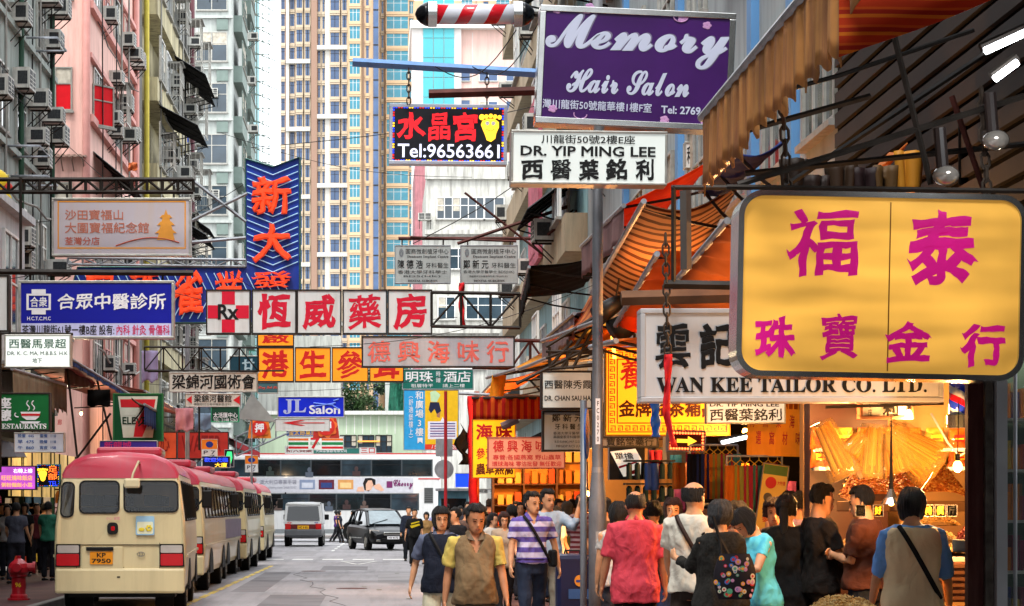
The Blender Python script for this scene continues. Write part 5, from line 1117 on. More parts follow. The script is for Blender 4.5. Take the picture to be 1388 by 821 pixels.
# double-decker bus crossing the junction
dd = thing('double_decker_bus', 'white double-decker bus with a bag advertisement crossing the junction', 'bus', (-3.0, F/26.6, 0))
bw = mat('bus_white_paint', 'cfd0cf', .3, var=.04, coat=.3, streak=.15)
Lx = 12.2; x0, x1 = -Lx/2, Lx/2
sec = [(0, .32), (0, 4.3), (.06, 4.42), (.2, 4.5), (2.3, 4.5), (2.44, 4.42), (2.5, 4.3), (2.5, .32)]
b = MB()
rings = []
for x, k in ((x0, .9), (x0+.08, .97), (x0+.25, 1), (x1-.25, 1), (x1-.08, .97), (x1, .9)): rings.append([(x, 1.25+(y-1.25)*k, .32+(z-.32)*(1 if k == 1 else k*.5+.5)) for y, z in sec])
loft(b, rings).build('body', bw, dd)
def bx(name, m, px0, py0, px1, py1, d, par=dd, d0=0):
    s = 26.6; return MB().box((px0-VX)/s+3.0, (px1-VX)/s+3.0, -d, d0, EYE+(VY-py1)/s, EYE+(VY-py0)/s).build(name, m, par, bev=.0)
red_line = flat('b8262c')
bx('roof_stripe', red_line, 280, 614, 596, 616, .012)
for nm, ya, yb, xa, xb in (('window_band', 622.5, 645.5, 285, 586.5), ('window_band', 668.5, 691.5, 285, 568)):
    wb_ = bx(nm, flat('3a4044'), xa, ya, xb, yb, .01); xs = [xb-1-i*(41 if ya < 650 else 37) for i in range(8)]
    for a, c in zip(xs, xs[1:]): bx('pane', mat('bus_pane_%d' % (int(a) % 4), ('10181c', '1a2428', '0c1014', '26323a')[int(a) % 4], .05, var=.7, sc=.9, spec=.5), c+1, ya+1.2, a-1, yb-1.2, .018, wb_)
    for k in range(0, 7, 1): bx('transom', trim, xs[k+1]+1, ya+7, xs[k]-1, ya+7.8, .022, wb_)
bx('grille', flat('5a5c5c'), 575, 661, 587, 682, .012)
for i in range(7): bx('grille_slat', flat('2c2d2d'), 575.5, 662+i*2.8, 586.5, 663+i*2.8, .02)
bx('red_line', red_line, 567, 648, 597, 649.6, .012)
ad_ = bx('advert_panel', flat('b9b9c0'), 300, 647.2, 560, 667.5, .012)
for xa, c in ((406, '7c88a0'), (432, '5a2030'), (458, 'c08a50')): bx('advert_picture', flat(c), xa, 650, xa+21, 663, .016, ad_)
for xa, c in ((409, 'b8bcc8'), (435, '2c3c70'), (461, 'd8b880')): bx('advert_bag', flat(c), xa, 654, xa+15, 661, .018, ad_)
s = 26.6
def adp(nm, pts, m, d): MB().prism([((x-VX)/s+3.0, EYE+(VY-y)/s) for x, y in pts], -d, -.012).build(nm, m, ad_)
adp('advert_hair', [(494, 664), (492, 655), (495, 648), (503, 647.5), (509, 650), (509, 657), (504, 660), (500, 666)], flat('1a1414'), .018)
adp('advert_face', [(496, 665), (496, 656), (499, 651), (504, 651), (506, 657), (503, 664)], flat('d0a48c'), .02); adp('advert_arm', [(483, 666), (485, 660), (492, 659), (494, 666)], M['paint_d0a48c'], .019); adp('advert_arm', [(506, 658), (514, 655), (521, 664), (517, 666), (508, 662)], M['paint_d0a48c'], .019)
bx('advert_logo', flat('6a2458'), 524, 652, 532, 661, .02, ad_)
def adt(txt, xa, ya, xb, yb, m, st): lettering(dd, txt, (xa-VX)/s+3.0, EYE+(VY-yb)/s, (xb-VX)/s+3.0, EYE+(VY-ya)/s, m, st, y=-.02)
adt('Cherry', 533, 650, 560, 663, flat('6a2458'), 'c'); adt('澳大利亞專業手袋', 352, 650, 402, 656, flat('7a7a88'), 'r'); adt('www.cherry.com 2468 0357', 354, 659, 402, 663, flat('8a8a98'), 'r')
bx('skirt', flat('7d8284'), 282, 717, 596, 722.5, .014); bx('door_frame', trim, 386, 667, 388, 716, .016)
for xx in (-3.6, 1.6, 3.2): wheel_o = thing('wheel', None, None, (xx, .06, .5)); wheel_o.parent = dd; MB().tube([(0, -.12, 0), (0, .2, 0)], .5, 20).build('tyre', rubber, wheel_o); MB().tube([(0, -.14, 0), (0, -.1, 0)], .3, 16).build('rim', rimg, wheel_o)
for i in range(7):                                    # passengers as dark seated shapes behind the panes
    pass

def car(name, label, loc, rz, paint, L, hwid, H, van=False, plate=None, prefix=None):
    t = thing(name, label, 'van' if van else 'car', loc, rz)
    if not van:
        st = [(0, .32, .66, .66), (.06, .28, .74, .78), (.2, .24, .84, .86), (.6, .22, .95, .91), (1.15, .22, 1.03, .92), (2.2, .22, 1.06, .92), (3.6, .22, 1.1, .92), (4.3, .25, 1.1, .9), (4.6, .35, 1.05, .84), (4.68, .5, .95, .76)]
        g0 = [(1.0, .82, 1.03), (1.95, .66, 1.6), (3.0, .67, 1.68), (4.1, .64, 1.6), (4.55, .8, 1.08)]
    else:
        st = [(0, .42, 1.0, .78), (.05, .38, 1.06, .83), (.2, .35, 1.08, .85), (1, .35, 1.1, .85), (3.4, .35, 1.1, .85), (4.3, .35, 1.05, .84), (4.6, .4, .95, .78), (4.7, .45, .85, .7)]
        g0 = [(.03, .83, 1.06), (.14, .74, 1.9), (1.0, .76, 1.96), (3.2, .76, 1.95), (3.6, .74, 1.88), (4.35, .8, 1.06)]
    rings = [[(-w*.92, y, zb), (-w, y, zb+.15), (-w*1.0, y, (zb+zt)/2), (-w*.99, y, zt-.12), (-w*.93, y, zt), (w*.93, y, zt), (w*.99, y, zt-.12), (w, y, (zb+zt)/2), (w, y, zb+.15), (w*.92, y, zb)] for y, zb, zt, w in st]
    o = loft(MB(), rings).build('body', paint, t, smooth=False); md = o.modifiers.new('s', 'SUBSURF'); md.levels = md.render_levels = 1
    # greenhouse
    belt = [r[2] for r in (g0[0], g0[-1])]
    base = [(g0[0][0], g0[0][1]), (g0[-1][0], g0[-1][1])]
    zb = min(belt)-.03; tops = g0[1:-1]
    b = MB(); vs = []
    prof = [(g0[0][0], zb, g0[0][1])]+[(y, z, w) for y, w, z in tops]+[(g0[-1][0], zb, g0[-1][1])]
    n = len(prof); wb_ = max(g0[0][1], .84 if van else .86)
    L1 = [(-w, y, z) for y, z, w in prof]; R1 = [(w, y, z) for y, z, w in prof]
    b.add(L1+R1, [tuple(range(n)), tuple(range(n, 2*n))[::-1]]+[(i, i+n, i+1+n, i+1) for i in range(n-1)])
    b.build('cabin_glass', vglass, t)
    rf = MB(); top = [(y, w, z) for y, w, z in tops]
    ring = [[(-w-.015, y, z-.05), (-w*.96, y, z+.015), (-w*.5, y, z+.035), (w*.5, y, z+.035), (w*.96, y, z+.015), (w+.015, y, z-.05)] for y, w, z in [(top[0][0]-.05, top[0][1], top[0][2])]+top+[(top[-1][0]+.06, top[-1][1], top[-1][2]-.02)]]
    loft(rf, ring).build('roof', paint if not van else WHTV, t, smooth=True)
    for sg in (-1, 1):
        b = MB(); P0 = [(sg*(w+.006), y, z) for y, z, w in prof]
        b.tube([P0[0], P0[1]], .035, 6); b.tube([P0[-2], P0[-1]], .05 if not van else .07, 6)
        mids = (2.7, 3.65) if not van else (1.2, 2.3, 3.3)
        for ym in mids: b.tube([(sg*.83, ym, zb), (sg*.69 if not van else sg*.77, ym, 1.6 if not van else 1.92)], .03 if not van else .05, 6)
        b.build('pillar', paint if not van else WHTV, t)
        MB().cbox((sg*(hwid+.1), 1.45 if not van else 4.0, 1.12 if not van else 1.3), (.2, .1, .14 if not van else .25)).build('side_mirror', paint if not van else black, t, bev=.03)
        for yy in ((.9, 3.65) if not van else (1.0, 3.7)):
            MB().prism([(yy+.4*cos(a*pi/8), .3+.4*sin(a*pi/8)) for a in range(9)], -.012, .012, Matrix.Translation((sg*(hwid-.0), 0, 0)) @ Matrix.Rotation(R(90), 4, 'Z')).build('wheel_arch', black, t)
            wheel(t, sg*(hwid-.1), yy, .34, .22, alu if not van else rimg, sg)
        MB().cbox((sg*(hwid+.005), 2.6, .5), (.02, 2.2, .05)).build('sill_trim', chrome if not van else black, t)
    return t
WHTV = mat('van_white_paint', 'c4c6c6', .3, coat=.3, var=.05)
blk_p = mat('black_car_paint', '05060a', .3, coat=0, var=.1, spec=.3)
cr_ = car('parked_car', 'black estate car with silver grille facing the camera by the crossing walkers', ((521-VX)/33.5+.35, F/33.6, 0), R(14), blk_p, 4.68, .92, 1.68)
cr_.name = 'car'
for sg in (-1, 1):
    MB().add([(sg*.5, .1, .64), (sg*.86, .38, .68), (sg*.87, .46, .84), (sg*.52, .2, .8)], [(0, 1, 2, 3), (3, 2, 1, 0)]).build('headlight', clr, cr_, solid=.06); MB().cbox((sg*.6, .03, .4), (.18, .05, .1)).build('fog_lamp', chrome, cr_, bev=.02)
MB().cbox((0, -.01, .68), (.8, .06, .14)).build('grille', chrome, cr_, bev=.03); MB().cbox((0, -.03, .68), (.7, .03, .03)).build('grille_bar', black, cr_)
MB().cbox((0, -.02, .42), (.95, .05, .16)).build('air_intake', black, cr_, bev=.03); pl = MB().cbox((0, -.05, .52), (.5, .02, .12)).build('number_plate', WHT, cr_); lettering(pl, 'NV 4172', -.2, .48, .2, .56, BLK, 'n', y=-.061)
MB().add([(-.72, 1.05, 1.06), (.72, 1.05, 1.06), (.56, 1.92, 1.6), (-.56, 1.92, 1.6)], [(0, 1, 2, 3)]).build('windscreen', mat('windscreen_glass', '5a6a70', .06, spec=1, var=.3), cr_, loc=(0, -.02, .012)); MB().tube([(-.6, 1.02, 1.08), (.1, 1.3, 1.26)], .012, 4).build('wiper', black, cr_)
bon = MB().tube([(-.7, .35, .93), (-.5, 1.0, 1.04)], .012, 4).tube([(.7, .35, .93), (.5, 1.0, 1.04)], .012, 4).build('bonnet_crease', blk_p, cr_)
vn = car('van', 'white-roofed minivan with grey lower body and yellow plate, driving away', ((411-VX)/30.5, F/30.5, 0), R(0), mat('silver_grey_paint', '6a6c70', .3, .3, coat=.3), 4.7, .85, 1.96, van=True)
MB().box(-.8, .8, -.02, .05, 1.0, 1.12).build('waist_panel', WHTV, vn)
w_ = MB().add([(-.74, 0, 1.16), (.74, 0, 1.16), (.67, .1, 1.8), (-.67, .1, 1.8)], [(0, 1, 2, 3)]).build('rear_window', vglass, vn, loc=(0, .0, 0)); MB().add([(-.83, .02, 1.03), (.83, .02, 1.03), (.74, .125, 1.94), (-.74, .125, 1.94)], [(0, 1, 2, 3)]).build('tailgate', WHTV, vn)
for sg in (-1, 1): MB().cbox((sg*.68, -.01, .9), (.26, .05, .26)).build('taillight', redl, vn, bev=.02)
MB().cbox((0, -.01, .9), (1.1, .03, .2)).build('tail_panel', mat('dark_red_panel', '5a1c20', .3), vn); MB().cbox((0, -.02, .62), (1.66, .12, .3)).build('bumper', mat('bumper_grey', '54565a', .5), vn, bev=.04)
pl = MB().cbox((0, -.05, .86), (.5, .02, .16)).build('number_plate', flat('d9a01c'), vn); lettering(pl, 'HC 6 82', -.2, .81, .2, .91, BLK, 'n', y=-.061)
lettering(vn, '商業', -.72, 1.04, -.5, 1.1, RED, 'k', y=-.025); lettering(vn, '88', .5, 1.04, .66, 1.1, flat('2a3c8c'), 'k', y=-.025)

for xx in (-3.6, 1.6, 3.2): MB().prism([(xx+.62*cos(a*pi/10), .45+.62*sin(a*pi/10)) for a in range(11)], -.012, .01).build('wheel_arch', black, dd)
for i, (xx, zz) in enumerate(((2.2, 1.75), (1.3, 1.8), (.4, 1.72), (-.9, 1.78), (-2.2, 1.75), (1.8, 3.5), (-.6, 3.45), (-2.6, 3.5))): MB().ell((xx, -.018, zz+.22), (.1, .006, .13), 8, 6).box(xx-.2, xx+.2, -.022, -.016, zz-.15, zz+.1).build('passenger_silhouette', flat(('5a4a44', '3c2c2c', '4c5460', '2c3430')[i % 4]), dd)
# street furniture on the left: fire hydrant
hy = thing('fire_hydrant', 'glossy red fire hydrant on the left pavement behind the minibus', 'fire hydrant', (-6.12, F/80, .15))
hr = mat('hydrant_red', '9c1420', .3, coat=.4, var=.15, streak=.2)
b = MB(); b.tube([(0, 0, z) for z in (0, .03, .03, .08, .1, .38, .4, .43)], [.19, .19, .15, .15, .125, .12, .15, .15], 20); b.build('barrel', hr, hy)
b = MB(); b.tube([(0, 0, z) for z in (.43, .47, .55, .62, .67, .7)], [.15, .175, .18, .15, .09, .05], 20); b.tube([(0, 0, .69), (0, 0, .75)], .04, 6); b.build('bonnet', hr, hy)
MB().tube([(-.02, 0, .55), (.26, 0, .55)], .075, 12).tube([(.24, 0, .55), (.29, 0, .55)], .1, 12).build('outlet', hr, hy); MB().tube([(0, -.1, .55), (0, -.24, .55)], .075, 12).build('outlet', hr, hy)
lettering(hy, '96', -.04, .22, .06, .3, flat('d0a01c'), 'n', y=-.125)

# ================================================================ PEOPLE
def cloth_m(c): return mat('cloth_'+c, c, .9, var=.12, sc=5, fold=.8)
SK = [mat('skin', 'c08c68', .5, var=.12, sc=14, bump=.1), mat('tanned_skin', 'a97352', .5, var=.12, sc=14, bump=.1), mat('pale_skin', 'cc9c7c', .5, var=.1, sc=14, bump=.1)]
HAIR = {'black': mat('black_hair', '0d0b0b', .55, var=.6, sc=30, bump=1), 'grey': mat('grey_hair', '3a393a', .6, var=.7, sc=30, bump=1), 'brown': mat('auburn_hair', '2c150f', .55, var=.6, sc=30, bump=1)}
for h_ in HAIR.values():
    h_.node_tree.nodes['Principled BSDF'].inputs['Specular IOR Level'].default_value = .35
eyew = mat('eye', '0c0807', .2); browm = mat('brow', '17100d', .7); lipm = mat('lips', '7a3a34', .5)
PROF = [(.80, .150, .105, .0), (.88, .168, .12, .0), (.96, .160, .115, -.005), (1.04, .150, .108, -.01), (1.12, .148, .108, -.01), (1.2, .155, .112, -.006), (1.28, .165, .115, 0), (1.35, .172, .108, .004), (1.40, .165, .095, .008), (1.44, .13, .08, .012), (1.475, .078, .066, .014), (1.5, .056, .056, .012), (1.56, .052, .052, .006)]
HEAD = [(0, .03, -.078, -.02), (.06, .048, -.09, .0), (.14, .057, -.09, .02), (.25, .066, -.086, .05), (.38, .072, -.086, .075), (.5, .075, -.083, .09), (.6, .077, -.088, .097), (.72, .077, -.085, .098), (.82, .07, -.075, .09), (.9, .056, -.055, .07), (.96, .036, -.03, .045), (1.0, .012, -.005, .015)]
def interp(tab, z):
    if z <= tab[0][0]: return tab[0][1:]
    for a, b in zip(tab, tab[1:]):
        if z <= b[0]:
            t = (z-a[0])/(b[0]-a[0]); return tuple(p+(q-p)*t for p, q in zip(a[1:], b[1:]))
    return tab[-1][1:]
def person(label, px, s, face=0, h=1.72, base=0., vox=None, top='7a7a7a', tmat=None, sleeve=.62, smat=None, hem=.86, trousers='22222a', shorts=False, shoes='1a1614',
           arms=((8, 9, 12), (8, 9, 12)), stride=0, head=(0, 0), hair='short', hcol='black', belly=0., skin=0, vneck=0, collar=None, vest=None, strap=None, bag=None, glasses=False, loose=.02, skirt=False, lean=0, female=False, grp=None, X=None, group='people in the street', loc=None, hand_obj=None, neckline=0, apron=None, belt=False):
    """px: column, s: scale (px per metre) at the person, face: heading in degrees, 0 looks at the camera; arms: (swing forward, spread, elbow) right then left"""
    near = s > 88; vox = vox or (.0105 if s > 110 else .014 if near else .024)
    Xw = (px-VX)/s if X is None else X
    root = thing('person', label, 'person', (Xw, F/s, base), R(face), group)
    k = h/1.72; rnd = random.Random(int(px*7+s))
    HZ = Matrix.Translation((0, 0, .9)) @ Matrix.Rotation(R(lean), 4, 'X') @ Matrix.Translation((0, 0, -.9))
    def T(p): return (HZ @ Vector(p))*k if p[2] > .9 else Vector(p)*k
    nn = 14 if near else 10
    ws = .88 if female else 1.0
    def torso(mb, z0, z1, off, hemflare=0, steps=14):
        rings = []; zs = [z0+(z1-z0)*i/steps for i in range(steps+1)]
        for z in zs:
            rx, ry, cy = interp(PROF, z); rx *= ws if z > 1.0 else 1
            bl = belly*math.exp(-((z-1.07)/.13)**2); f = hemflare*max(0, (1.1-z)/.3)
            g = []
            for j in range(nn+4):
                a = 2*pi*j/(nn+4); c, q = cos(a), sin(a)
                ex = .75
                x = (rx+off+f)*abs(c)**ex*(1 if c > 0 else -1); y = (ry+off+f)*abs(q)**ex*(1 if q > 0 else -1)+cy
                if q < 0: y -= bl*abs(q)
                if female and q < 0: y -= .03*math.exp(-((z-1.25)/.06)**2)*abs(c*2)**.3*abs(q)
                g.append(T((x, y, z)))
            rings.append(g)
        return loft(mb, rings)
    # skeleton
    SH = 1.405; sw = .178*ws
    J = []
    for side, (sw_f, spread, elb) in zip((-1, 1), [(a+((0,) if len(a) < 4 else ())) if False else (a[0], a[1], a[2]) for a in arms]):
        ins = arms[0 if side < 0 else 1][3] if len(arms[0 if side < 0 else 1]) > 3 else 0
        a, c = R(sw_f), R(spread); sh = Vector((side*sw, .01, SH))
        d1 = Vector((side*sin(c), -sin(a)*cos(c), -cos(a)*cos(c))); el = sh+d1*.29
        a2 = a+R(elb); d2 = Vector((side*(sin(c)*.6-sin(R(ins))), -sin(a2), -cos(a2))).normalized(); wr = el+d2*.25
        J.append((side, sh, el, wr, d2))
    legs = []
    for side in (-1, 1):
        st = stride*side*(-1); a = R(st); hp = Vector((side*.09, 0, .9)); kn = hp+Vector((side*.012, -sin(a)*.42, -cos(a)*.42)); a2 = a-R(abs(stride)*.9 if st < 0 else 3)
        an = kn+Vector((0, -sin(a2)*.41, -cos(a2)*.41)); legs.append((side, hp, kn, an, a2))
    low = min(l[3].z for l in legs)-.07
    root.location.z = base-low*k
    B = MB()
    torso(B, .8, 1.52, -.012)
    # neck and head
    hy, hp_ = head; HB = Vector((0, -.0, 1.485)); Hm = Matrix.Translation(HB) @ Matrix.Rotation(R(hy), 4, 'Z') @ Matrix.Rotation(R(hp_), 4, 'X')
    def H(p): return T(Hm @ Vector(p))
    B.tube([T((0, .018, 1.42)), T((0, .012, 1.5)), H((0, .012, .09))], [.06*k, .056*k, .052*k], 12)
    hs_ = .235; hn = 16
    loft(B, [[H(((w+.0)*abs(cos(a))**.85*(1 if cos(a) > 0 else -1), (fr+bk)/2+(bk-fr)/2*sin(a), t*hs_)) for a in [2*pi*j/hn for j in range(hn)]] for t, w, fr, bk in HEAD])
    B.tube([H((0, -.082, .125)), H((0, -.098, .09)), H((0, -.106, .077)), H((0, -.09, .07))], [.008*k, .012*k, .016*k, .012*k], 8)
    for sd in (-1, 1):
        B.tube([H((sd*.074, .005, .075)), H((sd*.083, .012, .1)), H((sd*.082, .016, .13))], [(.008*k, .014*k), (.009*k, .018*k), (.006*k, .012*k)], 6, ref=(1, 0, 0))
        B.tube([H((sd*.012, -.086, .128)), H((sd*.045, -.078, .13))], .01*k, 6)
        B.tube([H((sd*.03, -.07, .07)), H((sd*.045, -.05, .08))], .018*k, 6)
    B.tube([H((-.02, -.088, .048)), H((0, -.092, .048)), H((.02, -.088, .048))], .009*k, 6)
    for side, sh, el, wr, d2 in J:
        B.tube([T(sh-Vector((side*.05, 0, 0))), T(sh+Vector((side*.005, 0, -.02))), T(sh*.5+el*.5), T(el), T(el*.6+wr*.4), T(wr)], [x*k for x in (.05, .052, .046, .038, .038, .026)], 10)
        # hand: palm, four unequal curled fingers, thumb from the side of the palm
        fw_ = Vector((0, -1, 0)) if abs(d2.y) < .8 else Vector((0, 0, 1)); n_ = Vector((-side, 0, 0)); f = d2.cross(n_).normalized(); f = f if f.dot(fw_) > 0 else -f; n_ = f.cross(d2).normalized(); n_ = n_ if n_.x*side < 0 else -n_
        pe = wr+d2*.085
        B.tube([T(wr), T(wr+d2*.03), T(pe)], [(.026*k, .02*k), (.038*k, .018*k), (.036*k, .015*k)], 8, ref=tuple(n_))
        curl = .75
        for q, (o_, ln) in enumerate(((.03, .07), (.01, .078), (-.01, .073), (-.029, .058))):
            p0 = pe+f*o_-d2*.012; p1 = p0+d2*ln*.45+n_*ln*.12*curl; p2 = p1+d2*ln*.33+n_*ln*.35*curl; p3 = p2+d2*ln*.1+n_*ln*.4*curl
            B.tube([T(p0), T(p1), T(p2), T(p3)], [.0105*k, .0095*k, .0085*k, .007*k], 6)
        t0 = wr+d2*.03+f*.03; t1 = t0+d2*.03+f*.022+n_*.01; t2 = t1+d2*.035+f*.004+n_*.014; B.tube([T(t0), T(t1), T(t2)], [.014*k, .0115*k, .009*k], 6)
    for side, hp, kn, an, a2 in legs:
        B.tube([T(hp), T(hp*.5+kn*.5), T(kn), T(kn*.65+an*.35), T(an)], [x*k for x in (.085, .072, .055, .052, .036)], 10)
        B.tube([T(an+Vector((0, .03, -.04))), T(an+Vector((0, -.08, -.055)))], .03*k, 8)
    me = remesh(B, 'body', vox, SK[skin]); link('body', me, root)
    # clothing
    wr_ = (lambda amp, fq: (lambda c, n: c+n*amp*(noise.noise(c*fq+Vector((px, s, 0)))+.5*noise.noise(Vector((c.x*fq*2.2, c.y*fq*2.2, c.z*fq*.8))))))
    cm = tmat or cloth_m(top)
    def vcut(c, n):
        q = c+n*.012*(1.3*noise.noise(Vector((c.x*5, c.y*5, c.z*4+px)))-1.1*abs(noise.noise(Vector((c.x*9+c.z*6, c.y*9, c.z*5-c.x*7+s))))+noise.noise(c*8+Vector((px, s, 0)))+.6*noise.noise(Vector((c.x*22+c.z*9, c.y*22, c.z*13-c.x*8+px)))+.35*abs(noise.noise(Vector((c.x*30-c.z*12, c.y*30, c.z*9+s)))))
        if vneck and q.y < 0 and abs(q.x) < (q.z/k-(1.45-vneck))*.5 and q.z/k > 1.45-vneck: q.y += .045
        return q
    def sleeves(mb, ln, r, only=None):
        for side, sh, el, wr, d2 in J:
            if ln <= .02: continue
            pts = [sh-Vector((side*.06, 0, -.0)), sh+Vector((side*.0, 0, -.015))]; rs = [.062, r+.004]
            L1_ = min(ln, 1)*.29; d1 = (el-sh).normalized(); pts += [sh+d1*L1_*.5, sh+d1*L1_]; rs += [r, r*.98 if ln <= 1 else r*.9]
            if ln > 1: pts += [el+d2*.25*(ln-1)*.5, el+d2*.25*(ln-1)]; rs += [r*.85, r*.72]
            mb.tube([T(p) for p in pts], [q*k for q in rs], 12)
    sr = .07 if not female else .06
    S = MB(); torso(S, hem, 1.463, loose, .018); 
    if not smat: sleeves(S, sleeve, sr)
    link('shirt', remesh(S, 'shirt', vox*1.15, cm, 3, vcut), root)
    if smat and sleeve > .02:
        for q in (0, 1):
            S = MB(); keep = list(J); J[:] = [keep[q]]; sleeves(S, sleeve, sr+.003); J[:] = keep; link('sleeve', remesh(S, 'sleeve', vox*1.15, smat, 3, vcut), root)
    if vest:
        S = MB(); torso(S, hem-.03, 1.45, loose+.018, .02)
        o = link('vest', remesh(S, 'vest', vox*1.2, vest, 3, wr_(.012, 10)), root)
    if collar and near:
        b = MB()
        for sd in (-1, 1):
            b.add([T(p) for p in ((sd*.012, -.105, 1.405), (sd*.075, -.09, 1.42), (sd*.085, 0, 1.475), (sd*.06, -.0, 1.505), (sd*.05, -.06, 1.475))], [(0, 1, 2, 3, 4)])
        b.add([T(p) for p in ((-.085, 0, 1.475), (0, .085, 1.475), (.085, 0, 1.475), (.06, 0, 1.51), (0, .06, 1.515), (-.06, 0, 1.51))], [(0, 1, 4, 5), (1, 2, 3, 4)])
        b.build('collar', collar, root, solid=.012)
    # trousers, shorts or skirt
    tm = cloth_m(trousers) if isinstance(trousers, str) else trousers
    S = MB(); torso(S, .8, 1.0, .006, steps=4)
    if skirt:
        loft(S, [[T((q*cos(a)*1.05, q*sin(a)*.85, z)) for a in [2*pi*j/14 for j in range(14)]] for z, q in ((.95, .15), (.85, .19), (.7, .21), (.48, .24))])
    else:
        for side, hp, kn, an, a2 in legs:
            if shorts: S.tube([T(hp+Vector((0, 0, .02))), T(hp*.5+kn*.5), T(kn-Vector((0, 0, .03)))], [x*k for x in (.1, .095, .088)], 12)
            else: S.tube([T(hp+Vector((0, 0, .02))), T(hp*.5+kn*.5), T(kn), T(kn*.5+an*.5), T(an)], [x*k for x in (.1, .09, .075, .072, .068)], 12)
    link('skirt' if skirt else 'shorts' if shorts else 'trousers', remesh(S, 'trousers', vox*1.2, tm, 3, wr_(.012, 9)), root)
    if belt: 
        rx, ry, cy = interp(PROF, .98); MB().tube([T(((rx+.03)*cos(a), (ry+.03)*sin(a)+cy, .975)) for a in [2*pi*j/20 for j in range(21)]], (.02, .004), 4, ref=(0, 0, 1)).build('belt', black, root)
    for side, hp, kn, an, a2 in legs:
        b = MB(); b.tube([T(an+Vector((0, .06, -.045))), T(an+Vector((0, .0, -.035))), T(an+Vector((0, -.1, -.05))), T(an+Vector((0, -.17, -.057)))], [(.036*k, .03*k), (.042*k, .04*k), (.046*k, .026*k), (.03*k, .016*k)], 10, ref=(0, 0, 1)); b.build('shoe', flat(shoes, rough=.5), root, smooth=True)
    # hair: a shell over the skull, sunk inside it where the scalp is bare
    def hm(t, a):                                     # thickness; a = 0 right ear, 90 back, -90 face
        fr = -sin(a)                                  # 1 at the face
        side = abs(cos(a))
        line = .80 if fr > .45 else .62 if fr > .05 else .3
        if hair == 'bob' or hair == 'fringe': line = (.70 if fr > .62 else .1 if fr > .2 else .02)
        if hair in ('long', 'pony'): line = (.80 if fr > .6 else .45 if fr > .25 else .2)
        if hair == 'curly': line = (.74 if fr > .5 else .3)
        if hair == 'balding' and t > .70 and not (fr < -.2 and t < .88): return -.02
        if hair == 'balding2' and t > .82: return -.02
        if hair == 'bald': return -.02
        g = min(1, max(0, (t-line)/.07)); base_ = {'short': .014, 'bob': .024, 'fringe': .026, 'long': .02, 'pony': .014, 'curly': .035, 'balding': .012, 'balding2': .012}[hair]
        return -.02+(.02+base_+(.01 if t > .85 and hair == 'short' else 0))*g
    if hair != 'bald':
        b = MB(); nu, nv = (64, 26) if near else (20, 12); rings = []
        for i in range(nv+1):
            t = .02+.98*i/nv; w, fr, bk = interp(HEAD, t); g = []
            for j in range(nu):
                a = 2*pi*j/nu; e = hm(t+.05*noise.noise(Vector((cos(a)*5, sin(a)*5, px))), a); e += 0 if e < 0 else (.007 if hair != 'curly' else .014)*noise.noise(Vector((cos(a)*6+px, sin(a)*6, t*4)))+.009*noise.noise(Vector((cos(a)*19+px, sin(a)*19, t*(4 if hair != 'curly' else 18))))
                z = t*hs_+(e if t > .8 else 0)*(t-.8)*5
                g.append(H(((w+e)*abs(cos(a))**.85*(1 if cos(a) > 0 else -1), (fr+bk)/2+((bk-fr)/2+e)*sin(a), z)))
            rings.append(g)
        loft(b, rings)
        if hair == 'long': b.tube([H((0, .05, .2)), H((0, .075, .1)), H((0, .07, -.02)), H((0, .08, -.12)), H((0, .085, -.2))], [(.06*k, .05*k), (.085*k, .045*k), (.085*k, .04*k), (.07*k, .03*k), (.03*k, .015*k)], 12, ref=(0, 1, 0))
        if hair == 'pony': b.tube([H((0, .1, .15)), H((0, .13, .1)), H((0, .13, 0)), H((0, .115, -.12)), H((0, .11, -.2))], [.03*k, .04*k, .038*k, .028*k, .01*k], 10); b.ell(tuple(H((0, .1, .15))), (.05*k, .05*k, .05*k), 10, 6)
        b.build('hair', HAIR[hcol], root, smooth=True)
    if near or s > 70:
        for sd in (-1, 1):
            b = MB(); b.tube([H((sd*.018, -.0855, .118)), H((sd*.03, -.0895, .12)), H((sd*.043, -.079, .118))], [(.002*k, .002*k), (.0055*k, .003*k), (.002*k, .002*k)], 6); b.build('eye', eyew, root)
            b = MB(); b.tube([H((sd*.014, -.0945, .136)), H((sd*.034, -.093, .142)), H((sd*.05, -.077, .138))], .0035*k, 5); b.build('eyebrow', browm, root)
        MB().tube([H((-.022, -.0925, .0475)), H((0, -.101, .049)), H((.022, -.0925, .0475))], (.003*k, .005*k), 6, ref=(0, 1, 0)).build('lips', lipm, root)
    if glasses:
        b = MB()
        for sd in (-1, 1): b.tube([H((sd*.031+.021*cos(a), -.102, .12+.014*sin(a))) for a in [i*pi/6 for i in range(13)]], .0018*k, 4); b.tube([H((sd*.052, -.1, .123)), H((sd*.08, .01, .125))], .0016*k, 4)
        b.tube([H((-.01, -.103, .122)), H((.01, -.103, .122))], .0018*k, 4); b.build('glasses', steel, root)
    if strap:                                         # band from one shoulder to the other hip, front and back
        sd = strap[0]; m = strap[1]; b = MB()
        for fy in (-1, 1):
            pts = []
            for i in range(13):
                u = i/12; x = sd*(.115-.305*u)*ws; z = 1.462-.53*u; rx, ry, cy = interp(PROF, z); ry += loose+.016+(.02 if vest else 0); rx += loose+.03; q = max(.05, 1-(abs(x)/rx)**2.6)**.45
                y = cy+fy*ry*q-(belly*math.exp(-((z-1.07)/.13)**2) if fy < 0 else 0)
                pts.append(T((x, y, z)))
            b.tube(pts, (.018*k, .007*k), 4, ref=(0, 1, 0))
        b.build('strap', m, root)
    if bag:                                           # (side, height, size, material)
        sd, z, (bw_, bd_, bh_), m = bag; b = MB(); b.cbox((0, 0, 0), (bw_, bd_, bh_)); o = b.build('bag', m, root, bev=min(bw_, bd_)*.35, loc=T((sd*(.21+bw_/2), .02, z)))
    return root
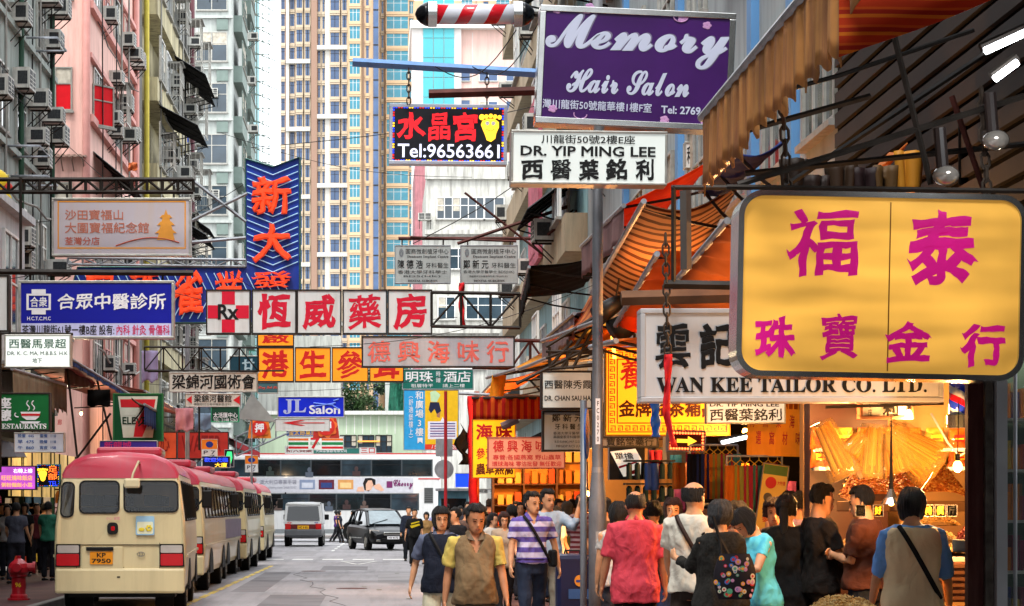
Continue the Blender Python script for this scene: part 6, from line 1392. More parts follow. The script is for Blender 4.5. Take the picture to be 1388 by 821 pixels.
vb = mat('dark_navy_cloth', '10141f', .85, fold=.8); jean = mat('blue_denim', '1b2436', .8, var=.35, sc=6, fold=.8); khaki = cloth_m('8d8a78')
purple_st = mat('purple_stripe_knit', 'ffffff', .85, var=.08, stripes=(2, .118, [(0, '5a4a94'), (.5, 'b9b0c8')]), fold=.8); maroon_st = mat('maroon_stripe_knit', 'ffffff', .85, var=.08, stripes=(2, .07, [(0, '5a1c24'), (.5, '8a7478')]))
blkstrap = mat('black_webbing', '0c0c0e', .7); yp = cloth_m('b5a052')
tw_ = mat('dark_tweed', '1d1c1a', .95, var=.6, sc=60); tee = cloth_m('c4beb0'); pinks = mat('coral_pink_cloth', 'b53846', .8, var=.08, sc=3, fold=.9)
# -- walking toward the camera in the road
person('man in brown polo with yellow sleeves looking down, hands hanging', 644, 150, 4, 1.74, 0, top='6e5a40', smat=yp, sleeve=.8, hem=.84, belly=.07, skin=1, vneck=.16, collar=flat('5f4e3a'), trousers='3c362c', head=(8, 14), stride=12, arms=((-6, 12, 10), (6, 12, 14)), loose=.028, hair='short')
man2 = person('man in dark blue vest and glasses with cream shorts, walking', 598, 128, -6, 1.73, 0, top='50566a', vest=mat('navy_vest', '0f1524', .85, var=.2, fold=1), sleeve=.85, hem=.86, belly=.03, trousers='a8a48e', shorts=True, glasses=True, stride=16, arms=((-20, 20, 24), (14, 10, 20)), strap=(-1, blkstrap), head=(12, 0), hair='bob', collar=flat('50566a'), vneck=.12)
person('man in purple and white striped polo with a black cross strap', 721, 118, 12, 1.74, .15, tmat=purple_st, sleeve=.75, hem=.93, trousers=jean, belt=True, stride=12, arms=((8, 14, 14), (-6, 20, 6)), strap=(-1, blkstrap), head=(24, 2), hair='short', collar=flat('5a4a94'), vneck=.1, bag=(1, .98, (.08, .16, .2), blkstrap), skin=0)
person('man on the telephone in a pale blue shirt behind the striped polo', 742, 106, 10, 1.78, .15, top='8a9cae', sleeve=1.5, hem=.85, trousers='8a8272', arms=((5, 6, 20), (60, 22, 125)), head=(20, 4), hair='short')
person('man in black T-shirt with yellow print in the road', 562, 46, 2, 1.68, 0, top='101012', sleeve=.9, trousers='0c0c0e', arms=((-8, 14, 22), (0, 8, 20)), stride=10, belly=.04)
person('bare-headed balding man in a lilac shirt behind the black T-shirt', 592, 44, 0, 1.70, 0, top='8a88b0', hair='bald', sleeve=.9)
person('man in a dark suit behind the black T-shirt with yellow print', 554, 42, 0, 1.74, 0, top='1c2230', sleeve=1.9, trousers='14161c')
person('short woman in a red dress between the two men in the road', 578, 44.5, -6, 1.58, 0, top='8a6a40', female=True, skirt=True, trousers='a02828', hair='bob')
person('man in black behind the shoulder of the blue vest', 617, 84, -50, 1.70, 0, top='16161a', sleeve=.9, head=(-20, 0))
# yellow print of the T-shirt
o = bpy.data.objects.new('tmp', None); bpy.data.objects.remove(o)
tp = [q for q in bpy.data.objects if q.get('label', '').startswith('man in black T-shirt')][0]
pb = MB(); pb.prism([(-.14, 1.2), (.12, 1.26), (.16, 1.22), (-.1, 1.13)], -.158, -.14); pb.prism([(-.12, 1.28), (.12, 1.34), (.14, 1.31), (-.1, 1.24)], -.158, -.14); pb.build('chest_print', flat('c9b01c'), tp)
# -- pavement crowd
crowd = [
 (683, 86, 8, 1.64, dict(top='9a8a78', female=True, hair='bob', hcol='brown', glasses=True, hem=.8, vneck=.06, trousers='18181c', label='woman in glasses and a beige knit top with auburn bob')),
 (668, 78, 40, 1.62, dict(top='b9b4ac', female=True, hair='long', label='long-haired woman in white turning toward the road behind the beige top')),
 (655, 70, 20, 1.66, dict(top='8a9298', female=True, hair='bob', label='dark-haired woman in pale grey just right of the brown polo')),
 (769, 88, 165, 1.66, dict(top='33361a', female=True, hair='long', hem=.8, label='long-haired woman in an olive top seen from behind')),
 (789, 94, 150, 1.74, dict(tmat=maroon_st, arms=((20, 8, 40), (30, 12, 60)), sleeve=.9, label='man in a maroon striped T-shirt half behind the thin pole')),
 (757, 76, 30, 1.70, dict(top='a8562c', label='man in a rust top between the phone caller and the olive woman')),
 (700, 66, -10, 1.68, dict(top='5a5a62', label='man in dark grey walking behind the beige knit top')),
 (712, 60, 180, 1.66, dict(top='b08a5a', female=True, hair='long', label='woman in tan walking away near the yellow board')),
 (676, 58, 170, 1.70, dict(top='4a1c1c', label='man in dark red walking away under the salmon board')),
 (690, 54, 15, 1.62, dict(top='c0b8b0', female=True, hair='bob', label='small woman in off-white under the white arrow sign')),
 (648, 56, 0, 1.70, dict(top='7a2c22', label='man in brick red behind the brown polo shoulder')),
 (634, 52, 10, 1.72, dict(top='3c3c44', label='man in charcoal beside the red draped pole')),
 (660, 50, 180, 1.60, dict(top='b5a03c', female=True, hair='long', label='woman in mustard far along the pavement')),
 (776, 72, 180, 1.72, dict(top='5c2020', label='man in maroon back to the camera before the lit shelves')),
 (783, 68, 160, 1.70, dict(top='12121a', label='man in black before the lit shelves, hidden to the chest')),
 (728, 64, 175, 1.70, dict(top='1a2a3a', label='man in navy facing the lit orange shelves')),
 (744, 62, 170, 1.62, dict(top='a83c2c', female=True, hair='bob', label='woman in red facing the lit orange shelves')),
 (640, 46, 180, 1.66, dict(top='8a8a90', label='man in light grey far off near the junction corner')),
 (624, 44, 5, 1.62, dict(top='9c4a3a', female=True, hair='bob', label='woman in terracotta near the junction corner')),
 (672, 46, 180, 1.72, dict(top='20242c', label='man in black far along the pavement under the direction plate')),
 (700, 48, 5, 1.70, dict(top='c87a3a', hair='short', label='man in orange far along the pavement')),
 (715, 46, 180, 1.64, dict(top='6a707c', hair='long', female=True, label='woman in slate blue far along the pavement')),
 (606, 38, 180, 1.7, dict(top='38404c', label='distant man in slate walking away at the junction')),
 (664, 62, 175, 1.74, dict(top='6a2c2c', label='tall man in faded wine red between the brown polo and the beige top')),
 (694, 80, 160, 1.60, dict(top='2c2a30', female=True, hair='bob', label='woman in black right behind the striped polo shoulder')),
 (706, 74, -20, 1.66, dict(top='8a7a94', female=True, hair='long', label='long-haired woman in mauve glancing toward the road')),
 (650, 92, -160, 1.58, dict(top='b5a89a', female=True, hair='bob', label='short woman in sand half behind the brown polo')),
 (735, 82, 180, 1.60, dict(top='3c4c3a', female=True, hair='bob', label='woman in moss green behind the phone caller')),
 (760, 60, 175, 1.72, dict(top='9c5030', label='man in burnt orange at the lit stall, right part')),
 (769, 64, 170, 1.64, dict(top='2c2c2c', female=True, hair='long', label='long-haired woman in charcoal at the lit stall')),
 (632, 60, 175, 1.70, dict(top='5a4a44', label='man in taupe just left of the red draped pole')),
 (683, 52, 180, 1.74, dict(top='a84830', label='man in tomato red deep in the crowd')),
 (720, 56, 0, 1.62, dict(top='c0a880', female=True, hair='bob', label='woman in cream walking out of the lit stall')),
 (752, 90, 30, 1.58, dict(top='d0c8c0', female=True, hair='bob', label='small woman in white below the phone caller elbow')),
 (820, 112, 170, 1.66, dict(top='5a3a30', label='man in cocoa brown between lamp pole and coral shirt')),
 (886, 118, 165, 1.62, dict(top='8c8478', female=True, hair='curly', label='curly-haired shopper between the coral shirt and the stern woman')),
 (900, 104, 20, 1.70, dict(top='2a3448', label='man in steel navy behind the stern woman')),
 (956, 118, 10, 1.60, dict(top='9c4a3c', female=True, hair='long', label='long-haired woman in brick behind the white T-shirt')),
 (984, 128, -30, 1.62, dict(top='7a3c2a', female=True, hair='bob', label='woman in russet between the tweed coat and the poster')),
 (1020, 124, 165, 1.70, dict(top='38302c', label='man in dark umber before the leaning poster')),
 (1070, 138, -25, 1.70, dict(top='b08468', label='man in peach facing the ponytail')),
 (1096, 128, 170, 1.66, dict(top='6a4c3c', label='man in walnut behind the lilac shirt')),
 (802, 80, 170, 1.70, dict(top='30181a', label='man in dark maroon behind the lamp pole')),
]
for px, s_, fc, h_, d in crowd:
    d = dict(d); lb = d.pop('label'); d.setdefault('trousers', random.choice(('14151c', '22222a', '2c2a28', '1b2436'))); person(lb, px, s_, fc, h_, .15 if (px-VX)/s_ > 2 else 0, arms=d.pop('arms', ((10, 8, 25), (5, 8, 30))), stride=random.choice((6, 10, 0)), skin=random.choice((0, 0, 2)), group='shoppers crowding the pavement', head=(random.uniform(-15, 15), random.uniform(-2, 10)), **d)
# -- at the crossing
for px, s_, fc, top_, tr_, lb in ((460, 27.5, 75, '20222c', '0c0c10', 'woman in black leggings crossing in front of the bus'), (456, 27.2, 80, '4a2c6c', '2a2a30', 'woman in purple beside the walker in leggings'), (478, 27.6, -70, '4a5c70', '1c1c24', 'walker in a denim jacket at the crossing'), (484, 27.3, 100, '3a6a5a', '222228', 'walker in green behind the denim jacket')):
    person(lb, px, s_, fc, 1.62, 0, top=top_, trousers=tr_, female=True, stride=18, hair='bob', group='people on the crossing')
# -- left pavement
person('woman in a white print T-shirt at the left edge of the picture', 10, 62, 10, 1.62, .15, top='9a9490', female=True, hair='long', trousers='1c1c24', group='people on the left pavement')
person('woman all in black between the hydrant and the shop goods', 34, 59.5, -8, 1.66, .15, top='0d0d10', female=True, hair='bob', trousers='0c0c0f', hem=.75, group='people on the left pavement', arms=((4, 10, 12), (12, 8, 30)))
person('person in a green T-shirt half hidden by the nearest minibus', 66, 63, 160, 1.68, .15, top='2c6a54', trousers='14141a', group='people on the left pavement')
for px, s_, fc, top_, lb in ((22, 66, 170, '4a4c58', 'man in slate grey walking away on the left pavement, nearest the shops'), (50, 57, 20, '6a2c34', 'woman in wine red behind the woman in black, left pavement'), (4, 56, -30, '23262c', 'man in charcoal at the very left edge, behind the print T-shirt'), (60, 54, 200, '8a8478', 'shopper in khaki bending to the goods beside the minibus')):
    person(lb, px, s_, fc, 1.66, .15, top=top_, group='people on the left pavement', stride=8, arms=((12, 10, 20), (8, 10, 45)))
# -- shoppers seen from behind, right
person('balding man in a coral pink shirt seen from behind', 861, 156, 180, 1.70, .15, tmat=pinks, sleeve=.95, hem=.74, trousers='0d0d10', hair='balding', arms=((2, 12, 10), (2, 14, 14)), loose=.045, collar=pinks, skin=1)
person('woman in black with a raised arm left of the coral shirt', 838, 140, 175, 1.60, .15, top='a8a4a0', female=True, hair='bob', arms=((70, 60, 130), (5, 8, 10)), sleeve=.6)
person('stern woman with auburn bob in black, facing the camera', 912, 136, -6, 1.64, .15, top='0e0d10', female=True, hair='bob', hcol='brown', vneck=.1, sleeve=1.4, trousers='1c2c50', strap=(1, mat('brown_strap', '2c1a14', .6)))
person('balding man in a white T-shirt with a brown shoulder strap', 941, 170, 158, 1.76, .15, tmat=tee, sleeve=.75, hem=.86, trousers='2c241f', hair='balding2', arms=((10, 8, 14), (24, 12, 26)), strap=(1, mat('brown_strap', '2c1a14', .6)), head=(-18, 0), skin=0, loose=.035)
gw = person('grey-haired woman in a dark tweed coat with a patterned shoulder bag', 976, 175, 195, 1.60, .15, tmat=tw_, sleeve=1.75, hem=.62, trousers='1a1816', female=True, hair='bob', hcol='grey', arms=((12, 14, 30), (34, 10, 75)), strap=(1, blkstrap), loose=.06)
person('long-faced woman behind the tweed coat, facing left', 1000, 150, 20, 1.60, .15, top='8a5a40', female=True, hair='bob')
person('woman in bright cyan bending her head to her hands', 1032, 166, -60, 1.58, .15, top='55bcd8', female=True, hair='fringe', head=(-8, 34), lean=10, arms=((40, 10, 60), (40, 10, 60)), sleeve=.55, hem=.8, trousers='0e0e14', loose=.03, skin=2)
person('curly-haired woman between the cyan top and the ponytail', 1050, 152, -12, 1.62, .15, top='a87a5a', female=True, hair='curly', hcol='brown')
person('woman in black with a long ponytail seen from behind', 1066, 164, 160, 1.66, .15, top='0b0b0d', female=True, hair='pony', sleeve=1.8, hem=.6, trousers='0c0c0e', arms=((20, 8, 60), (20, 8, 60)), loose=.04)
person('man in a lilac shirt behind the stall customers', 1088, 142, 120, 1.70, .15, top='8c7a98', hair='short', sleeve=.9)
person('man in a black T-shirt holding out his forearms to the stall', 1110, 165, 98, 1.74, .15, top='15100e', sleeve=.8, arms=((24, 6, 62), (22, 8, 70)), hair='short', hem=.84, trousers='1a1614', head=(0, 12), loose=.035, belly=.03)
person('vendor in a red apron behind the stall', 1136, 138, 40, 1.66, .15, top='5c1016', hair='short', arms=((25, 8, 70), (25, 8, 70)), sleeve=.8, group='stall keepers')
person('man in a brown T-shirt with folded arms leaning toward the stall', 1172, 168, -118, 1.72, .15, top='4a281c', sleeve=.85, trousers=jean, arms=((8, 2, 100, 55), (14, 2, 92, 50)), hair='short', head=(10, 12), loose=.035, hem=.9)
bv = person('person in a beige vest over a blue shirt with a dark cross strap', 1236, 190, 176, 1.68, .15, tmat=cloth_m('6a9fe6'), vest=mat('beige_vest', 'e0cca4', .85, var=.1, fold=.9), sleeve=1.15, hem=.84, trousers='1c2436', hair='fringe', arms=((4, 14, 12), (10, 12, 10)), strap=(1, blkstrap), loose=.03)
# patterned bag: printed discs on dark cloth
bag = thing('shoulder_bag', 'black bag printed with coloured rings, hanging from the tweed coat', 'bag', P(996, 812, 181.5))
b = MB(); b.grid(lambda u, v: (.16*cos(u*2*pi)*(.55+.45*sin(pi*(.15+.75*v))), .07*sin(u*2*pi)*(.5+.5*sin(pi*(.1+.8*v))), .34*v), 24, 10); b.build('pouch', mat('black_printed_cloth', '141018', .8), bag, smooth=True)
b = MB(); rr = random.Random(3); cols = [flat(c) for c in ('b02c30', '2c5a9c', 'c98a2c', '4a8a6a', 'b07a9c', 'b9b09c')]
for i in range(46):
    u = rr.uniform(-1.2, 1.2); v = rr.uniform(.06, .92); kx = .55+.45*sin(pi*(.15+.75*v)); x = .16*sin(u)*kx; y = -.07*cos(u)*(.5+.5*sin(pi*(.1+.8*v))); r_ = rr.uniform(.012, .024); b.mi = rr.randrange(6)
    nx = Vector((sin(u)*.07, -cos(u)*.16, 0)).normalized(); tx = Vector((-nx.y, nx.x, 0)); c_ = Vector((x, y, .34*v))+nx*.003
    b.add([c_+tx*r_*cos(a*pi/5)+Vector((0, 0, r_*sin(a*pi/5))) for a in range(10)], [tuple(range(10))])
    b.mi = rr.randrange(6); b.add([c_+nx*.002+tx*r_*.5*cos(a*pi/4)+Vector((0, 0, r_*.5*sin(a*pi/4))) for a in range(8)], [tuple(range(8))])
b.build('ring_print', cols, bag)
MB().tube([(-.1, .0, .32), (-.11, .02, .45), (-.16, .03, .62)], (.012, .004), 4).build('handle', blkstrap, bag)
sc_b = thing('suitcase', 'dark blue upright suitcase with an orange sticker beside the thin pole', 'suitcase', P(775, 0, 100)*1); sc_b.location = ((775-VX)/112, F/112, .15)
MB().box(-.2, .22, -.13, .13, .06, 1.0).build('shell', mat('navy_plastic', '151c3c', .35, coat=.3, var=.2), sc_b, bev=.06); MB().tube([(.09, -.134, .68), (.09, -.14, .68)], .07, 20).build('sticker', flat('c9822c'), sc_b); MB().box(0.04, .15, -.142, -.134, .66, .69).build('sticker_bar', flat('2c3c7c'), sc_b)
MB().box(-.05, .2, -.137, -.131, .46, .58).build('label_panel', flat('2c4c7c'), sc_b)
for x in (-.14, .16): MB().tube([(x-.02, 0, .03), (x+.02, 0, .03)], .03, 10).build('wheel', rubber, sc_b)
MB().tube([(-.08, .05, 1.0), (-.08, .05, 1.04), (.1, .05, 1.04), (.1, .05, 1.0)], .012, 5).build('handle', black, sc_b)

# ================================================================ AWNINGS, SHOPS, GOODS, LAMPS
def awning(label, cs, m, val=0, vm=None, sag=.15, bar=True, end=0, em=None, nv=18, scal=True, wr=.02, arms=True, cat='awning'):
    """cs: outer-near, outer-far, inner-far, inner-near as (px, py, s); val: valance height along the outer edge; end: flap height along the near edge"""
    C = [P(*c) for c in cs]; o = C[0].copy(); g = thing('awning', label, cat, o); C = [c-o for c in C]
    rnd = random.Random(len(label)*31+int(cs[0][0]))
    ph = rnd.random()*9
    def fn(u, v):                                     # u along the street, v outer to inner
        p = C[0]*(1-u)*(1-v)+C[1]*u*(1-v)+C[2]*u*v+C[3]*(1-u)*v
        return p+Vector((0, 0, -sag*sin(pi*v)*(.8+.2*sin(u*7+ph)**2)+wr*sin(u*37+v*5+ph)))
    MB().grid(fn, 28, 8).build('canopy', m, g, smooth=True, solid=.01)
    E_ = C[1]-C[0]
    if val:
        def vf(u, w):
            p = C[0]+E_*u; hgt = val*(1-(.10*abs(sin(u*nv*pi*.5)) if scal else 0)+.12*noise.noise(Vector((u*nv*.8, ph, 0)))+.05*noise.noise(Vector((u*nv*3, ph, 2)))); q = .6+.4*noise.noise(Vector((u*nv*.6, 3, ph))); return p+Vector(((.03*sin(u*nv*pi+ph)+.012*sin(u*nv*7.3))*q*(.3+.7*w), -.01, -.03-hgt*w))
        MB().grid(vf, nv*6, 5).build('valance', vm or m, g, smooth=True, solid=.008)
    if end:
        E2 = C[3]-C[0]
        MB().grid(lambda u, w: C[0]+E2*u+Vector((0, -.02-.02*sin(u*19)*w, -sag*sin(pi*u)-.02-end*(1-.0*u)*w)), 16, 4).build('end_flap', em or m, g, smooth=True, solid=.008)
    if bar: MB().tube([C[0]-E_*.01, C[1]+E_*.01], .03, 8).build('front_bar', galv, g)
    if arms:
        for u in (.04, .5, .96):
            a = C[0]*(1-u)+C[1]*u; c = C[3]*(1-u)+C[2]*u; mid = (a+c)/2-Vector((0, 0, .28)); MB().tube([a, mid, c-Vector((0, 0, .5))], .018, 5).build('arm', steel, g)
    return g
def stripe_m(nm, ax, per, cols, **k): return mat(nm, 'ffffff', .85, var=.1, sc=3, stripes=(ax, per, cols), **k)
tan_c = mat('stained_tan_canvas', 'c48d52', .9, var=.3, sc=2.5, transl=.35, streak=.7, scol=(.16, .05, .06)); dark_c = mat('dark_tarpaulin', '0e0b09', .95, var=.4, spec=.1)
ro = stripe_m('red_orange_stripe', 2, .09, [(0, 'c23a16'), (.4, 'd8741c'), (.6, 'a82814'), (.85, 'd0581a')], transl=.3)
awning('big awning with a stained tan valance over the jewellery sign', [(1136, -62, 270), (952, 158, 190), (1309, -47, 190), (1697, -340, 270)], dark_c, val=.5, vm=tan_c, end=.5, em=ro, nv=30, sag=.1)
awning('plain dark awning nearer than the picture, next to the big one', [(2.3*1400+515, 689-2.78*1400, 1400), (1150, -75, 275), (4.6*275+515, 689-3.8*275, 275), (4.6*1400+515, 689-3.8*1400, 1400)], dark_c, val=.3, vm=tan_c, sag=.05)  # out of view, added to keep sky light off the upper wall
brs = stripe_m('brown_stripe_canvas', 1, .27, [(0, '6a4028'), (.4, 'c99460')], transl=.5)
awning('brown and tan striped awning right of the lamp pole', [(872, 274, 136), (803, 396, 111), (905, 420, 111), (1010, 238, 136)], brs, sag=.2, wr=.006)
orm = mat('orange_canvas', 'd8501c', .8, var=.12, transl=.5); pkv = mat('grey_pink_canvas', '8f6c6a', .9, var=.2, transl=.3)
awning('orange-red awning with a grey-pink valance just right of the lamp pole', [(845, 279, 112), (788, 334, 92), (885, 300, 92), (1005, 186, 112)], orm, val=.42, vm=pkv, sag=.08, nv=8, scal=False)
orb = mat('burnt_orange_canvas', 'cf6a24', .85, var=.25, sc=1.5, transl=.5)
awning('burnt orange awning sheet behind the black frame', [(890, 345, 146), (835, 440, 122), (960, 420, 122), (1100, 240, 146)], orb, sag=.25, wr=.04)
awning('rust brown awning above the spotlights, below the striped one', [(850, 420, 118), (735, 462, 90), (800, 400, 90), (930, 330, 118)], stripe_m('rust_stripe_canvas', 1, .5, [(0, 'a8502c'), (.5, 'cf8040')], transl=.5), sag=.2, wr=.03)
awning('black awning beside the dental signs', [(717, 362, 78), (707, 404, 68), (790, 388, 68), (835, 338, 78)], dark_c, val=.35, vm=dark_c, sag=.06, scal=False)
gp = mat('grey_mauve_canvas', '857276', .9, var=.25, transl=.3)
awning('grey mauve fringed awning below the black one', [(778, 425, 92), (735, 462, 78), (790, 440, 78), (840, 400, 92)], gp, val=.4, vm=gp, sag=.08, nv=14)
yo = mat('golden_canvas', 'e09c28', .8, var=.15, sc=1.5, transl=.5); yo2 = mat('amber_canvas', 'de7e24', .8, var=.2, sc=1.5, transl=.5)
awning('golden yellow awning low on the right, first before the red stripes', [(700, 500, 82), (660, 512, 70), (770, 455, 70), (832, 432, 82)], yo, sag=.12)
awning('amber awning farther up, with a rolled edge', [(668, 518, 70), (643, 545, 61), (735, 500, 61), (790, 470, 70)], yo2, sag=.15)
awning('golden awning close above the doctor signs', [(760, 478, 100), (705, 500, 84), (800, 452, 84), (880, 420, 100)], yo, sag=.12)
awning('orange awning glowing above the gold herbal sign', [(835, 462, 128), (800, 470, 112), (900, 440, 112), (985, 420, 128)], mat('bright_orange_canvas', 'd9701c', .8, transl=.5), sag=.1)
awning('dark blue awning under the stained tan valance', [(1000, 205, 160), (950, 258, 135), (1000, 245, 135), (1068, 186, 160)], mat('navy_canvas', '16285c', .85, transl=.2), sag=.1)
awning('copper orange awning crossing behind the yellow sign', [(985, 300, 170), (900, 400, 138), (1040, 380, 138), (1230, 190, 170)], mat('copper_canvas', 'b0622c', .8, var=.3, sc=1.2, transl=.45), sag=.3, wr=.05)
rs = stripe_m('red_amber_stripe', 0, .13, [(0, 'b01c14'), (.5, 'cf5a18')], transl=.45)
dr = thing('striped_drape', 'red and amber striped drape facing the camera beside the draped pole', 'drape', P(690, 568, 76)); MB().grid(lambda u, v: ((u-.5)*1.3, .03*sin(u*40), .38*v*(1+.03*sin(u*9))), 60, 4).build('cloth', rs, dr, smooth=True, solid=.008); MB().tube([(-.67, 0, .38), (.67, 0, .38)], .025, 6).build('rail', steel, dr)
for (x0, y0, x1, y1, s_, w_, m_, lb) in ((680, 578, 702, 568, 74, .07, gp, 'grey rolled canvas under the striped drape'), (622, 533, 736, 538, 72, .03, galv, 'pale metal tube above the striped drape')): beam('rolled_canvas' if w_ > .05 else 'pipe', lb, 'canvas roll' if w_ > .05 else 'pipe', (x0, y0, s_), (x1, y1, s_), w_, m_, n=8)
fl = MB().grid(lambda u, v: (u*.26+.1*(1-v), .03*sin(u*7), -.75*v), 8, 8); tag(fl.build('hanging_cloth', yo, None, smooth=True, solid=.008, loc=P(660, 508, 73)), 'yellow cloth flap hanging from the rolled awning end', 'cloth')
# pole draped with red cloth, and its bamboo-like companion
dp = thing('draped_pole', 'orange pole wrapped in torn red cloth at the far kerb', 'pole', P(640, 735, 62)); MB().tube([(.1, .05, -.6), (.1, .05, 3.3)], .06, 10).build('pole', mat('orange_lit_pole', 'a8501c', .6, var=.3), dp)
MB().grid(lambda u, v: (.04+.085*cos(u*6.28)*(1+.5*noise.noise(Vector((v*7, u*3, 1))))+.05*noise.noise(Vector((v*4, 0, 5)))-.05*v, .085*sin(u*6.28), .5+2.7*v), 12, 30).build('cloth', rb, dp, smooth=True, solid=.01); MB().grid(lambda u, v: (-.3+.25*u+.1*sin(v*9), .03*sin(u*9+v*5), 1.7+.9*v*(1-.4*u)), 8, 8).build('torn_cloth', dark_c, dp, smooth=True, solid=.01)
beam('sign_pole', 'slim grey and red pole carrying the backs of two traffic signs', 'pole', (604, 760, 44), (604, 530, 44), .05, mat('red_pole_paint', '9c1c24', .5), n=8)
sg_ = thing('traffic_sign', 'grey backs of a square and a round traffic sign on the red pole', 'traffic sign', P(602, 660, 43.6)); MB().box(-.26, .26, 0, .03, .95, 1.5).build('square_plate', galv, sg_); MB().prism([(.3*cos(i*pi/12), .55+.3*sin(i*pi/12)) for i in range(24)], 0, .03).build('round_plate', galv, sg_)
for i, (x0, y0, x1, y1) in enumerate(((640, 662, 672, 669), (674, 654, 699, 662))):
    sign('direction_sign', 'white direction arrow plate with tiny text, %s one' % ('lower left' if i == 0 else 'upper right'), (x0, y0, x1, y1), 48, flat('b9bcbc'), [('大河道 →', x0+2, y0+1.5, x1-3, y1-1.5, BLK, 'k')], fw=.01, th=.03, cat='traffic sign')
beam('sign_pole', 'grey pole of the direction plates', 'pole', (673, 740, 47.5), (673, 650, 47.5), .04, galv, n=8)
bs = thing('blue_sign', 'bright blue shop light box low beside the far junction corner', 'sign', P(630, 660, 36)); MB().box(-.35, .35, 0, .1, 0, .5).build('panel', mat('blue_lit_box', '1438c8', .4, emit=.7), bs); MB().box(-.36, .36, -.02, .12, .5, .53).build('frame', galv, bs)
bx2 = thing('newspaper_kiosk', 'small glass kiosk with a pale blue sign by the far junction corner', 'kiosk', P(615, 740, 34)); MB().box(-.6, .6, 0, 1, 0, 2.2).build('cabin', mat('kiosk_blue', '4a7484', .5, var=.2), bx2); MB().box(-.5, .5, -.03, 0, 1.0, 1.9).build('pane', vglass, bx2); MB().box(-.7, .7, -.2, 1.1, 2.2, 2.3).build('roof', galv, bx2)

# lamp pole with a widened base, number plate strip; thin sign pole
lp = thing('lamp_pole', 'tall grey lamp pole with a thick base and a vertical number label', 'lamp post', (P(810, 0, 124).x, F/124, .15))
MB().tube([(0, 0, z) for z in (0, 1.5, 1.65, 1.8, 1.98, 2.02, 7.2)], [.098, .098, .095, .08, .062, .06, .055], 24).build('shaft', mat('worn_galvanised', '77797e', .5, .35, .25, 3, streak=.5, bump=.2), lp, smooth=True)
MB().tube([(0, 0, 1.9), (0, 0, 2.0)], .066, 20).build('collar', galv, lp); st_ = MB().grid(lambda u, v: (-.028+.05*u, -.064, 2.25+.5*v), 1, 1).build('number_label', WHT, lp, solid=.004)
lettering(lp, 'F\nC\n0\n2\n7\n0', -.018, 2.28, .012, 2.72, BLK, 'k', y=-.067); MB().box(-.03, .03, -.101, -.09, 1.05, 1.3).build('access_cover', galv, lp)
tpole = thing('sign_pole', 'thin grey pole with a blue round sign seen edge-on', 'pole', (P(791, 0, 122).x, F/122, .15)); MB().tube([(0, 0, 0), (0, 0, 2.75)], .038, 14).build('shaft', galv, tpole, smooth=True); MB().prism([(.28*cos(i*pi/14), 2.38+.28*sin(i*pi/14)) for i in range(28)], -.01, .01, Matrix.Rotation(R(80), 4, 'Z')).build('round_plate', mat('blue_sign_paint', '1f4f9c', .4), tpole, loc=(.03, -.06, 0))

# ---- right-hand shop row: floor slabs, partitions and piers
brown_w = mat('dark_brown_wall', '2c1712', .5, var=.25); dkw = mat('shade_dark_wall', '070504', .95, var=.3, spec=.03); warmw = mat('warm_cream_wall', 'a8865a', .8, var=.12)  # near-black wall: shade under the awnings is put into the colour
R1 = Bld('shop_row', 'dark ground floor shop row under the awnings on the right', 'shops', (6, 40, .1))
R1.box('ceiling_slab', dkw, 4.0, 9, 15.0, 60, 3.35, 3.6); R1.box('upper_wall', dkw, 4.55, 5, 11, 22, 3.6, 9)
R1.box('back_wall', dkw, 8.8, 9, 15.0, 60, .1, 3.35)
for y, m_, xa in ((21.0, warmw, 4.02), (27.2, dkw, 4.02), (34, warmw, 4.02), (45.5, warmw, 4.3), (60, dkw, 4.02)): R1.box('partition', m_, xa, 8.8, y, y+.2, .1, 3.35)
R1.box('pier', mat('grey_pier', '6e6c6a', .7), 3.95, 4.5, 30.5, 30.9, .1, 3.35)
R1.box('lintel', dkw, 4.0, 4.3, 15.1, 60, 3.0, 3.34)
R1.box('upper_wall', w4, 4.55, 5, 22, 49, 3.6, 4.3)
R2 = Bld('shop_pier', 'dark red pier with faint street number, right of the nut stall', 'pier', (4.15, 15.2, .1))
R2.box('shaft', mat('dark_red_lacquer', '340a08', .45, var=.25,  streak=.3, scol=(.2, .12, .1)), 3.985, 4.09, 15.0, 15.08, .1, 3.6)
R2.box('trim', mat('worn_silver', '6a6660', .35, .8, .4, 12), 4.093, 4.148, 14.96, 15.2, .1, 3.6); R2.box('shadow_gap', black, 4.149, 4.17, 15.1, 15.3, .1, 3.6)
lettering(R2.r, '50', 3.995-4.15, 2.6-.1, 4.08-4.15, 2.68-.1, flat('b99a7a'), 's', y=-.205)
R3 = Bld('glass_cabinet', 'grey framed glass shopfront at the right edge of the picture', 'shopfront', (4.45, 15, .1))
R3.box('frame', mat('grey_frame_paint', '82868a', .4), 4.155, 4.225, 14.9, 15.2, .1, 3.5); R3.box('back_panel', mat('dim_green_panel', '3c4a40', .6, var=.4, sc=2), 4.23, 5.6, 15.6, 15.65, .1, 3.5)
for z in (.9, 1.25, 1.6, 1.95, 2.3): R3.box('shelf', alu, 4.24, 5.4, 15.2, 15.58, z, z+.02)
rr = random.Random(5)
for z in (.92, 1.27, 1.62, 1.97, 2.32):
    for i in range(4): q = flat(rr.choice(('8c2a1c', 'b0641c', '2c3a6a', '6a1c3c', 'a08a3a'))); R3.box('packet', q, 4.25+i*.06, 4.3+i*.06, 15.3, 15.4, z, z+rr.uniform(.15, .26))
R3.box('pane', mat('clear_glass', 'c8d8d8', .03, trans=.92, alpha=.35), 4.23, 5.6, 15.1, 15.11, .1, 3.5); R3.tube('door_rod', galv, [(4.3, 14.98, .3), (4.3, 14.98, 3.4)], .014)

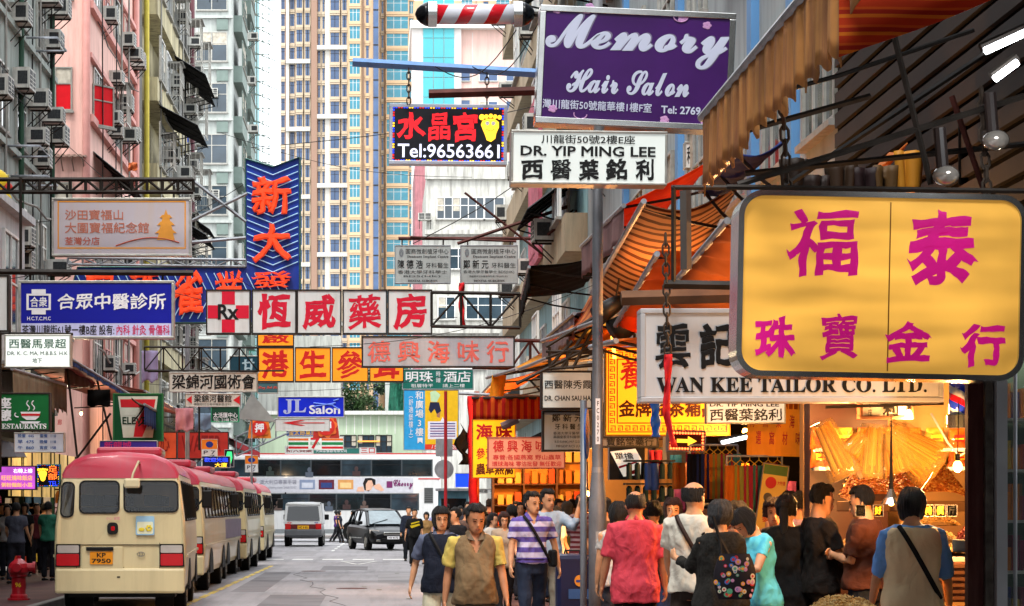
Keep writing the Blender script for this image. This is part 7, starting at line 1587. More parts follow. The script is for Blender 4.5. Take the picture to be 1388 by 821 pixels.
bulbc = bpy.data.lights.new('cabinet_light', 'POINT'); bulbc.energy = 10; bulbc.color = (1, .9, .7); bulbc.shadow_soft_size = .05; lo = bpy.data.objects.new('cabinet_light', bulbc); COL.objects.link(lo); lo.parent = R3.r; lo.location = (.15, .3, 2.9)
slm = [mat('dark_timber_slat', '1e130d', .8, var=.3), mat('darker_timber_slat', '120b08', .8, var=.3)]
for i in range(14): R1.box('slat', slm[i % 2], 4.5, 4.548, 11, 21.9, 3.66+i*.2, 3.8+i*.2)
# ---- goods
octa = lambda c, r: ([(c[0]+r[0], c[1], c[2]), (c[0]-r[0], c[1], c[2]), (c[0], c[1]+r[1], c[2]), (c[0], c[1]-r[1], c[2]), (c[0], c[1], c[2]+r[2]), (c[0], c[1], c[2]-r[2])], [(0, 2, 4), (2, 1, 4), (1, 3, 4), (3, 0, 4), (2, 0, 5), (1, 2, 5), (3, 1, 5), (0, 3, 5)])
nutc = [mat('dried_goods_a', 'b8702e', .6, var=.3, sc=9), mat('dried_goods_b', 'd09a4a', .6, var=.3, sc=9), mat('dried_goods_c', '9c4e20', .6, var=.3, sc=9)]
pnc = [mat('peanut_a', 'c9a05a', .7, var=.2, sc=9), mat('peanut_b', 'b5884a', .7, var=.2, sc=9), mat('peanut_c', 'd4b478', .7, var=.2, sc=9)]
def heap(label, c, w, d, h, n, r, mats, box=None, seed=1, slope=.6, name='goods_tray', cat='food tray'):
    rnd = random.Random(seed); g = thing(name, label, cat, c); b = MB()
    if box: MB().box(-w/2-.02, w/2+.02, -d/2-.02, d/2+.02, -.07, .02).build('tray', box, g, bev=.01)
    b.grid(lambda u, v: ((u-.5)*w, (v-.5)*d, h*(1-abs(u*2-1)**2.5*.8)*(.25+slope*v)*.93), 10, 8)
    for i in range(n):
        u, v = rnd.random(), rnd.random(); z = h*(1-abs(u*2-1)**2.5*.8)*(.25+slope*v)
        q = rnd.uniform(.7, 1.3)*r; b.mi = rnd.randrange(3); b.add(*octa(((u-.5)*w, (v-.5)*d, z+rnd.uniform(-.3, .7)*r), (q*rnd.uniform(.6, 1.4), q*rnd.uniform(.6, 1.2), q*rnd.uniform(.5, .9))))
    b.build('heap', mats, g)['kind'] = 'stuff'; return g
cardb = mat('cardboard', '7a5a3a', .8); tagy = flat('d8b02c'); tagr = flat('b81c1c')
heap('heap of brown dried seafood on the upper right shelf of the nut stall', P(1262, 682, 160), .62, .5, .42, 900, .014, nutc, cardb, 2, .75)
heap('second heap of dried goods, left of the upper right one', P(1185, 682, 157), .5, .5, .34, 600, .013, nutc, cardb, 3, .75)
heap('pale ginger-coloured heap in the white box lower right of the stall', P(1280, 757, 172), .42, .5, .26, 500, .018, pnc, flat('b5b0a8'), 4)
heap('yellow root heap beside the person in the beige vest', P(1262, 715, 165), .4, .4, .2, 300, .02, pnc, cardb, 5)
heap('open sack of peanuts at the bottom edge in front of the stall', P(1150, 836, 200), .5, .42, .16, 700, .013, pnc, flat('b9a58a'), 6, name='peanut_sack', cat='sack')
heap('bright orange dried shrimp tray beside the dark red pier', P(1326, 735, 192), .22, .4, .14, 300, .008, [flat('c9481c'), flat('d8622c'), flat('b53a18')], flat('55585c'), 7)
for k, (px, py, s_, w_) in list(enumerate(((1040, 800, 170, .5), (1190, 742, 160, .5), (1290, 790, 175, .4))))[1:]:
    heap('low tray of dried goods %s' % ('under the cyan woman', 'behind the man in the brown T-shirt', 'above the woven basket at lower right')[k], P(px, py, s_), w_, .5, .16, 250, .014, nutc if k != 1 else pnc, cardb, 10+k)
bk = thing('stall_table', 'timber counter that carries the trays of the nut stall', 'counter', (4.6, 18.3, .15)); MB().box(-.55, 1.0, -1.9, -1.6, .75, .82).build('top', wood, bk); MB().box(-.3, 1.2, -.7, 1.3, 1.15, 1.2).build('top', wood, bk)
for x, y, z in ((-.5, -1.85, .75), (.95, -1.85, .75), (-.25, -.65, 1.15), (1.15, -.65, 1.15), (-.25, 1.2, 1.15), (1.15, 1.2, 1.15)): MB().box(x-.03, x+.03, y-.03, y+.03, 0, z).build('leg', wood, bk)
ft = thing('stall_table', 'small front table under the open peanut sack', 'table', (P(1150, 0, 200).x, 15, .15)); MB().box(-.4, .4, -.3, .3, .78, .82).build('top', wood, ft)
for x in (-.36, .36):
    for y in (-.26, .26): MB().box(x-.02, x+.02, y-.02, y+.02, 0, .78).build('leg', wood, ft)
MB().box(-.1, .02, -.33, -.31, .68, .8).build('price_tag', tagy, ft)
bs_ = thing('basket', 'dark woven basket standing low before the stall on the right', 'basket', P(1298, 815, 178)); bwv = mat('woven_cane', '4a2a18', .7, var=.4, sc=20)
MB().box(-.2, .2, -.15, .15, 0, .3).build('body', bwv, bs_, bev=.02)
for i in range(6): MB().box(-.21, .21, -.16, -.15, .02+i*.048, .045+i*.048).build('woven_band', wood, bs_)
# shelves at the back of the nut stall, with bags and price tags
Yb = 20.9; sb = F/Yb; sh = thing('goods_shelf', 'white back shelves of the nut stall with two rows of red-labelled bags', 'shelf', P(1225, 700, sb))
for y_ in (609, 634): MB().box(-.9, .62, -.5, 0, (700-y_)/sb-.03, (700-y_)/sb).build('board', white, sh)
bagm = [mat('packed_snack_a', 'a8501c', .25, var=.5, sc=14, coat=.6), mat('packed_snack_b', 'b8702a', .25, var=.5, sc=14, coat=.6)]
for row, y_ in enumerate((609, 634)):
    for i in range(7):
        bgx = thing('snack_bag', 'orange snack bag, %s label, %s shelf row, %s from left' % (('yellow', 'red')[(i+row+1) % 2], ('upper', 'lower')[row], ('first', 'second', 'third', 'fourth', 'fifth', 'sixth', 'seventh')[i]), 'snack bag', P(1112+i*31, y_-.5, sb*1.014), 0, 'bags on the nut stall shelf')
        b = MB(); b.grid(lambda u, v: ((u-.5)*.2*(1-.2*v), -.05*sin(pi*u)*sin(pi*min(1, v*1.2))-.01, .2*v), 8, 8); b.build('bag', bagm[i % 2], bgx, smooth=True, solid=.01)
        MB().box(-.05, .06, -.075, -.068, .07, .13).build('label', tagy if (i+row) % 2 else tagr, bgx); MB().box(-.04, .04, -.079, -.075, .085, .1).build('label_print', tagr if (i+row) % 2 else tagy, bgx)
for i, (px, c) in enumerate(((1228, 'b81c1c'), (1243, 'd8b02c'), (1258, 'b81c1c'), (1274, 'b81c1c'), (1290, 'd8b02c'), (1166, 'd8b02c'), (1190, 'b81c1c'))):
    sign('price_card', '%s price card at the edge of the heaps, %s' % ('red' if c[0] == 'b' else 'yellow', ('left end below the big heap', 'yellow one with a bold character', 'middle of the row', 'right of the middle', 'right end by the pier', 'left part of the stall', 'between the stall heaps')[i]), (px-7, 684, px+7, 700), 177, flat(c), [(('平', '安', '特', '價', '斤', '包', '好')[i], px-5, 686, px+5, 698, BLK if c[0] == 'd' else tagy, 'x')], fw=.004, th=.01, cat='price card')
nt2 = thing('notice_board', 'framed notice in tiny characters on the dark stall wall', 'notice', P(1115, 642, 142)); MB().box(-.12, .12, 0, .02, 0, .36).build('panel', flat('a8743a'), nt2); MB().box(-.135, .135, .005, .03, -.015, .375).build('frame', wood, nt2)
lettering(nt2, '參茸海味\n燕窩花膠\n南北雜貨\n冬菇蠔豉\n瑤柱海參', -.1, .03, .1, .33, flat('3a1410'), 'r', y=-.006)
R1.box('inner_wall', brown_w, 4.02, 4.75, 20.7, 20.98, .1, 3.3)

# hanging plastic bags of dried sticks
plast = mat('clear_plastic', 'f0c060', .12, var=.1, coat=.6, alpha=.3); stick = [mat('amber_sticks_a', 'e09a28', .5, var=.25, sc=8), mat('amber_sticks_b', 'c87e1c', .5, var=.25, sc=8), mat('amber_sticks_c', 'ecb044', .5, var=.25, sc=8)]
hb = thing('hanging_bundle', 'bunch of clear plastic bags full of amber dried sticks hanging over the stall', 'hanging goods', P(1195, 560, 168))
def pbag(a, b_, r0, r1, fill, seed, packets=False):
    s_ = 168; A = P(*a, s_)-P(1195, 560, s_); B = P(*b_, s_)-P(1195, 560, s_); D = B-A; rd = random.Random(seed)
    q = thing('bag', None, None, (0, 0, 0)); q.parent = hb
    n_ = 22; rings = []; up = D.normalized(); sx_ = up.cross(Vector((0, 1, 0))).normalized(); sy = sx_.cross(up)
    for i in range(12):
        t = i/11; rr_ = (r0+(r1-r0)*t)*(1+.05*sin(t*9)); c = A+D*t
        rings.append([c+(sx_*cos(2*pi*j/n_)+sy*sin(2*pi*j/n_)*.8)*rr_*(1+.13*sin(j*2.9+seed)+.08*noise.noise(Vector((j*.9, t*6, seed)))) for j in range(n_)])
    loft(MB(), rings).build('plastic', plast, q, smooth=True)
    b = MB()
    for i in range(fill):
        a_ = rd.random()*6.28; k = rd.random()**.5*.72; p0 = A+D*rd.uniform(.04, .14)+(sx_*cos(a_)+sy*sin(a_)*.7)*r0*k; p1 = A+D*rd.uniform(.75, .93)+(sx_*cos(a_)+sy*sin(a_)*.7)*r1*k
        b.mi = rd.randrange(3); b.tube([p0, p1], rd.uniform(.006, .014), 4)
    b.build('sticks', stick, q)['kind'] = 'stuff'
pbag((1112, 572), (1148, 645), .09, .13, 60, 1); pbag((1200, 585), (1270, 632), .11, .22, 90, 2); pbag((1150, 615), (1170, 590), .11, .09, 40, 3); pbag((1222, 640), (1205, 578), .16, .12, 60, 4); pbag((1185, 575), (1180, 648), .1, .13, 40, 5)
for i in range(7): b = MB().cbox((0, 0, 0), (.035, .05, .2)); o = b.build('packet', flat(('b0a080', '9a2c2c', 'b8903c', '8a7a6a')[i % 4]), hb, loc=P(1160+i*9, 628+abs(i-3)*2, 160)-P(1195, 560, 168)); o.rotation_euler[1] = R(-25+i*9)
MB().tube([(-.45, 0, .05), (.5, 0, .08)], .012, 6).build('rail', steel, hb)

# clothes shop: rail, hangers and garments; more goods
for j, (px0, px1, py, s_, lb) in enumerate(((935, 1000, 603, 122, 'front'), (985, 1060, 618, 128, 'rear'))):
    g = thing('clothes_rail', '%s clothes rail with coloured hangers in the clothes shop' % lb, 'clothes rail', P(px0, py, s_)); L_ = (px1-px0)/s_
    MB().tube([(0, 0, 0), (L_, 0, 0)], .012, 6).build('rail', galv, g); MB().tube([(0, 0, 0), (0, 0, -(py-689)/s_*-1-1.5)], .012, 6).build('upright', galv, g)
    MB().tube([(L_, 0, 0), (L_, 0, -1.9)], .012, 6).build('upright', galv, g)
    for i in range(6):
        x = (i+.5)*L_/6; cc = ('0c0f1c', '1c2a5a', 'c26a1c', '8c8a3a', '9c2a3a', '3a6a5a')[(i+j*2) % 6]
        h_ = MB().tube([(x, 0, 0), (x, 0, -.04)], .004, 4).tube([(x-.07, 0, -.1), (x, 0, -.04), (x+.07, 0, -.1)], .006, 4).build('hanger', flat('c9a02c'), g)
        MB().grid(lambda u, v: (x+(u-.5)*(.13+.03*v), -.02*sin(u*14)-.02, -.1-.5*v), 8, 6).build('garment', flat(cc, rough=.9), g, smooth=True, solid=.03)
rr = random.Random(11); seen_ = set()
for k in range(26):
    px = rr.uniform(880, 1075); py = rr.uniform(600, 668); s_ = rr.uniform(103, 122); c = rr.choice(('b02c3c', 'c9701c', '2c4a8c', '4a7a6a', '8c6a3a', 'c9a83a', '9c4a7a', '3a8ab0', 'c0b8a8'))
    lbk = (c, min(5, int((px-880)/33)), py < 625, py > 648)
    if lbk in seen_: continue
    seen_.add(lbk)
    o = MB().grid(lambda u, v: ((u-.5)*.13, .03*sin(u*9+k), -.3*v), 5, 5).build('hanging_goods', flat(c, rough=.6), None, smooth=True, solid=.05, loc=P(px, py, s_))
    tag(o, '%s piece hung in the clothes shop doorway, %s' % ({'b02c3c': 'crimson', 'c9701c': 'orange', '2c4a8c': 'blue', '4a7a6a': 'sea green', '8c6a3a': 'brown', 'c9a83a': 'mustard', '9c4a7a': 'plum', '3a8ab0': 'sky blue', 'c0b8a8': 'cream'}[c], ('left of the arrow sign', 'under the arrow sign', 'above the auburn-haired woman', 'above the white T-shirt', 'above the tweed coat', 'beside the leaning poster')[min(5, max(0, int((px-880)/33)))]+(', high up' if py < 625 else ', low down' if py > 648 else '')), 'merchandise', 'small goods hung in the clothes shop')
lit_sh = thing('lit_stall', 'orange lit stall with shelves of jars and boxes beyond the crowd', 'stall', (3.55, F/64, .15)); am = mat('amber_board', 'c98430', .6, var=.2)
MB().box(-1.15, .9, .5, .55, .6, 3.0).build('back_panel', am, lit_sh)
for z in (1.15, 1.6, 2.05, 2.5): MB().box(-1.15, .9, 0, .5, z, z+.03).build('board', wood, lit_sh)
for x in (-1.15, -.5, .2, .88): MB().box(x-.02, x+.02, -.03, .5, .1, 3.0).build('upright', wood, lit_sh)
for z in (1.18, 1.63, 2.08, 2.53):
    for i in range(11):
        x = -1.05+i*.18; MB().box(x, x+.13, .05, .3, z, z+rr.uniform(.2, .34)).build('jar' if i % 2 else 'box', flat(rr.choice(('d89a3a', 'c9701c', 'b8481c', 'd8b05a', 'a8682c'))), lit_sh, bev=.01)
MB().box(-1.15, .9, -.2, .5, .55, .9).build('counter', am, lit_sh)
for k, (px, py, w_, h_, s_) in enumerate(((812, 660, .5, 1.0, 90), (850, 660, .35, 1.3, 100), (872, 660, .3, 1.0, 104))):
    pass
hs2 = thing('herb_shelf', 'dim herbal shop shelves with tins behind the lamp pole', 'shelf', (4.5, 33.6, .15))
for z in (.6, 1.0, 1.4, 1.8, 2.2, 2.6): MB().box(-.45, 1.5, -.35, .35, z, z+.03).build('board', wood, hs2)
for z in (.63, 1.03, 1.43, 1.83, 2.23):
    for i in range(10): MB().tube([(-.4+i*.17, -.2, z), (-.4+i*.17, -.2, z+rr.uniform(.18, .28))], .06, 8).build('tin', flat(rr.choice(('3a1c14', '8c3a1c', '2c3040', 'b0702c', '5a5a50'))), hs2)
rack = thing('bottle_rack', 'dark rack of bottles in the doorway behind the coral shirt', 'rack', P(882, 715, 112)); MB().box(-.3, .3, 0, .3, 0, .05).build('board', black, rack)
for z in (.0, .28, .56):
    MB().box(-.3, .3, 0, .3, z+.24, z+.26).build('board', black, rack)
    for i in range(6): MB().tube([(-.25+i*.1, .1, z+.03), (-.25+i*.1, .1, z+.2), (-.25+i*.1, .1, z+.23)], [.035, .035, .015], 8).build('bottle', flat('1c2a2c', rough=.2), rack)

# ---- lamps that are lit in the photograph
bulbm = mat('lit_bulb', 'ffcf8a', .4, emit=14, ecol='ffb050'); tubem = mat('lit_tube', 'ffffff', .4, emit=3.5, ecol='f4f8ff')
def bulb(label, px, py, s_, w, r=.035, col=(1, .46, .14), wire=.5):
    w *= 1.8
    g = thing('light_bulb', label, 'lamp', P(px, py, s_)); MB().ell((0, 0, 0), (r, r, r*1.25), 12, 8).build('bulb', bulbm, g, smooth=True); MB().tube([(0, 0, r*1.15), (0, 0, r*2.6)], .018, 8).build('socket', black, g); MB().tube([(0, 0, r*2.6), (.01, 0, wire)], .004, 4).build('cord', black, g)
    ld = bpy.data.lights.new('bulb_light', 'POINT'); ld.energy = w; ld.color = col; ld.shadow_soft_size = r*1.6; lo = bpy.data.objects.new('bulb_light', ld); COL.objects.link(lo); lo.parent = g; lo.location = (0, -.02, -r*2.2)
    return g
bulb('bright bare bulb hanging before the dark red pier', 1298, 632, 182, 55); bulb('bare bulb above the vendor in the red apron', 1148, 660, 152, 45, .03); bulb('bulb hidden among the hanging plastic bags', 1232, 560, 150, 60, .03); bulb('bulb under the awning behind the jewellery sign', 1090, 540, 150, 55)
bulb('bulb in the clothes shop over the rails', 1010, 585, 116, 55, wire=.3); bulb('bulb between the gold herbal sign and the orange awning', 860, 462, 108, 40, wire=.3); bulb('tiny bulb shining between the two poles', 796, 669, 92, 35); bulb('bulb over the orange lit stall', 745, 618, 68, 70); bulb('second bulb over the orange lit stall, left', 712, 620, 66, 60); bulb('bulb under the amber awning far along', 672, 585, 63, 40)
bulb('bulb under the golden awnings by the lamp pole', 815, 505, 92, 45, .025, wire=.2); bulb('bulb under the striped awning right of the lamp pole', 900, 425, 124, 35, .025, wire=.2)
bulb('bulb in the shade behind the yellow sign', 1150, 330, 170, 25, .03)
sdl = thing('hanging_lamp', 'metal cone lamp over the dried goods behind the beige vest', 'lamp', P(1208, 683, 170)); MB().tube([(0, 0, .0), (0, 0, .05), (0, 0, .12)], [.085, .05, .02], 16, cap=False).build('shade', chrome, sdl); MB().ell((0, 0, .02), (.03, .03, .035), 10, 6).build('bulb', bulbm, sdl); MB().tube([(0, 0, .12), (0, 0, .17), (0, 0, .7)], [.02, .015, .004], 8).build('socket', black, sdl)
for i, (a, c, s_, lb) in enumerate((((1335, 69), (1392, 43), 235, 'upper white fluorescent tube at the top right'), ((1348, 107), (1379, 84), 228, 'lower short fluorescent tube at the top right'), ((978, 600), (1022, 590), 118, 'fluorescent tube in the clothes shop'), ((830, 452), (833, 486), 112, 'vertical amber tube beside the spotlights'))):
    A = P(*a, s_); B = P(*c, s_); t = thing('tube_lamp', lb, 'lamp', A); MB().tube([Vector((0, 0, 0)), B-A], .022, 10).build('tube', tubem if i < 3 else mat('amber_tube', 'ff9a3a', .4, emit=6, ecol='ff8a2a'), t); D = B-A
    if i < 2: ld = bpy.data.lights.new('tube_light', 'POINT'); ld.energy = 14; ld.color = (.92, .97, 1); ld.shadow_soft_size = .2; lo = bpy.data.objects.new('tube_light', ld); COL.objects.link(lo); lo.parent = t; lo.location = D*.5-Vector((0, 0, .06))
    MB().tube([D*-.06+Vector((0, .04, .03)), D*1.06+Vector((0, .04, .03))], .03, 6).build('batten', steel, t)
for i, (px, py) in enumerate(((1350, 190), (1282, 238))):
    g = thing('spot_bulb', 'unlit silver-tipped reflector bulb, %s of the pair under the big awning' % ('upper right' if i == 0 else 'lower left'), 'lamp', P(px, py, 215)); MB().ell((0, 0, 0), (.085, .085, .065), 16, 8).build('bulb', mat('silvered_bulb', '9c948c', .12, .6), g, smooth=True); MB().tube([(-.02, 0, .05), (-.04, 0, .3)], .04, 10).build('socket', mat('dark_bakelite', '241c1a', .5), g)
for i, (px, py, r_) in enumerate(((846, 440, .16), (822, 418, .12), (862, 420, .1))):
    g = thing('spotlight', 'black spotlight can, %s in the cluster by the lamp pole' % ('biggest lowest', 'left', 'upper right')[i], 'spotlight', P(px, py, 118)); MB().tube([(-.12, -.05, -.1), (.1, 0, .05), (.2, 0, .12)], [r_, r_*.8, r_*.4], 16).build('can', black, g, smooth=True); MB().tube([(.1, 0, .05), (.15, 0, .35)], .015, 5).build('bracket', steel, g)
b = MB(); rr = random.Random(4)
for (x0, y0, x1, y1) in ((740, 470, 805, 430), (740, 500, 805, 495), (745, 470, 745, 502), (770, 460, 768, 500), (740, 485, 805, 462), (760, 500, 800, 440), (700, 520, 800, 470), (740, 476, 840, 476), (742, 500, 776, 462), (776, 500, 804, 446)):
    b.tube([P(x0, y0, 102)-P(740, 500, 102), P(x1, y1, 102)-P(740, 500, 102)], .022, 4)
tag(b.build('scaffold', steel, None, loc=P(740, 500, 102)), 'tangled black steel frame over the doctor signs', 'frame')
for i, (x0, y0, x1, y1, s_) in enumerate(((1000, 250, 1388, 130, 214), (1010, 235, 1388, 195, 200), (1200, 0, 1262, 250, 214), (1290, 130, 1335, 262, 205), (1000, 180, 1180, 130, 205), (1060, 255, 1400, 30, 190))):
    beam('awning_rod', 'dark rod under the big awning, %s' % ('long one rising to the right', 'flat one behind the sign top', 'steep one at centre', 'steep brown one at right', 'short one by the valance', 'long pale-edged one')[i], 'rod', (x0, y0, s_), (x1, y1, s_), .02, rust if i == 3 else steel)
br_ = MB().box(0, 1.6, 0, .03, 0, .5); tag(br_.build('dark_board', dkw, None, loc=P(1300, 250, 175)), 'boarding under the big awning, with the shade put into its dark colour', 'board')  # board is near-black because the awning's shade is painted in
for i, (px, py, c) in enumerate(((1078, 215, '1c120c'), (1105, 238, '1a0e0a'), (1140, 222, '2a1c10'), (1172, 228, '1c0e10'), (1200, 225, '4a3418'), (1232, 205, 'a8701c'))):
    o = MB().grid(lambda u, v: ((u-.5)*.2*(1-.3*v), .05*sin(u*9+i), -.32*v), 6, 6).build('hanging_cloth', flat(c), None, smooth=True, solid=.06, loc=P(px, py, 176)); tag(o, '%s bundle hung in the dark under the big awning' % ('soot brown', 'near-black rust', 'umber', 'black wine', 'dull olive gold', 'golden')[i], 'bundle', 'bundles hung under the big awning')

bpl = thing('barber_pole', 'small lit vertical barber pole under the corner of the yellow sign', 'barber pole', P(1297, 580, 178)); sm = mat('blue_red_spiral', 'ffffff', .2, stripes=(2, .1, [(0, '2038c0'), (.33, 'd0d0e0'), (.6, 'c01c2c'), (.85, 'd0d0e0')]), emit=.6)
sm = rw.copy(); sm.name = 'blue_red_white_spiral'; e_ = [q for q in sm.node_tree.nodes if q.type == 'VALTORGB' and q.color_ramp.interpolation == 'CONSTANT'][0].color_ramp.elements
e_[0].color = lin('1c34c0'); e_[1].position = .35; q_ = e_.new(.68); q_.color = lin('c01828'); [q for q in sm.node_tree.nodes if q.type == 'MATH' and q.operation == 'MULTIPLY_ADD'][0].inputs[1].default_value = 6
c_ = MB().tube([(-.24, 0, 0), (0, 0, 0)], .06, 20).build('cylinder', sm, bpl, smooth=True, loc=(0, 0, .1)); c_.rotation_euler = (0, R(90), 0); MB().tube([(0, 0, 0), (0, 0, .1)], .075, 16).build('lower_cap', chrome, bpl); MB().tube([(0, 0, .34), (0, 0, .4)], .075, 16).build('upper_cap', chrome, bpl)
cb = MB(); pts = [P(1262, 560, 178), P(1285, 600, 178), P(1300, 618, 178), P(1330, 600, 178)]; tag(cb.tube([p-pts[0] for p in pts], .009, 6).build('wall_bracket', galv, None, loc=pts[0]), 'thin bent metal bracket before the red pier', 'bracket')

# ---- left pavement: shops, goods and awnings
L0_ = Bld('shop_row', 'dim shop interiors with goods at the far left behind the minibus', 'shops', (-10.5, 60, .1))
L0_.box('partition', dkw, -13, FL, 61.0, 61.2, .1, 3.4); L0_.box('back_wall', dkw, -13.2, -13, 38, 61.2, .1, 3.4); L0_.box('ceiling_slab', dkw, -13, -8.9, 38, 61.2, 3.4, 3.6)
for z in (.7, 1.2, 1.7, 2.2): L0_.box('shelf', wood, -12.8, FL+.5, 60.2, 60.95, z, z+.04)
rr = random.Random(9)
for k, z in enumerate((.15, .74, 1.24, 1.74, 2.24)):
    for i in range(13):
        x = -12.0+i*.27; c = rr.choice(('8a6a2c', 'a83c2c', '3a5a3a', 'b09a3a', 'a8a098', '6a2c4a', '2c4a6a', 'b06a2c', '3a2c20'))
        w = rr.uniform(.06, .12); hh = rr.uniform(.12, .36); L0_.mb('merchandise', flat(c), MB().box(x+10.5-w, x+10.5+w, .1, .4, z, z+hh) if i % 3 else MB().tube([(x+10.5, .25, z), (x+10.5, .25, z+hh*.7), (x+10.5, .25, z+hh)], [w, w, w*.4], 8))
bulb('bulb in the left shop behind the two women', 40, 652, 52, 45, col=(1, .8, .55)); bulb('bulb under the left awnings by the green sign', 110, 560, 55, 60, col=(1, .8, .5)); bulb('bulb deep in the left shops beside the convenience store sign', 240, 600, 42, 70, col=(1, .7, .4))
bc = mat('beige_pleated_canvas', '968a70', .9, var=.2, transl=.35, streak=.4, scol=(.3, .1, .08)); brc = mat('brown_canvas', '5f4a3e', .9, var=.25, transl=.3); dkr = mat('dusty_rose_canvas', 'a06a60', .9, var=.2, transl=.35); bluc = stripe_m('blue_stripe_canvas', 1, .22, [(0, '20386c'), (.5, '3c5c9c')], transl=.3)
awning('beige pleated awning above the green cafe sign', [(17, 500, 71), (90, 522, 61), (-10, 500, 61), (-120, 470, 71)], bc, val=.62, vm=bc, nv=22, sag=.06)
awning('brown awning above and right of the beige pleated one', [(88, 496, 60.8), (129, 503, 55.3), (40, 490, 55.3), (-20, 470, 60.8)], brc, val=.42, vm=brc, nv=12, sag=.06)
awning('long awning with a blue edge running up the left pavement', [(96, 486, 64.5), (197, 547, 49), (105, 530, 49), (-40, 460, 64.5)], dkr, val=.1, vm=bluc, nv=22, sag=.08)
awning('dark awning with a blue striped valance before the convenience store sign', [(196, 548, 64), (221, 562, 59), (196, 553, 59), (178, 540, 64)], brc, val=.42, vm=bluc, nv=10, sag=.04)
awning('dusty rose awning farther up the left pavement', [(197, 530, 49), (262, 566, 39), (190, 545, 39), (90, 495, 49)], dkr, val=.12, vm=dkr, sag=.08); awning('grey awning still farther up the left side', [(262, 560, 39), (322, 600, 30), (270, 580, 30), (190, 530, 39)], mat('grey_canvas', '8a8880', .9, var=.2, transl=.35), val=.3, sag=.08)
awning('red awning beneath the pawn sign', [(318, 596, 32), (352, 612, 27), (318, 600, 27), (270, 575, 32)], mat('red_canvas', '9c1c24', .9, transl=.3), val=.3, sag=.05)
def cloth(label, x0, y0, x1, y1, s_, m_, seed=0, drop=1.0): 
    w_ = (x1-x0)/s_; h_ = (y1-y0)/s_; o = MB().grid(lambda u, v: (u*w_, .05*sin(u*9+seed)+.03*sin(v*7+u*4), -h_*v*(1-.12*abs(sin(u*5+seed)))), 14, 10).build('hanging_cloth', m_, None, smooth=True, solid=.01, loc=P(x0, y0, s_)); return tag(o, label, 'cloth')
cloth('pink cloth hanging above the rear of the second minibus', 238, 553, 262, 586, 52, mat('pink_cloth', 'c98a94', .9, var=.12, transl=.3)); cloth('blue-grey cloth hanging right of the pink one', 264, 560, 286, 585, 46, mat('blue_grey_cloth', '6a7a8c', .9, var=.2)); cloth('dark ragged cloth beside the cafe sign', 118, 528, 150, 552, 60, dark_c, 2)
cloth('lilac banner hanging on the olive building', 192, 475, 214, 520, 40, mat('lilac_banner', '9c90b0', .8, var=.15)); cloth('orange rag caught on wires before the pink block', 174, 220, 186, 232, 60, flat('c96a3c')); cloth('blue shirt drying on the tenement', 250, 186, 257, 212, 29.5, flat('1c4ab0')); cloth('pale blue sheet drying on the tenement', 241, 186, 250, 214, 30, flat('8cb0c4')); cloth('white laundry on the far left window rack', 2, 236, 12, 256, 60, flat('c9c07a'))
tn = thing('market_tent', 'small pale grey cloth tent top beside the pawn sign', 'tent', P(348, 572, 47)); MB().add([(-.55, 0, .1), (.55, 0, .0), (.1, .6, .05), (-.15, .1, .85)], [(0, 1, 3), (1, 2, 3), (2, 0, 3)]).build('canvas', mat('pale_grey_canvas', '9c9c98', .9, var=.15, transl=.3), tn, solid=.01); MB().tube([(-.15, .1, -1.5), (-.15, .1, .85)], .02, 6).build('pole', galv, tn)
um = thing('umbrella', 'grey open umbrella at the left edge above the pedestrians', 'umbrella', P(2, 640, 68)); b = MB()
n_ = 8; ring = lambda r, z: [(r*cos(2*pi*i/n_), r*sin(2*pi*i/n_), z) for i in range(n_)]
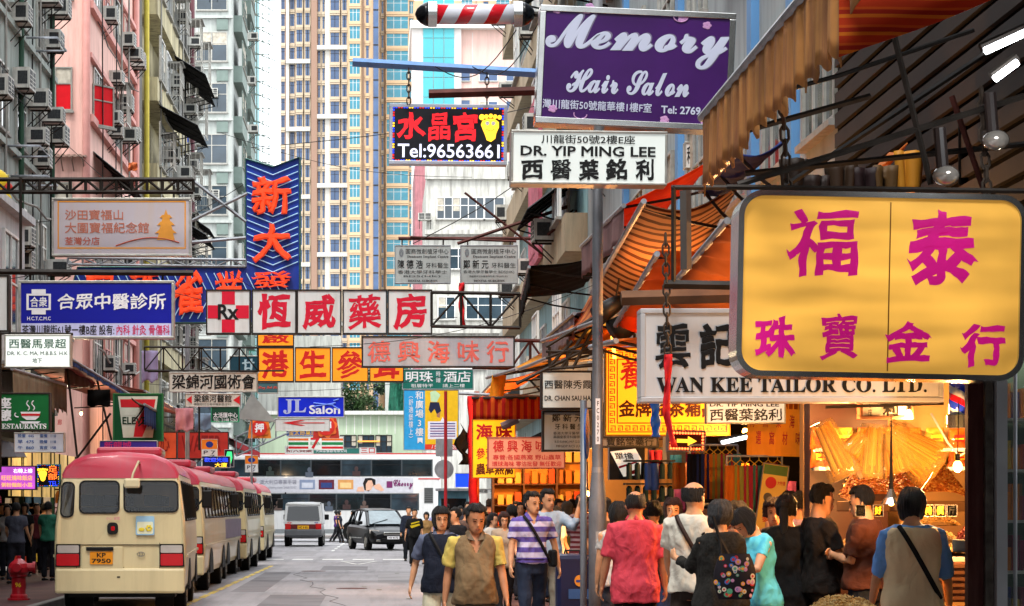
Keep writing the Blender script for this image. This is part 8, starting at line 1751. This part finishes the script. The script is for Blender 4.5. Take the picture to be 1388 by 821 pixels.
loft(b, [ring(.5, .3), ring(.42, .45), ring(.25, .58), ring(.02, .64)], cap=False); b.build('canopy', mat('grey_umbrella_cloth', '77777c', .8), um, smooth=False, solid=.006); MB().tube([(0, 0, -.35), (0, 0, .7)], .01, 5).build('shaft', steel, um)
for i in range(n_): MB().tube([(.5*cos(2*pi*i/n_), .5*sin(2*pi*i/n_), .29), (.02, 0, .6)], .005, 4).build('rib', steel, um)
for i, (x0, y0, x1, y1, s_) in enumerate(((107, 640, 88, 470, 63), (152, 600, 128, 500, 58), (105, 620, 150, 560, 60), (0, 372, 0, 640, 88), (270, 610, 270, 470, 53), (185, 330, 185, 240, 73), (28, 372, 28, 240, 80))):
    beam('steel_strut', 'dark steel strut on the left side, %s' % ('leaning beside the cafe sign', 'upright under the brown awning', 'diagonal between the awnings', 'upright at the very edge of the picture', 'tall post among the signs', 'hanging under the lattice truss', 'short one at the left of the truss')[i], 'strut', (x0, y0, s_), (x1, y1, s_), .025, steel)
li = thing('lit_shopfront', 'warm lit shop window strip beneath the left awnings', 'shopfront', (-8.85, 56, 2.0)); MB().box(-.05, 0, -3, 9, 0, 1.2).build('panel', mat('warm_window', 'b89a5a', .5, var=.3, sc=2, emit=.35), li)
for i in range(8): MB().box(.0, .03, -3+i*1.6, -2.94+i*1.6, 0, 1.2).build('mullion', steel, li)
for i, (px, s_, w_, c_, tx, lb) in enumerate(((170, 36, 3.0, 'a83a1c', '美容中心', 'orange-red shop fascia behind the convenience store sign'), (240, 34, 3.0, '8c2018', 'WATER', 'dark red shop fascia with faint letters above the minibuses'))):
    sign('shop_sign', lb, (px, 585, px+70, 622), s_*1.25, mat('lit_orange_fascia_%d' % i, c_, .5, emit=.25, var=.2), [(tx, px+6, 590, px+60, 612, flat('7c1410'), 'k')], fw=.03, frame=steel)
fb = thing('flower_balloon', 'yellow and red inflated decoration at the far left above the truss', 'decoration', P(2, 285, 66)); 
for (x, z, r_, c_) in ((0, .2, .22, 'd8b82c'), (-.1, .6, .25, 'd8b82c'), (.1, .45, .14, 'b02c20'), (.12, .05, .12, 'b8942c')): MB().ell((x, 0, z), (r_, r_*.8, r_), 12, 8).build('lobe', flat(c_), fb, smooth=True)

bpy.data.scenes.remove(TMP)
